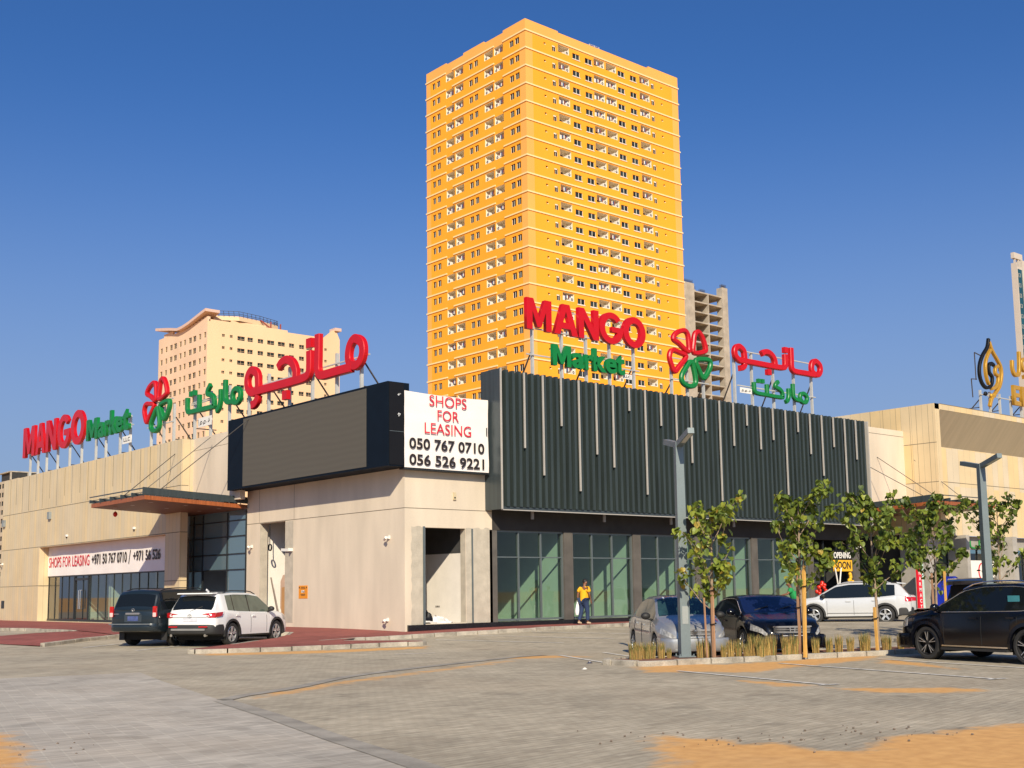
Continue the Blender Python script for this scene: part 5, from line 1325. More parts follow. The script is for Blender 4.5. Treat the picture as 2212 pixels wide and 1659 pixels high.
PLATE = mat("blank_plate", (.56,.56,.60), .5, var=.15, vs=6)
UNDER = mat("car_underside", (.008,.008,.008), .9, var=0, fine=0)
def interp(keys, x):
    if x <= keys[0][0]: return keys[0][1]
    for (a, va), (b, vb) in zip(keys[:-1], keys[1:]):
        if x <= b:
            t = (x-a)/(b-a) if b > a else 0
            return va+(vb-va)*t
    return keys[-1][1]
def sm(keys, x, d=.05): return (interp(keys, x-d)+2*interp(keys, x)+interp(keys, x+d))/4
def car_section(S, x):
    L, W = S['L'], S['W']
    zt, zb, w, zl = sm(S['top'], x, .04), sm(S['belt'], x, .06), sm(S['plan'], x, .03)*W/2, interp(S['low'], x)
    lo0 = zl
    for xw in (S['xr'], S['xf']):
        d = abs(x-xw); Ra = S['R']+S.get('arch', .055)
        if d < Ra: zl = max(zl, S['R']+math.sqrt(max(0, Ra*Ra-d*d)))
    zt = max(zt, zb+.01); gr = zt-zb
    t = min(1, max(0, (gr-.05)/.2)); t = t*t*(3-2*t)
    zl = min(zl, zb-.10)
    h = zb-zl; tum = S.get('tumble', .30)
    zg_ = zt-.085*t
    yt = w*.925-tum*max(0, zg_-zb); yr = yt-.055
    P = [(0, lo0+.02), (w*.84, zl+.01), (w*.955, zl+.015), (w*.985, zl+.10*h), (w, zl+.42*h), (w*.995, zl+.72*h), (w*.965, zb-.025), (w*.925, zb+.008)]
    a = [(yt, zg_), (yr, zt-.03), (yr*.55, zt+.002), (0, zt+.014)]
    b = [(w*.89, zb+.02+.35*gr), (w*.80, zb+.025+.62*gr), (w*.45, zt-.006), (0, zt)]
    P += [(q[0]*t+r[0]*(1-t), q[1]*t+r[1]*(1-t)) for q, r in zip(a, b)]
    return P
def lathe(mb, prof, yc, n=28, m=0):
    """profile (radius, y) revolved round the y axis"""
    mb.grid([[(r*math.cos(k*2*math.pi/n), yc+y, r*math.sin(k*2*math.pi/n)) for r, y in prof] for k in range(n+1)], m)
def make_wheel(S, side):
    R_ = S['R']; wd = S.get('tw', .22); rr = R_*S.get('rim', .66)
    t = MB(); s = side
    lathe(t, [(rr*.98,-s*wd/2), (R_*.93,-s*wd/2), (R_,-s*wd*.36), (R_,s*wd*.36), (R_*.95,s*wd*.5), (rr*1.08,s*wd*.5), (rr,s*wd*.42)], 0)
    lathe(t, [(0.001,-s*wd*.2),(rr,-s*wd*.2)], 0)
    r = MB(); lathe(r, [(rr,s*wd*.42), (rr*.93,s*wd*.46), (rr*.9,s*wd*.30), (rr*.86,-s*.02)], 0, m=0); lathe(r, [(.001,-s*.02),(rr*.88,-s*.02)], 0, m=2)
    n = S.get('spokes', 5); dbl = S.get('dbl', False)
    for k in range(n):
        for da in ((-.16, .16) if dbl else (0,)):
            a = 2*math.pi*k/n+.3; b = a+da
            p0 = Vector((rr*.12*math.cos(a), s*wd*.34, rr*.12*math.sin(a))); p1 = Vector((rr*.93*math.cos(b), s*wd*.40, rr*.93*math.sin(b)))
            r.bar(p0, p1, S.get('sw', .06), .035, 0, up=(0,s,0))
    r.disc((0, s*wd*.36, 0), (0,1,0), rr*.2, .04, 12, 0); r.disc((0, s*wd*.39, 0), (0,1,0), rr*.11, .03, 10, 2)
    return t, r
def bumper(S, front, z0, z1, prot, m_, parent, name="bumper", wrap=.5, mats=None):
    L, W = S['L'], S['W']; rows = []
    xe = L/2 if front else -L/2; d = 1 if front else -1
    path = [(-wrap, .995), (-wrap*.5, .985), (-.14, .94), (-.02, .84), (.02, .68), (.035, .35), (.04, 0)]
    path = [(a, b*W/2) for a, b in path]; path = path + [(a, -b) for a, b in path[-2::-1]]
    for i, (dx, y) in enumerate(path):
        e = min(1, i/3, (len(path)-1-i)/3)
        pr = prot*e+.004
        nx_, ny_ = (1, 0) if abs(y) < W*.40 else (0.35, 1 if y > 0 else -1)
        rows.append([(xe+d*(dx+nx_*pr*k-.0), y+ny_*pr*k*.35, z) for k, z in ((.0,z0+.0),(.75,z0+.03),(1,z0+.3*(z1-z0)),(1,z0+.75*(z1-z0)),(.8,z1-.02),(.0,z1))])
    c = MB(); c.grid(rows); return c.build(name, m_, parent, local=True, angle=40)
def nearer(loc, k, dx=0.0):
    """slide a ground position along the line of sight, then sideways"""
    return (loc[0]*k+.7604*dx, loc[1]*k-.6494*dx, zg(loc[0]*k, loc[1]*k))
def car(name, label, S, loc, heading, group="parked cars"):
    t = thing(name, label, S.get('cat', 'car'), (loc[0], loc[1], loc[2]), R(heading), group)
    L, W = S['L'], S['W']; x0 = L/2        # local origin at the middle of the car
    off = Matrix.Translation((-x0, 0, 0))
    stations = set(np.round(np.arange(0, L+.001, .08), 3)) | {L, .015, .04, L-.015, L-.04}
    for xw in (S['xr'], S['xf']):
        Ra = S['R']+S.get('arch', .055)
        stations |= {round(xw+Ra*math.sin(R(a)), 4) for a in range(-90, 91, 12)} | {round(xw-Ra-.006, 4), round(xw+Ra+.006, 4)}
    for a, b in [S['ws'], S['rw']] + S['sw_']: stations |= {a, b}
    X = sorted(x for x in stations if 0 <= x <= L); sec = [car_section(S, x) for x in X]; n = len(sec[0])
    parts = {}
    def put_face(key, pts, m=0): parts.setdefault(key, MB()).face([(p[0]-x0, p[1], p[2]) for p in pts], m)
    for i in range(len(X)-1):
        xa, xb = X[i], X[i+1]; xm = (xa+xb)/2
        for k in range(n-1):
            key = 'body'
            ztm = (sec[i][-1][1]+sec[i+1][-1][1])/2; zbm = sec[i][7][1]
            if k in (9, 10) and (S['ws'][0] <= xm <= S['ws'][1]): key = 'windshield'
            if k in (9, 10) and (S['rw'][0] <= xm <= S['rw'][1]): key = 'rear_window'
            if k == 7 and min(sec[i][8][1]-sec[i][7][1], sec[i+1][8][1]-sec[i+1][7][1]) > .05:
                for j, (a, b) in enumerate(S['sw_']):
                    if a <= xm <= b: key = 'side_window%d' % j
            if k == 7 and key == 'body' and S['sw_'][0][0] <= xm <= S['sw_'][-1][1] and min(sec[i][8][1]-sec[i][7][1], sec[i+1][8][1]-sec[i+1][7][1]) > .05: key = 'pillar_trim%d' % sum(1 for a, b in S['sw_'] if xm > b)
            if k <= 1: key = 'underside'
            if S.get('clad') and k == 2: key = 'cladding'
            if k in S.get('hlr', (5, 6)) and xm > L-S.get('hl', .45) and xm < L-.03: key = 'headlight'
            if k in (5, 6) and xm < S.get('tl', .28) and S.get('tl_on', True): key = 'tail_light'
            for s in (1, -1):
                q = [(xa, s*sec[i][k][0], sec[i][k][1]), (xb, s*sec[i+1][k][0], sec[i+1][k][1]), (xb, s*sec[i+1][k+1][0], sec[i+1][k+1][1]), (xa, s*sec[i][k+1][0], sec[i][k+1][1])]
                if s < 0: q.reverse()
                kk = key + ('L' if s > 0 else 'R') if key[:4] in ('side', 'head', 'tail', 'pill') else key
                put_face(kk, q)
    for xe, sc_, fl in ((0, sec[0], 0), (L, sec[-1], 1)):
        for k in range(n-1):
            q = [(xe, sc_[k][0], sc_[k][1]), (xe, -sc_[k][0], sc_[k][1]), (xe, -sc_[k+1][0], sc_[k+1][1]), (xe, sc_[k+1][0], sc_[k+1][1])]
            if not fl: q.reverse()
            put_face('body' if k > 1 else 'underside', q)
    gm = S.get('glass', CGLASS)
    body = None
    for key, c in parts.items():
        nm = key.rstrip('LR') if key[-1] in 'LR' and key[:4] in ('side','head','tail','pill') else key
        nm = 'side_window' if nm.startswith('side_window') else 'pillar_trim' if nm.startswith('pillar') else nm
        m_ = {'body': S['paint'], 'windshield': S.get('wglass', gm), 'rear_window': S.get('rglass', gm), 'side_window': S.get('sglass', gm), 'underside': UNDER, 'cladding': CLAD, 'pillar_trim': CGLASS, 'headlight': LENS, 'tail_light': TAILR}[nm]
        o = c.build(nm, m_, t, local=True, angle=38)
        if nm == 'body': body = o
    sect = lambda x: car_section(S, x)
    def side_y(x, z):
        P = sect(x)
        for k in range(2, n-1):
            if P[k][1] <= z <= P[k+1][1]: 
                f = (z-P[k][1])/max(1e-6, P[k+1][1]-P[k][1]); return P[k][0]+(P[k+1][0]-P[k][0])*f
        return P[4][0]
    # wheel housings: dark boxes inside, then wheels
    for xw in (S['xr'], S['xf']):
        c = MB(); c.box(xw-x0-S['R']-.1, -W/2+.12, S['R']*.5, xw-x0+S['R']+.1, W/2-.12, S['R']*2+.12); c.build('wheel_housing', UNDER, t, local=True)
        for s in (1, -1):
            tm, rm = make_wheel(S, s)
            wo = tm.build('wheel', TYRE, t, local=True, angle=40); wo.location = (xw-x0, s*(W/2-S.get('tw', .22)/2-.015), S['R'])
            ro = rm.build('rim', [S.get('rimm', RIMS), RIMD, UNDER], wo, local=True, angle=30)
            if S.get('trim', False):
                c = MB(); rows = []
                Ra = S['R']+.05
                for a in range(-8, 189, 14):
                    xx = xw+(Ra)*math.cos(R(a)); zz_ = S['R']+Ra*math.sin(R(a)); x2 = xw+(Ra+.075)*math.cos(R(a)); z2 = S['R']+(Ra+.075)*math.sin(R(a))
                    y1 = max(side_y(min(max(xw, 0), L), .62), W/2*.975)*1.0
                    rows.append([(xx-x0, s*(y1-.05), zz_), (xx-x0, s*(y1+.012), zz_), (x2-x0, s*(y1+.008), z2), (x2-x0, s*(y1-.03), z2)])
                c.grid(rows); c.build('arch_trim', S.get('trimm', CLAD), t, local=True)
    # seams, handles, mirrors
    c = MB()
    for x in S['seams']:
        z1 = interp(S['belt'], x); lowz = max(interp(S['low'], x)+.12, 0)
        pts = [(x-x0, z) for z in np.linspace(lowz, z1, 7)]
        for s in (1, -1):
            pl = []
            for xx, z in pts:
                P = sect(x); zmin = P[3][1]
                if z < zmin: continue
                pl.append((xx, s*(side_y(x, z)+.0015), z))
            if len(pl) > 1: c.tube(pl, .006, 4)
    c.build('door_seam', UNDER, t, local=True)
    for x in S['handles']:
        z = interp(S['belt'], x)-.13
        for s in (1, -1):
            y = side_y(x, z); c = MB(); c.box(x-x0-.10, s*(y-.01), z-.02, x-x0+.10, s*(y+.035), z+.02); c.build('door_handle', S.get('handlem', S['paint']), t, local=True)
    xm_ = S['mirror']; zm_ = interp(S['belt'], xm_)+.06
    for s in (1, -1):
        y = side_y(xm_, interp(S['belt'], xm_)-.02); c = MB()
        c.ellipsoid((xm_-x0+.03, s*(y+.13), zm_+.05), (.09,.12,.085), 0, 10, 7); c.bar((xm_-x0+.05, s*(y-.03), zm_-.05), (xm_-x0+.04, s*(y+.1), zm_), .05, .05)
        c.build('mirror', S.get('mirrorm', S['paint']), t, local=True, smooth=True)
    if S.get('rails'):
        for s in (1, -1):
            xs = np.linspace(S['rails'][0], S['rails'][1], 9); pl = []
            for i, x in enumerate(xs):
                P = sect(x); up = .055 if 0 < i < 8 else .0; pl.append((x-x0, s*(P[9][0]-.02), P[9][1]+up+.01))
            c = MB(); c.tube(pl, .018, 6); c.build('roof_rail', S.get('railm', CLAD), t, local=True)
    if S.get('window_trim'):
        for s in (1, -1):
            xs = np.linspace(S['window_trim'][0], S['window_trim'][1], 22); c = MB()
            c.tube([(x-x0, s*(sect(x)[7][0]+.006), sect(x)[7][1]) for x in xs], .009, 5)
            pl = [(x-x0, s*(sect(x)[8][0]+.006), sect(x)[8][1]) for x in xs]; c.tube(pl, .009, 5)
            c.build('window_trim', CHRM, t, local=True)
    return t, (lambda x, y, z: (x-x0, y, z)), sect
def slab(mb, pts, x, th, m=0):
    """outline in (y, z) facing along x, th towards +x or -x"""
    a = [(x, y, z) for y, z in pts]; b = [(x+th, y, z) for y, z in pts]
    mb.face(b if th > 0 else b[::-1], m)
    for i in range(len(a)):
        j = (i+1) % len(a); mb.face([a[i], a[j], b[j], b[i]], m)
def rrect(y0, y1, z0, z1, r=.03, n=3):
    out = []
    for cx, cz, a0 in ((y1-r,z1-r,0),(y0+r,z1-r,90),(y0+r,z0+r,180),(y1-r,z0+r,270)):
        out += [(cx+r*math.cos(R(a0+90*k/n)), cz+r*math.sin(R(a0+90*k/n))) for k in range(n+1)]
    return out
def ring_emblem(c, x, y, z, rx, rz, th, w=.012, n=20):
    for k in range(n):
        a, b = 2*math.pi*k/n, 2*math.pi*(k+1)/n
        c.bar((x, y+rx*math.cos(a), z+rz*math.sin(a)), (x, y+rx*math.cos(b), z+rz*math.sin(b)), w, th, up=(1,0,0))

# --- white compact SUV seen from behind
P_WHITE = paint("white_paint", (.80,.79,.76), rough=.25)
SUV1 = dict(L=4.6, W=1.86, R=.36, xr=.98, xf=3.67, rim=.68, spokes=5, dbl=True, sw=.035, paint=P_WHITE, clad=True, trim=True, cat='SUV',
 top=[(0,1.02),(.05,1.10),(.42,1.60),(.55,1.655),(1.3,1.69),(2.2,1.68),(2.75,1.62),(3.55,1.10),(3.7,1.06),(4.3,.98),(4.5,.9),(4.6,.62)],
 belt=[(0,1.0),(.6,1.12),(1.4,1.06),(2.6,1.02),(3.5,1.0),(4.2,.92),(4.5,.80),(4.6,.58)],
 plan=[(0,.80),(.03,.90),(.12,.965),(.5,1.0),(4.0,1.0),(4.4,.92),(4.55,.8),(4.6,.68)],
 low=[(0,.52),(.3,.40),(.6,.26),(4.1,.24),(4.6,.32)], ws=(2.78,3.53), rw=(.09,.40), sw_=[(.78,1.12),(1.17,2.02),(2.08,3.35)],
 seams=(2.05,3.02,1.15), handles=(1.25,2.2), mirror=3.1, mirrorm=CLAD, rails=(.8,2.7), sglass=CGLASS_G, tl=.02, hl=.5, tl_on=False)
def place(rr, heading, S, side):
    """car centre from the ground contact of a wheel's outer face: rr=(x, y), side=+1 left / -1 right"""
    f = Vector((math.cos(R(heading)), math.sin(R(heading)))); l = Vector((-f.y, f.x))
    c = Vector(rr[:2]) + f*(S['L']/2-rr[2]) - l*side*(S['W']/2-.1)
    return (c.x, c.y, zg(c.x, c.y)-.0)
loc = nearer(place((18.75,36.05,.98), 30, SUV1, -1), .967, -.22)
t, q, sect = car("parked_suv", "white compact SUV seen from behind beside the red paved island", SUV1, (loc[0], loc[1], loc[2]-.02), 30)
x0 = -SUV1['L']/2
bumper(SUV1, False, .38, .68, .07, CLAD, t)
c = MB(); slab(c, rrect(-.62,.62,.50,.56,.02), x0-.115, -.012); c.build('bumper_insert', mat("bumper_silver", (.30,.29,.27), .4, metal=.4), t, local=True)
for y in (-.55,.55):
    c = MB(); slab(c, rrect(y-.16,y+.16,.595,.635,.015), x0-.11, -.015); c.build('reflector', TAILR, t, local=True)
for y in (-.62,.62):
    c = MB(); c.tube([(x0-.03,y,.36),(x0-.11,y,.35)], .045, 10); c.build('exhaust', CHRM, t, local=True)
for s in (-1, 1):
    c = MB(); pts = [(s*.46,1.0),(s*.60,1.03),(s*.86,1.05),(s*.90,.98),(s*.88,.895),(s*.74,.89),(s*.48,.955)]
    a = [(x0+(.0 if abs(y) < .72 else (abs(y)-.72)*.55)-.03, y, z) for y, z in pts]; 
    c.face(a if s < 0 else a[::-1]); b = [(p[0]+.08,p[1]*.985,p[2]) for p in a]
    for i in range(len(a)): c.face([a[i],a[(i+1)%len(a)],b[(i+1)%len(a)],b[i]])
    a2 = [(x0+.06,s*.905,.90),(x0+.06,s*.91,1.05),(x0+.40,s*.945,1.07),(x0+.34,s*.95,.95)]; c.face(a2); c.face(a2[::-1])
    lo_ = c.build('tail_light', TAILR, t, local=True)
    c = MB(); slab(c, [(s*.54,.965),(s*.70,.965),(s*.73,.925),(s*.57,.95)], x0-.031, -.006); c.build('lens', mat("clear_lens", (.75,.72,.7), .2, var=.1), lo_, local=True)
c = MB(); slab(c, rrect(-.26,.26,.78,.90,.01), x0-.002, -.012); c.build('licence_plate', PLATE, t, local=True)
c = MB(); slab(c, rrect(-.62,.62,.915,.985,.02), x0+.0, -.035); c.build('tailgate_trim', P_WHITE, t, local=True)
c = MB(); ring_emblem(c, x0-.037, 0, .955, .075, .05, .01); ring_emblem(c, x0-.037, 0, .965, .05, .018, .01, .009); ring_emblem(c, x0-.037, 0, .955, .02, .045, .01, .009); c.build('emblem', CHRM, t, local=True)
c = MB(); c.hexa([(x0+.22,-.66,1.63),(x0+.5,-.64,1.63),(x0+.5,.64,1.63),(x0+.22,.66,1.63),(x0+.22,-.64,1.665),(x0+.55,-.62,1.68),(x0+.55,.62,1.68),(x0+.22,.64,1.665)]); c.build('spoiler', P_WHITE, t, local=True)
c = MB(); c.bar((x0+1.0,0,1.69),(x0+.85,0,1.77),.02,.06); c.build('antenna_fin', P_WHITE, t, local=True)
c = MB(); c.bar((x0+.05,.05,1.09),(x0+.15,-.35,1.24),.02,.02); c.build('wiper', CLAD, t, local=True)
# --- dark blue boxy SUV behind it
P_NAVY = paint("navy_paint", (.010,.017,.022), .1, .3, coat=.4)
SUV2 = dict(L=4.75, W=1.85, R=.38, xr=1.05, xf=3.9, rim=.62, spokes=6, sw=.05, paint=P_NAVY, clad=False, trim=True, trimm=P_NAVY, cat='SUV',
 top=[(0,1.12),(.03,1.18),(.24,1.70),(.34,1.765),(1.4,1.80),(2.6,1.79),(3.0,1.74),(3.6,1.22),(3.8,1.17),(4.5,1.07),(4.68,.98),(4.75,.7)],
 belt=[(0,1.10),(1.0,1.16),(3.0,1.12),(3.7,1.1),(4.5,.98),(4.75,.68)],
 plan=[(0,.84),(.03,.93),(.1,.975),(.5,1.0),(4.3,1.0),(4.6,.93),(4.75,.78)],
 low=[(0,.52),(.3,.46),(.7,.34),(4.3,.32),(4.75,.4)], ws=(3.03,3.58), rw=(.06,.22), sw_=[(.32,1.1),(1.22,2.1),(2.2,3.4)],
 seams=(2.15,3.2,1.16), handles=(1.35,2.35), mirror=3.35, rails=(.5,2.8), railm=CLAD, tumble=.22, tl=.02, tl_on=False, glass=CGLASS, sglass=CGLASS, handlem=P_NAVY)
loc = nearer(place((17.0,37.2,1.05), 29, SUV2, -1), .985, .1)
t, q, sect = car("parked_suv", "dark blue boxy SUV with roof rails seen from behind left of white SUV", SUV2, (loc[0], loc[1], loc[2]-.02), 29)
x0 = -SUV2['L']/2
bumper(SUV2, False, .46, .74, .12, P_NAVY, t)
c = MB(); slab(c, rrect(-.8,.8,.685,.72,.01), x0-.165, -.012); c.build('bumper_step', mat("step_grey", (.12,.13,.14), .5), t, local=True)
for s in (-1, 1):
    c = MB(); slab(c, rrect(min(s*.76,s*.90),max(s*.76,s*.90),.92,1.26,.03), x0+.02, -.045); tl_ = c.build('tail_light', TAILR, t, local=True)
    c = MB(); slab(c, rrect(min(s*.77,s*.89),max(s*.77,s*.89),.93,1.06,.02), x0-.026, -.008); c.build('lens', mat("pink_lens", (.75,.45,.42), .2), tl_, local=True)
c = MB(); slab(c, rrect(-.27,.27,1.0,1.06,.015), x0+.0, -.04); c.build('tailgate_handle', CHRM, t, local=True)
c = MB(); slab(c, rrect(-.33,.33,.76,1.0,.02), x0+.0, -.01); c.build('plate_recess', mat("plate_recess", (.03,.04,.05), .5), t, local=True)
c = MB(); slab(c, rrect(-.20,.20,.80,.95,.01), x0-.011, -.01); c.build('licence_plate', mat("blue_plate", (.06,.08,.2), .5, var=.3, vs=8), t, local=True)
c = MB(); ring_emblem(c, x0-.012, 0, 1.14, .055, .05, .012); c.bar((x0-.012,-.07,1.14),(x0-.012,.07,1.14),.02,.014, up=(1,0,0)); c.build('emblem', CHRM, t, local=True)
c = MB(); slab(c, rrect(.55,.78,1.01,1.03,.005), x0+.0, -.012); c.build('model_lettering', CHRM, t, local=True)
for s in (-1, 1):
    c = MB(); c.box(x0+.50,s*.72,.18,x0+.54,s*.92,.52); c.build('mud_flap', CLAD, t, local=True)
# --- silver small saloon, nose to the planter
P_SILV = paint("silver_paint", (.33,.33,.33), .45, .32)
SED1 = dict(L=4.18, W=1.66, R=.30, xr=.84, xf=3.21, rim=.66, spokes=7, sw=.03, paint=P_SILV, cat='car', tw=.18, arch=.045,
 top=[(0,.92),(.08,1.0),(.55,1.05),(.75,1.08),(1.25,1.42),(1.7,1.50),(2.3,1.50),(2.6,1.45),(3.25,1.02),(3.45,.97),(3.95,.84),(4.1,.74),(4.18,.52)],
 belt=[(0,.86),(.7,.98),(2.0,.93),(3.1,.90),(3.8,.76),(4.1,.66),(4.18,.5)],
 plan=[(0,.78),(.04,.88),(.2,.95),(.6,1.0),(3.4,1.0),(3.8,.93),(4.05,.80),(4.14,.64),(4.18,.52)],
 low=[(0,.32),(.4,.22),(3.6,.20),(4.18,.22)], ws=(2.62,3.22), rw=(.78,1.22), sw_=[(.98,1.22),(1.27,1.9),(1.97,3.02)],
 seams=(1.93,2.95,1.15), handles=(1.35,2.1), mirror=2.85, mirrorm=CLAD, hlr=(5,), hl=.52, tl=.3, tumble=.33, glass=CGLASS, sglass=mat("car_glass_grey", (.05,.055,.055), .05, var=.3, vs=4, fine=0, spec=.8), wglass=mat("windshield_teal", (.02,.05,.055), .05, var=.4, vs=3, fine=0, spec=1.0))
loc = nearer(place((23.72,21.7,3.21), 236, SED1, -1), .905, -.10)
t, q, sect = car("parked_car", "small silver saloon with leaf shadows on bonnet facing the planter", SED1, (loc[0], loc[1], loc[2]), 236)
def front_face(t, S, emblem, grz, plate=None, intake=True, chrome_bar=True, gw=.42):
    xf_ = S['L']/2
    z0, z1 = grz
    c = MB(); slab(c, rrect(-gw,gw,z0,z1,.035), xf_-.015, .028); gr = c.build('grille', CLAD, t, local=True)
    c = MB()
    for k in range(3): c.bar((xf_+.016,-gw+.02,z0+(z1-z0)*(k+.6)/3.2),(xf_+.016,gw-.02,z0+(z1-z0)*(k+.6)/3.2),.012,.012)
    if chrome_bar: c.bar((xf_+.012,-gw-.02,z1),(xf_+.012,gw+.02,z1),.03,.02,up=(1,0,0)); c.bar((xf_+.012,-gw*.95,z0),(xf_+.012,gw*.95,z0),.02,.02,up=(1,0,0))
    c.build('grille_bars', CHRM, gr, local=True)
    c = MB()
    if emblem == 'oval': ring_emblem(c, xf_+.025, 0, (z0+z1)/2+.01, .07, .048, .012); ring_emblem(c, xf_+.025, 0, (z0+z1)/2+.02, .045, .017, .012, .009); ring_emblem(c, xf_+.025, 0, (z0+z1)/2+.01, .018, .044, .012, .009)
    else:
        z = (z0+z1)/2
        for s in (-1, 1): c.bar((xf_+.03,s*.05,z-.06),(xf_+.03,s*.065,z+.06),.022,.014,up=(1,0,0))
        c.bar((xf_+.03,-.05,z),(xf_+.03,.05,z),.022,.014,up=(1,0,0))
    c.build('emblem', CHRM, t, local=True)
    if intake:
        c = MB(); slab(c, rrect(-.45,.45,.25,.36,.04), xf_-.0, .06); c.build('air_intake', CLAD, t, local=True)
    if plate:
        c = MB(); slab(c, rrect(-.26,.26,plate-.055,plate+.055,.01), xf_-.0, .075); c.build('licence_plate', PLATE, t, local=True)
bumper(SED1, True, .2, .52, .05, P_SILV, t, wrap=.62)
front_face(t, SED1, 'oval', (.60,.70), .44)
xf_ = SED1['L']/2
c = MB(); c.disc((2.62-SED1['L']/2,-.42,1.445), (.5,-.05,.86), .045, .004, 12); c.build('sticker', PLATE, t, local=True)
# --- black saloon beside it
P_BLK = paint("black_paint", (.0035,.004,.007), .0, .15, coat=0)
SED2 = dict(L=4.93, W=1.85, R=.33, xr=1.05, xf=3.85, rim=.68, spokes=7, sw=.04, paint=P_BLK, cat='car',
 top=[(0,.95),(.1,1.03),(.75,1.08),(.95,1.11),(1.6,1.42),(2.05,1.475),(2.7,1.475),(3.0,1.42),(3.75,1.04),(3.95,1.0),(4.6,.88),(4.82,.80),(4.93,.55)],
 belt=[(0,.9),(.8,1.0),(2.4,.96),(3.6,.94),(4.4,.82),(4.8,.72),(4.93,.52)],
 plan=[(0,.80),(.04,.9),(.2,.96),(.6,1.0),(4.1,1.0),(4.5,.94),(4.75,.83),(4.88,.70),(4.93,.58)],
 low=[(0,.30),(.4,.2),(4.4,.18),(4.93,.22)], ws=(3.02,3.72), rw=(1.0,1.56), sw_=[(1.3,2.2),(2.28,3.5)],
 seams=(2.24,3.4,1.4), handles=(1.6,2.45), mirror=3.3, window_trim=(1.25,3.6), hlr=(5,), hl=.52, tl=.3, tumble=.33, glass=CGLASS, wglass=CGLASS_B)
loc = nearer(place((25.9,20.5,3.85), 236, SED2, -1), .925, -.12)
t, q, sect = car("parked_car", "black saloon with deep blue windscreen between silver saloon and planter stake", SED2, (loc[0], loc[1], loc[2]), 236)
bumper(SED2, True, .2, .52, .05, P_BLK, t, wrap=.62)
front_face(t, SED2, 'h', (.58,.72), .46, gw=.46)
c = MB(); 
for y in (-.5, .1): c.bar((3.62-SED2['L']/2,y,1.10),(3.5-SED2['L']/2,y+.4,1.2),.02,.02)
c.build('wiper', CLAD, t, local=True)
c = MB(); c.bar((3.55-SED2['L']/2,.62,1.06),(3.40-SED2['L']/2,.72,1.42),.025,.03); c.build('raised_wiper', CLAD, t, local=True)
# --- pearl white SUV side on
P_PEARL = paint("pearl_paint", (.57,.57,.565), .15, .25)
SUV3 = dict(L=4.81, W=1.9, R=.37, xr=1.02, xf=3.84, rim=.66, spokes=5, sw=.075, paint=P_PEARL, clad=True, trim=True, cat='SUV',
 top=[(0,1.10),(.06,1.16),(.42,1.60),(.55,1.66),(1.4,1.70),(2.4,1.69),(2.95,1.60),(3.75,1.14),(3.95,1.10),(4.5,1.02),(4.72,.92),(4.81,.62)],
 belt=[(0,1.06),(.5,1.16),(1.2,1.09),(2.8,1.05),(3.7,1.05),(4.5,.94),(4.81,.6)],
 plan=[(0,.82),(.03,.92),(.1,.965),(.5,1.0),(4.2,1.0),(4.6,.92),(4.75,.82),(4.81,.7)],
 low=[(0,.48),(.3,.36),(.6,.26),(4.3,.24),(4.81,.32)], ws=(2.98,3.73), rw=(.1,.40), sw_=[(.62,1.18),(1.24,2.2),(2.27,3.58)],
 seams=(2.24,3.3,1.3), handles=(1.42,2.45), mirror=3.4, mirrorm=CLAD, rails=(.75,2.9), railm=RIMS, hl=.4, tl=.24)
t, q, sect = car("parked_suv", "pearl white SUV parked side on behind the planter trees", SUV3, (43.0,28.8,.13), 121)
bumper(SUV3, False, .36, .66, .05, CLAD, t); bumper(SUV3, True, .28, .55, .05, CLAD, t)
x0 = -SUV3['L']/2
c = MB(); c.bar((x0+1.1,0,1.69),(x0+.95,0,1.78),.02,.06); c.build('antenna_fin', P_PEARL, t, local=True)
c = MB(); c.hexa([(x0+.18,-.66,1.61),(x0+.5,-.64,1.63),(x0+.5,.64,1.63),(x0+.18,.66,1.61),(x0+.18,-.64,1.64),(x0+.55,-.62,1.685),(x0+.55,.62,1.685),(x0+.18,.64,1.64)]); c.build('spoiler', P_PEARL, t, local=True)
for s in (1, -1):
    c = MB(); c.box(-SUV3['L']/2+1.5,s*.935,.44,-SUV3['L']/2+3.3,s*.955,.465); c.build('sill_strip', CHRM, t, local=True)
# --- big black SUV in the right foreground
SUV4 = dict(L=4.72, W=1.86, R=.37, xr=.98, xf=3.72, rim=.74, spokes=5, dbl=True, sw=.03, tw=.24, rimm=RIMD, paint=P_BLK, clad=True, trim=True, trimm=P_BLK, cat='SUV',
 top=[(0,1.05),(.06,1.12),(.42,1.58),(.55,1.63),(1.4,1.70),(2.2,1.69),(2.75,1.60),(3.62,1.14),(3.8,1.10),(4.4,1.0),(4.62,.9),(4.72,.6)],
 belt=[(0,1.04),(.5,1.14),(1.2,1.09),(2.8,1.06),(3.6,1.05),(4.4,.92),(4.62,.82),(4.72,.58)],
 plan=[(0,.82),(.03,.92),(.1,.965),(.5,1.0),(4.05,1.0),(4.4,.93),(4.62,.82),(4.72,.66)],
 low=[(0,.48),(.3,.36),(.6,.25),(4.2,.23),(4.72,.28)], ws=(2.78,3.6), rw=(.1,.40), sw_=[(.6,1.1),(1.16,2.12),(2.18,3.5)],
 seams=(2.15,3.2,1.2), handles=(1.35,2.35), mirror=3.3, rails=(.7,2.8), railm=CHRM, window_trim=(.7,3.5), hl=.42, tl=.24)
loc = place((24.85,14.62,3.72), 76, SUV4, 1)
t, q, sect = car("parked_suv", "big shiny black SUV at the right edge nosed up to the planter", SUV4, (loc[0], loc[1], loc[2]), 76)
bumper(SUV4, True, .24, .56, .05, P_BLK, t)
x0 = -SUV4['L']/2
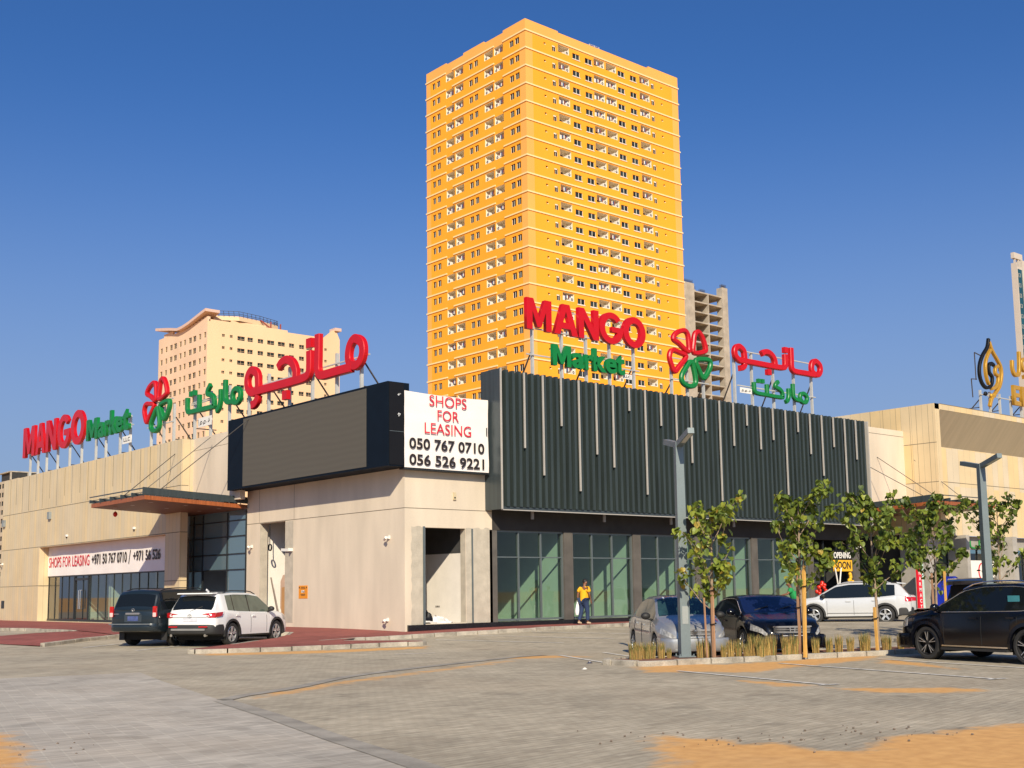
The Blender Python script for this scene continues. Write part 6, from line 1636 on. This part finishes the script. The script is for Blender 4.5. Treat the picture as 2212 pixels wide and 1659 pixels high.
for s in (1, -1):
    c = MB(); c.bar((x0+1.45,s*.945,.33),(x0+3.25,s*.945,.33),.02,.03); c.build('sill_strip', CHRM, t, local=True)
    c = MB(); c.box(x0+1.45,s*.80,.24,x0+3.25,s*.99,.29); c.build('side_step', CLAD, t, local=True)
c = MB(); pl = sect(1.5); c.box(x0+1.2,.795,1.2,x0+1.5,.80,1.42); c.build('window_sticker', mat("teal_sticker", (.05,.25,.28), .5), t, local=True)
# silver inlays on the spokes of the near wheels
for wo in [o for o in t.children if o.name.startswith('wheel') and not o.name.startswith('wheel_h')]:
    c = MB(); s = 1 if wo.location.y > 0 else -1; rr = .37*.74
    for k in range(5):
        for da in (-.16, .16):
            a = 2*math.pi*k/5+.3; b = a+da
            c.bar((rr*.2*math.cos(a), s*.107, rr*.2*math.sin(a)), (rr*.9*math.cos(b), s*.119, rr*.9*math.sin(b)), .012, .006, 0, up=(0,s,0))
    c.build('rim_inlay', RIMS, wo, local=True)
# --- dark estate with its tailgate up, behind the black SUV
SUV5 = dict(SUV4); SUV5.update(paint=paint("charcoal_paint", (.02,.022,.03), .2, .3), rw=(0,0), window_trim=None, rails=None)
t, q, sect = car("parked_suv", "dark SUV with raised tailgate showing behind bonnet of big black SUV", SUV5, (37.4,19.9,.1), 20)
x0 = -SUV5['L']/2
c = MB(); rows = []
for k in range(7):
    f = k/6; rows.append([(x0+.5-1.25*f, y*.70*(1-.05*f), 1.66+.02*(1-abs(y))*1+.14*math.sin(f*2.2)-.10*f*f) for y in (-1,-.8,0,.8,1)])
c.grid(rows); rows2 = [[(p[0]+.03,p[1]*.97,p[2]-.12) for p in r] for r in rows]; c.grid(rows2)
for i in range(6):
    for e in (0, 4): c.face([rows[i][e], rows[i+1][e], rows2[i+1][e], rows2[i][e]])
c.face(rows[-1]+rows2[-1][::-1]); tg = c.build('tailgate', SUV5['paint'], t, local=True)
c = MB(); c.bar((x0-.55,-.5,1.61),(x0-.55,.5,1.61),.10,.03); c.build('light_bar', PLATE, tg, local=True)
c = MB(); slab(c, rrect(-.68,.68,.75,1.55,.06), x0-.02, -.02); c.build('boot_opening', UNDER, t, local=True)
# --- white car roof behind the pearl SUV
SED3 = dict(SED2); SED3.update(paint=paint("grey_white_paint", (.45,.45,.44), .2, .3), wglass=CGLASS, window_trim=None)
t, q, sect = car("parked_car", "pale grey car mostly hidden behind roof of pearl white SUV", SED3, (51.9,34.0,.2), 121)
# ================================================================= trees, grasses, stakes
def leaf_mat():
    m = bpy.data.materials.new("leaf"); m.use_nodes = True; nt = m.node_tree; N = nt.nodes; b = N["Principled BSDF"]
    out = [n for n in N if n.type == 'OUTPUT_MATERIAL'][0]
    at = N.new("ShaderNodeAttribute"); at.attribute_name = "rnd"
    r = N.new("ShaderNodeValToRGB"); e = r.color_ramp.elements
    e[0].color = (.04,.065,.012,1); e[1].color = (.42,.30,.05,1); e[1].position = 1.0
    for p, c in ((.35,(.12,.17,.025,1)),(.7,(.24,.29,.04,1)),(.92,(.36,.38,.05,1))): k = e.new(p); k.color = c
    nlink(nt, at.outputs["Fac"], r.inputs[0]); nlink(nt, r.outputs[0], b.inputs["Base Color"]); b.inputs["Roughness"].default_value = .42
    tr = N.new("ShaderNodeBsdfTranslucent"); nlink(nt, r.outputs[0], tr.inputs[0])
    mx = N.new("ShaderNodeMixShader"); mx.inputs[0].default_value = .3; nlink(nt, b.outputs[0], mx.inputs[1]); nlink(nt, tr.outputs[0], mx.inputs[2]); nlink(nt, mx.outputs[0], out.inputs[0])
    return m
LEAF = leaf_mat()
BARK = mat("pale_bark", (.30,.22,.15), .9, var=.25, vs=8, bump=.4, bs=60)
HEART = [(0,0,0),(.32,-.12,.05),(.50,.18,.09),(.40,.55,.06),(0,1.0,-.10),(0,.45,-.04),(-.32,-.12,.05),(-.50,.18,.09),(-.40,.55,.06)]
HF = [(0,1,2,3,5),(5,3,4),(0,5,8,7,6),(5,4,8)]
def tree(label, x, y, z, h, rad, seed, n_leaf, low=.9, lean=(0,0), tint=0.0):
    rnd = random.Random(seed)
    t = thing("young_tree", label, "tree", (x, y, z), group="young trees in the planters")
    tm = MB(); tips = []
    path = [Vector((lean[0]*f*f+.04*math.sin(f*5+seed), lean[1]*f*f+.04*math.cos(f*4+seed), h*.93*f)) for f in [i/9 for i in range(10)]]
    tm.tube(path, [.038*(1-.8*i/9)+.006 for i in range(10)], 7)
    nb = 13
    for k in range(nb):
        f = low/h+(.92-low/h)*((k+rnd.random()*.6)/nb)
        i = min(8, int(f*9)); p0 = path[i].lerp(path[i+1], f*9-i)
        a = k*2.4+rnd.random(); up = .45+.75*f+rnd.random()*.3
        env = rad*(.55+.75*math.sin(math.pi*min(1, max(.08, (f-low/h*.55)/(1-low/h*.55)))**.9))*rnd.uniform(.65,1.1)
        d = Vector((math.cos(a), math.sin(a), up)).normalized(); pts = [p0]
        for q in range(1, 5):
            d = (d+Vector((rnd.uniform(-.2,.2), rnd.uniform(-.2,.2), .10))).normalized(); pts.append(pts[-1]+d*env/3.4)
        tm.tube(pts, [.014,.012,.009,.006,.004], 5)
        tips += [(pts[j].lerp(pts[j+1], rnd.random()), d) for j in (1,2,2,3,3) for _ in range(2)] + [(pts[4], d)]*3
        for b in range(2):
            s = pts[rnd.choice((1,2,3))]; dd = (d+Vector((rnd.uniform(-1,1), rnd.uniform(-1,1), rnd.uniform(-.3,.6)))).normalized(); e = s+dd*env*rnd.uniform(.25,.45)
            tm.tube([s, s.lerp(e,.5)+Vector((0,0,.03)), e], [.007,.005,.003], 4); tips += [(e, dd)]*4 + [(s.lerp(e,.6), dd)]*2
    tips += [(path[9]+Vector((rnd.uniform(-.06,.06), rnd.uniform(-.06,.06), rnd.uniform(-.15,.18))), Vector((0,0,1))) for _ in range(10)]
    tm.build("trunk", BARK, t, local=True, smooth=True)
    V = []; F = []; A = []
    for k in range(n_leaf):
        p, d = rnd.choice(tips); s = rnd.uniform(.10,.18)*(.8 if rnd.random() < .3 else 1)
        o = p+Vector((rnd.gauss(0,.06), rnd.gauss(0,.06), rnd.gauss(-.02,.06)))
        yaw = rnd.random()*6.283; tilt = rnd.gauss(-.75,.45); roll = rnd.gauss(0,.5)
        M = Matrix.Rotation(yaw,3,'Z') @ Matrix.Rotation(tilt,3,'X') @ Matrix.Rotation(roll,3,'Y')
        b = len(V); c = min(1, max(0, rnd.betavariate(2.0,2.4)+tint+(.18 if rnd.random() < .12 else 0)))
        for q in HEART: V.append(tuple(o+M @ (Vector(q)*s))); A.append(c)
        F += [tuple(b+i for i in f) for f in HF]
    me = bpy.data.meshes.new("crown"); me.from_pydata(V, [], F); at_ = me.attributes.new("rnd", 'FLOAT', 'POINT'); at_.data.foreach_set("value", np.array(A, np.float32)); me.materials.append(LEAF); me.update()
    o = bpy.data.objects.new("crown", me); COL.objects.link(o); put(o, t, True)
    return t
tree("young tree with yellow green heart shaped leaves beside silver saloon", 21.05, 17.72, .1, 3.45, .95, 11, 560, low=.95, tint=.13)
tree("young leafy tree beside the leaning yellow stake in planter", 23.22, 16.85, .1, 3.75, .98, 22, 820, low=1.25, tint=.0)
tree("young tree with bare lower trunk near right end of planter", 25.85, 16.62, .1, 3.75, 1.1, 33, 840, low=1.2, tint=-.04)
tree("dense young tree in second planter under right canopy", 32.7, 18.95, .12, 4.1, 1.3, 44, 1200, low=1.2, tint=-.1)
tree("young tree right of the far street lamp at right edge", 35.2, 18.2, .12, 4.35, 1.0, 55, 620, low=1.3, tint=-.12)
YSTK = mat("yellow_timber", (.62,.34,.08), .8, var=.2, vs=6, stretch=(6,6,.6)); RSTK = mat("weathered_timber", (.36,.20,.11), .85, var=.25, vs=6, stretch=(6,6,.6))
def stake(label, x, y, z, h, dx, dy, w, m, ties):
    t = thing("tree_stake", label, "stake", (x, y, z), group="timber stakes tied to the young trees")
    w *= .74; c = MB(); c.bar((0,0,-.05),(dx,dy,h), w, w); c.build("post", m, t, local=True)
    for f in ties:
        c = MB(); ctr = Vector((dx*f, dy*f, h*f)); c.tube([ctr+Vector((.07*math.cos(a*.7854), .07*math.sin(a*.7854), .008*a)) for a in range(9)], .012, 5); c.build("tie", BLACKM, t, local=True)
stake("thick weathered timber stake against trunk beside silver saloon", 20.97, 17.66, .1, 1.6, .0, 0, .075, RSTK, (.45,.92))
stake("thin weathered timber stake a little apart from trunk beside silver saloon", 20.80, 17.72, .1, 1.35, -.02, .02, .04, RSTK, ())
stake("tall leaning yellow timber stake in front of black saloon", 23.10, 16.75, .1, 2.05, .12, .02, .085, YSTK, (.75,))
stake("weathered timber stake behind the leaning yellow stake", 23.2, 16.95, .1, 2.1, .02, .02, .07, RSTK, (.5,))
stake("short yellow timber stake at foot of right hand planter tree", 25.74, 16.55, .1, 1.05, -.03, 0, .075, YSTK, (.7,))
stake("pale timber stake at left of dense tree in second planter", 32.55, 18.95, .12, 1.9, -.02, 0, .06, RSTK, (.9,))
stake("orange timber stake at right of dense tree in second planter", 32.8, 18.7, .12, 1.95, .02, 0, .07, YSTK, ())
GRASSM = [mat("dry_grass_%s" % n, c, .85, var=.25, vs=30, fine=.1) for n, c in (("straw",(.42,.27,.08)),("green",(.17,.17,.045)),("tan",(.30,.19,.065)))]
def grass_mesh(seed, h, r):
    rnd = random.Random(seed); c = MB()
    for k in range(190):
        a = rnd.random()*6.283; q = r*math.sqrt(rnd.random()); x, y = q*math.cos(a), q*math.sin(a)
        hh = h*rnd.uniform(.55,1.05); b = rnd.uniform(.1,.45); dx, dy = math.cos(a)*b*hh*.35+rnd.gauss(0,.02), math.sin(a)*b*hh*.35+rnd.gauss(0,.02)
        w = rnd.uniform(.009,.02); t = rnd.random()*3.14; wx, wy = w*math.cos(t), w*math.sin(t)
        m = rnd.choices((0,1,2),(5,2.2,3))[0]
        p = [(x,y,0),(x+dx*.35,y+dy*.35,hh*.55),(x+dx,y+dy,hh)]
        c.face([(p[0][0]-wx,p[0][1]-wy,0),(p[0][0]+wx,p[0][1]+wy,0),(p[1][0]+wx,p[1][1]+wy,p[1][2]),(p[1][0]-wx,p[1][1]-wy,p[1][2])], m)
        c.face([(p[1][0]-wx,p[1][1]-wy,p[1][2]),(p[1][0]+wx,p[1][1]+wy,p[1][2]),(p[2][0],p[2][1],p[2][2])], 1 if rnd.random() < .4 else m)
    return proto_mesh(c, "grass_clump", GRASSM)
GMS = [grass_mesh(s, 1.0, .24) for s in range(6)]
GP = [(19.55,18.82,.37),(19.62,18.72,.36),(19.91,18.76,.36),(20.07,18.72,.36),(20.25,18.6,.36),(20.4,18.5,.23),(20.98,18.05,.42),(21.16,17.98,.42),(21.41,17.75,.29),(21.52,17.64,.37),(21.84,17.67,.37),(21.82,17.43,.29),(22.09,17.45,.47),(22.07,17.22,.42),(22.22,17.25,.46),(22.46,17.2,.47),(22.84,17.08,.44),(23.06,17.02,.45),(23.74,16.91,.36),(24.0,17.1,.33),(24.18,16.84,.37),(24.54,16.82,.4),(25.08,16.86,.36),(25.41,16.72,.40),(25.58,16.75,.43),(26.16,16.6,.34),(26.34,16.62,.34),(26.7,16.5,.37),(27.5,16.4,.36),(28.3,16.1,.35)]
GL_ = [(0,5,"dry yellow grass clump left of the street lamp in planter"),(6,12,"dry grass clump between street lamp and black saloon front"),(13,18,"dry grass clump in front of black saloon near yellow stake"),(19,24,"dry grass clump between leaning yellow stake and short yellow stake"),(25,29,"dry grass clump at right end of planter by black SUV")]
for a, b, lab in GL_:
    for k in range(a, b+1):
        x, y, h = GP[k]
        o = bpy.data.objects.new("grass_clump", GMS[k % 6]); COL.objects.link(o)
        o.location = (x, y, .095); o.rotation_euler = (0, 0, k*1.3); o.scale = (h*.88, h*.88, h*1.12)
        tag(o, lab, "grass clump", lab.replace("clump", "clumps"))
# litter
def litter(name, label, x, y, r, m, n=5):
    c = MB(); lump(c, (x, y, zg(x, y)+.004), (r, r*.8, r*.5), n, 8, .3); tag(c.build(name, m, angle=40), label, "litter")
litter("paper_scrap", "white paper scrap on pavers in front of planter kerb", 17.6, 18.35, .06, CAMW)
litter("crushed_can", "small crushed dark can beside left end of planter kerb", 19.1, 19.75, .07, mat("can_metal", (.2,.2,.25), .3, metal=.8))
c = MB(); rnd = random.Random(2)
for k in range(90):
    x, y = rnd.choice(((10.6,8.3),(11.6,7.9),(10.2,9.3),(4.5,13.6),(12.5,7.6),(4.3,14.3))); x += rnd.gauss(0,.5); y += rnd.gauss(0,.4); r = rnd.uniform(.006,.02)
    c.ellipsoid((x, y, zg(x,y)+.004+r*.4), (r,r*.8,r*.6), 0, 6, 4)
o = c.build("pebbles", mat("pebble", (.16,.12,.09), .9, var=.3)); o["kind"] = "stuff"; o["label"] = "scattered small dark pebbles on sand and pavers in foreground"; o["category"] = "pebbles"

# ================================================================= people
def skin(verts, edges, radii, root, name, m, parent, sub=2):
    me = bpy.data.meshes.new(name); bm = bmesh.new(); lay = bm.verts.layers.skin.verify()
    vs = []
    for p, r in zip(verts, radii):
        v = bm.verts.new(p); v[lay].radius = (r, r) if not isinstance(r, tuple) else r; vs.append(v)
    for a, b in edges: bm.edges.new((vs[a], vs[b]))
    vs[root][lay].use_root = True
    bm.to_mesh(me); bm.free()
    o = bpy.data.objects.new(name, me); COL.objects.link(o)
    s = o.modifiers.new("skin", 'SKIN'); s.use_smooth_shade = True; s.branch_smoothing = .6
    ss = o.modifiers.new("sub", 'SUBSURF'); ss.levels = sub; ss.render_levels = sub
    bpy.context.view_layer.update(); dg = bpy.context.evaluated_depsgraph_get()
    m2 = bpy.data.meshes.new_from_object(o.evaluated_get(dg)); bpy.data.objects.remove(o); bpy.data.meshes.remove(me)
    m2.materials.clear(); m2.materials.append(m); 
    for p in m2.polygons: p.use_smooth = True
    o = bpy.data.objects.new(name, m2); COL.objects.link(o); put(o, parent, True); return o
SKIN = mat("brown_skin", (.20,.085,.045), .55, var=.05, fine=.02)
HAIR = mat("black_hair", (.008,.007,.007), .6, var=.2)
def person(label, loc, heading, pose, shirt, trousers, shoes, extra_stripe=None):
    """joint dictionary in local metres: x forward, y left, z up"""
    t = thing("person", label, "person", loc, R(heading), None)
    J = pose; V = []; E = []; Rr = []; ix = {}
    def add(n, p, r, par=None):
        ix[n] = len(V); V.append(p); Rr.append(r)
        if par is not None: E.append((ix[par], ix[n]))
    add('pel', J['pel'], .115); add('sp', J['sp'], .115, 'pel'); add('ch', J['ch'], .108, 'sp'); add('nk', J['nk'], .058, 'ch')
    hd = Vector(J['hd']); nk = Vector(J['nk']); fw = Vector(J.get('face', (1,0,0)))
    add('jaw', tuple(nk.lerp(hd,.45)+fw*.015), .068, 'nk'); add('hd', tuple(hd), .098, 'jaw'); add('top', tuple(hd+Vector((-.01,0,.075))), .07, 'hd')
    add('nose0', tuple(hd+fw*.085+Vector((0,0,-.02))), .02, 'hd'); add('nose', tuple(hd+fw*.112+Vector((0,0,-.035))), .011, 'nose0')
    for s, S_ in ((1,'l'),(-1,'r')):
        sd = Vector((-fw.y, fw.x, 0))*s
        add('ear'+S_, tuple(hd+sd*.10+Vector((-.005,0,-.015))), .018, 'hd')
        add('sh'+S_, J['sh'+S_], .05, 'ch'); add('el'+S_, J['el'+S_], .042, 'sh'+S_); add('wr'+S_, J['wr'+S_], .028, 'el'+S_)
        w = Vector(J['wr'+S_]); d = (w-Vector(J['el'+S_])).normalized(); sdv = d.cross(Vector((0,1,0))).normalized() if abs(d.y) < .9 else Vector((1,0,0)); nrm = d.cross(sdv)
        pm = w+d*.075; add('pa'+S_, tuple(pm), (.036,.020), 'wr'+S_)
        for k, (o_, ln) in enumerate(((-.026,.070),(-.009,.082),(.009,.078),(.026,.06))):
            b = pm+sdv*o_*.9+d*.025; m1 = b+d*ln*.55+nrm*s*.010; e = b+d*ln*.9+nrm*s*.032
            add('f%d%s' % (k,S_), tuple(b), .0095, 'pa'+S_); add('g%d%s' % (k,S_), tuple(m1), .0085, 'f%d%s' % (k,S_)); add('h%d%s' % (k,S_), tuple(e), .0065, 'g%d%s' % (k,S_))
        b = w+d*.035-sdv*.034; add('t0'+S_, tuple(b), .011, 'wr'+S_); add('t1'+S_, tuple(b+d*.045-sdv*.012+nrm*s*.012), .009, 't0'+S_)
        add('hp'+S_, J['hp'+S_], .095, 'pel'); add('kn'+S_, J['kn'+S_], .058, 'hp'+S_); add('an'+S_, J['an'+S_], .038, 'kn'+S_); add('to'+S_, J['to'+S_], .034, 'an'+S_)
    skin(V, E, Rr, ix['pel'], "body", SKIN, t)
    P = lambda n: J[n]
    L_ = lambda a, b, f: tuple(Vector(J[a]).lerp(Vector(J[b]), f))
    v = [tuple(Vector(J['pel'])+Vector((0,0,-.13))), J['sp'], J['ch'], tuple(Vector(J['nk'])+Vector((0,0,-.03))), J['shl'], L_('shl','ell',.75), J['shr'], L_('shr','elr',.75)]
    skin(v, [(0,1),(1,2),(2,3),(2,4),(4,5),(2,6),(6,7)], [(.20,.18),(.19,.17),(.205,.18),.115,.112,.088,.112,.088], 1, "shirt", shirt, t)
    v = [tuple(Vector(J['pel'])+Vector((0,0,.0))), J['hpl'], J['knl'], L_('knl','anl',.9), J['hpr'], J['knr'], L_('knr','anr',.9)]
    skin(v, [(0,1),(1,2),(2,3),(0,4),(4,5),(5,6)], [.155,.135,.09,.072,.135,.09,.072], 0, "trousers", trousers, t)
    for S_ in 'lr':
        a, b = Vector(J['an'+S_]), Vector(J['to'+S_]); d = (b-a); d.z = 0; d.normalize(); c = MB()
        ctr = a.lerp(b,.5); 
        skin([tuple(a+Vector((0,0,-.005))-d*.03), tuple(ctr+Vector((0,0,-.02))), tuple(b+d*.03)], [(0,1),(1,2)], [.05,.05,.04], 1, "shoe", shoes, t, 2)
    c = MB(); rows = []
    for j in range(7):
        tt = .05+1.55*j/6; row = []
        for i in range(16):
            p = 2*math.pi*i/16; back = -math.cos(p); lim = tt*(.72+.34*max(0, back))
            r = .110
            q = Vector((r*math.sin(lim)*math.cos(p)*.98, r*math.sin(lim)*math.sin(p)*.92, r*1.12*math.cos(lim)))
            a = math.atan2(fw.y, fw.x); q = Matrix.Rotation(a,3,'Z') @ q
            row.append((hd.x+q.x, hd.y+q.y, hd.z+.015+q.z))
        rows.append(row)
    c.grid(rows, 0, True); c.face(rows[0]); c.build("hair", HAIR, t, local=True, smooth=True)
    for s in (1,-1):
        sd = Vector((-fw.y, fw.x, 0))*s; e = MB(); e.ellipsoid(tuple(hd+fw*.088+sd*.034+Vector((0,0,.004))), (.012,.012,.008), 0, 8, 5); e.build("eye", BLACKM, t, local=True)
    c = MB(); m_ = hd+fw*.083+Vector((0,0,-.068)); sd = Vector((-fw.y, fw.x, 0)); c.bar(tuple(m_-sd*.022), tuple(m_+sd*.022), .012, .008); c.build("mouth", mat("lips", (.16,.05,.04), .5), t, local=True)
    return t
walk = dict(pel=(0,0,.95), sp=(.0,0,1.10), ch=(.03,0,1.30), nk=(.06,0,1.48), hd=(.10,0,1.615), shl=(.03,.19,1.41), shr=(.04,-.19,1.41),
 ell=(-.06,.25,1.14), wrl=(-.06,.24,.89), elr=(.06,-.25,1.14), wrr=(.16,-.23,.92), hpl=(0,.095,.90), hpr=(0,-.095,.90),
 knl=(-.03,.10,.49), anl=(-.20,.10,.10), tol=(-.07,.10,.045), knr=(.10,-.10,.49), anr=(.09,-.10,.08), tor=(.24,-.10,.04))
px_, py_ = 32.15, 33.5
person("man in yellow T-shirt and jeans walking past the shop windows with a plastic bag", (px_, py_, zg(px_,py_)+.126), 4, walk,
 mat("yellow_cotton", (.80,.40,.01), .85, var=.08, vs=9, bump=.1), mat("dark_denim", (.018,.035,.09), .85, var=.25, vs=8), mat("beige_shoes", (.55,.40,.26), .7))
bt = thing("plastic_bag", "white plastic bag hanging from left hand of man in yellow", "bag", (px_-.05, py_+.235, zg(px_,py_)+.126), R(4))
c = MB(); rows = []
for j in range(9):
    f = j/8; z = .86-.50*f; r = .025+.12*math.sin(min(1, f*1.25)*1.45)*(1-.25*max(0, f-.8)*5)
    rows.append([(-.06+r*(.85+.12*math.sin(3*a+j))*math.cos(a*.5236), .0+r*.62*(1+.1*math.sin(a*2+j))*math.sin(a*.5236), z) for a in range(12)])
c.grid(rows, 0, True); c.face(rows[-1]); c.build("sack", mat("white_plastic_bag", (.78,.77,.76), .35, var=.08, vs=9), bt, local=True, smooth=True)
for y in (-.02, .02):
    c = MB(); c.tube([(-.06,y,.93),(-.05,y*1.5,.88),(-.06,y*2,.83)], .008, 5); c.build("handle", MATS["white_plastic_bag"], bt, local=True)
lean = dict(pel=(-.05,0,.94), sp=(.0,0,1.08), ch=(.08,0,1.27), nk=(.14,0,1.43), hd=(.20,0,1.56), shl=(.10,.19,1.38), shr=(.10,-.19,1.38),
 ell=(.26,.24,1.18), wrl=(.48,.20,1.14), elr=(.26,-.24,1.18), wrr=(.48,-.20,1.14), hpl=(-.05,.095,.89), hpr=(-.05,-.095,.89),
 knl=(.02,.12,.49), anl=(-.06,.12,.09), tol=(.09,.12,.04), knr=(.0,-.12,.49), anr=(-.10,-.12,.09), tor=(.05,-.12,.04))
gx_, gy__ = 37.95, 27.9
person("man in green shirt leaning on a pale scooter beside the pearl white SUV", (gx_, gy__, zg(gx_,gy__)), 128, lean,
 mat("green_cotton", (.012,.26,.07), .85, var=.1, vs=9), MATS["dark_denim"], BLACKM)
sc_ = thing("scooter", "pale grey delivery scooter held by man in green shirt", "scooter", (gx_-.42, gy__+.55, zg(gx_,gy__)), R(128))
SCP = mat("scooter_grey", (.42,.42,.38), .35, var=.1, coat=.5)
for x in (-.05, 1.15):
    c = MB(); prof = [(.14,-.05),(.22,-.06),(.25,-.03),(.25,.03),(.22,.06),(.14,.05)]
    c.grid([[(x+r*math.cos(k*.349), y, .25+r*math.sin(k*.349)) for r, y in prof] for k in range(19)], 0); c.disc((x,0,.25),(0,1,0),.15,.06,14,1); c.build("wheel", [TYRE, RIMS], sc_, local=True)
c = MB(); rows = []
for x, w, z0, z1 in ((.02,.10,.55,1.0),(-.06,.17,.42,.92),(.05,.2,.30,.6),(.35,.17,.26,.34),(.6,.17,.28,.7),(1.0,.15,.45,.74),(1.3,.1,.55,.7)): rows.append([(x,-w,z0),(x,-w*.8,z1),(x,w*.8,z1),(x,w,z0)])
c.grid(rows, 0, True); c.face(rows[0]); c.face(rows[-1]); c.build("fairing", SCP, sc_, local=True, angle=50)
c = MB(); c.tube([(.1,-.33,1.08),(.02,0,1.02),(.1,.33,1.08)], .02, 6); c.tube([(.02,0,1.02),(-.05,0,.3)], .03, 6); c.build("handlebar", BLACKM, sc_, local=True)
c = MB(); c.hexa([(.55,-.14,.70),(1.25,-.12,.74),(1.25,.12,.74),(.55,.14,.70),(.55,-.13,.78),(1.25,-.1,.84),(1.25,.1,.84),(.55,.13,.78)]); c.build("seat", BLACKM, sc_, local=True)
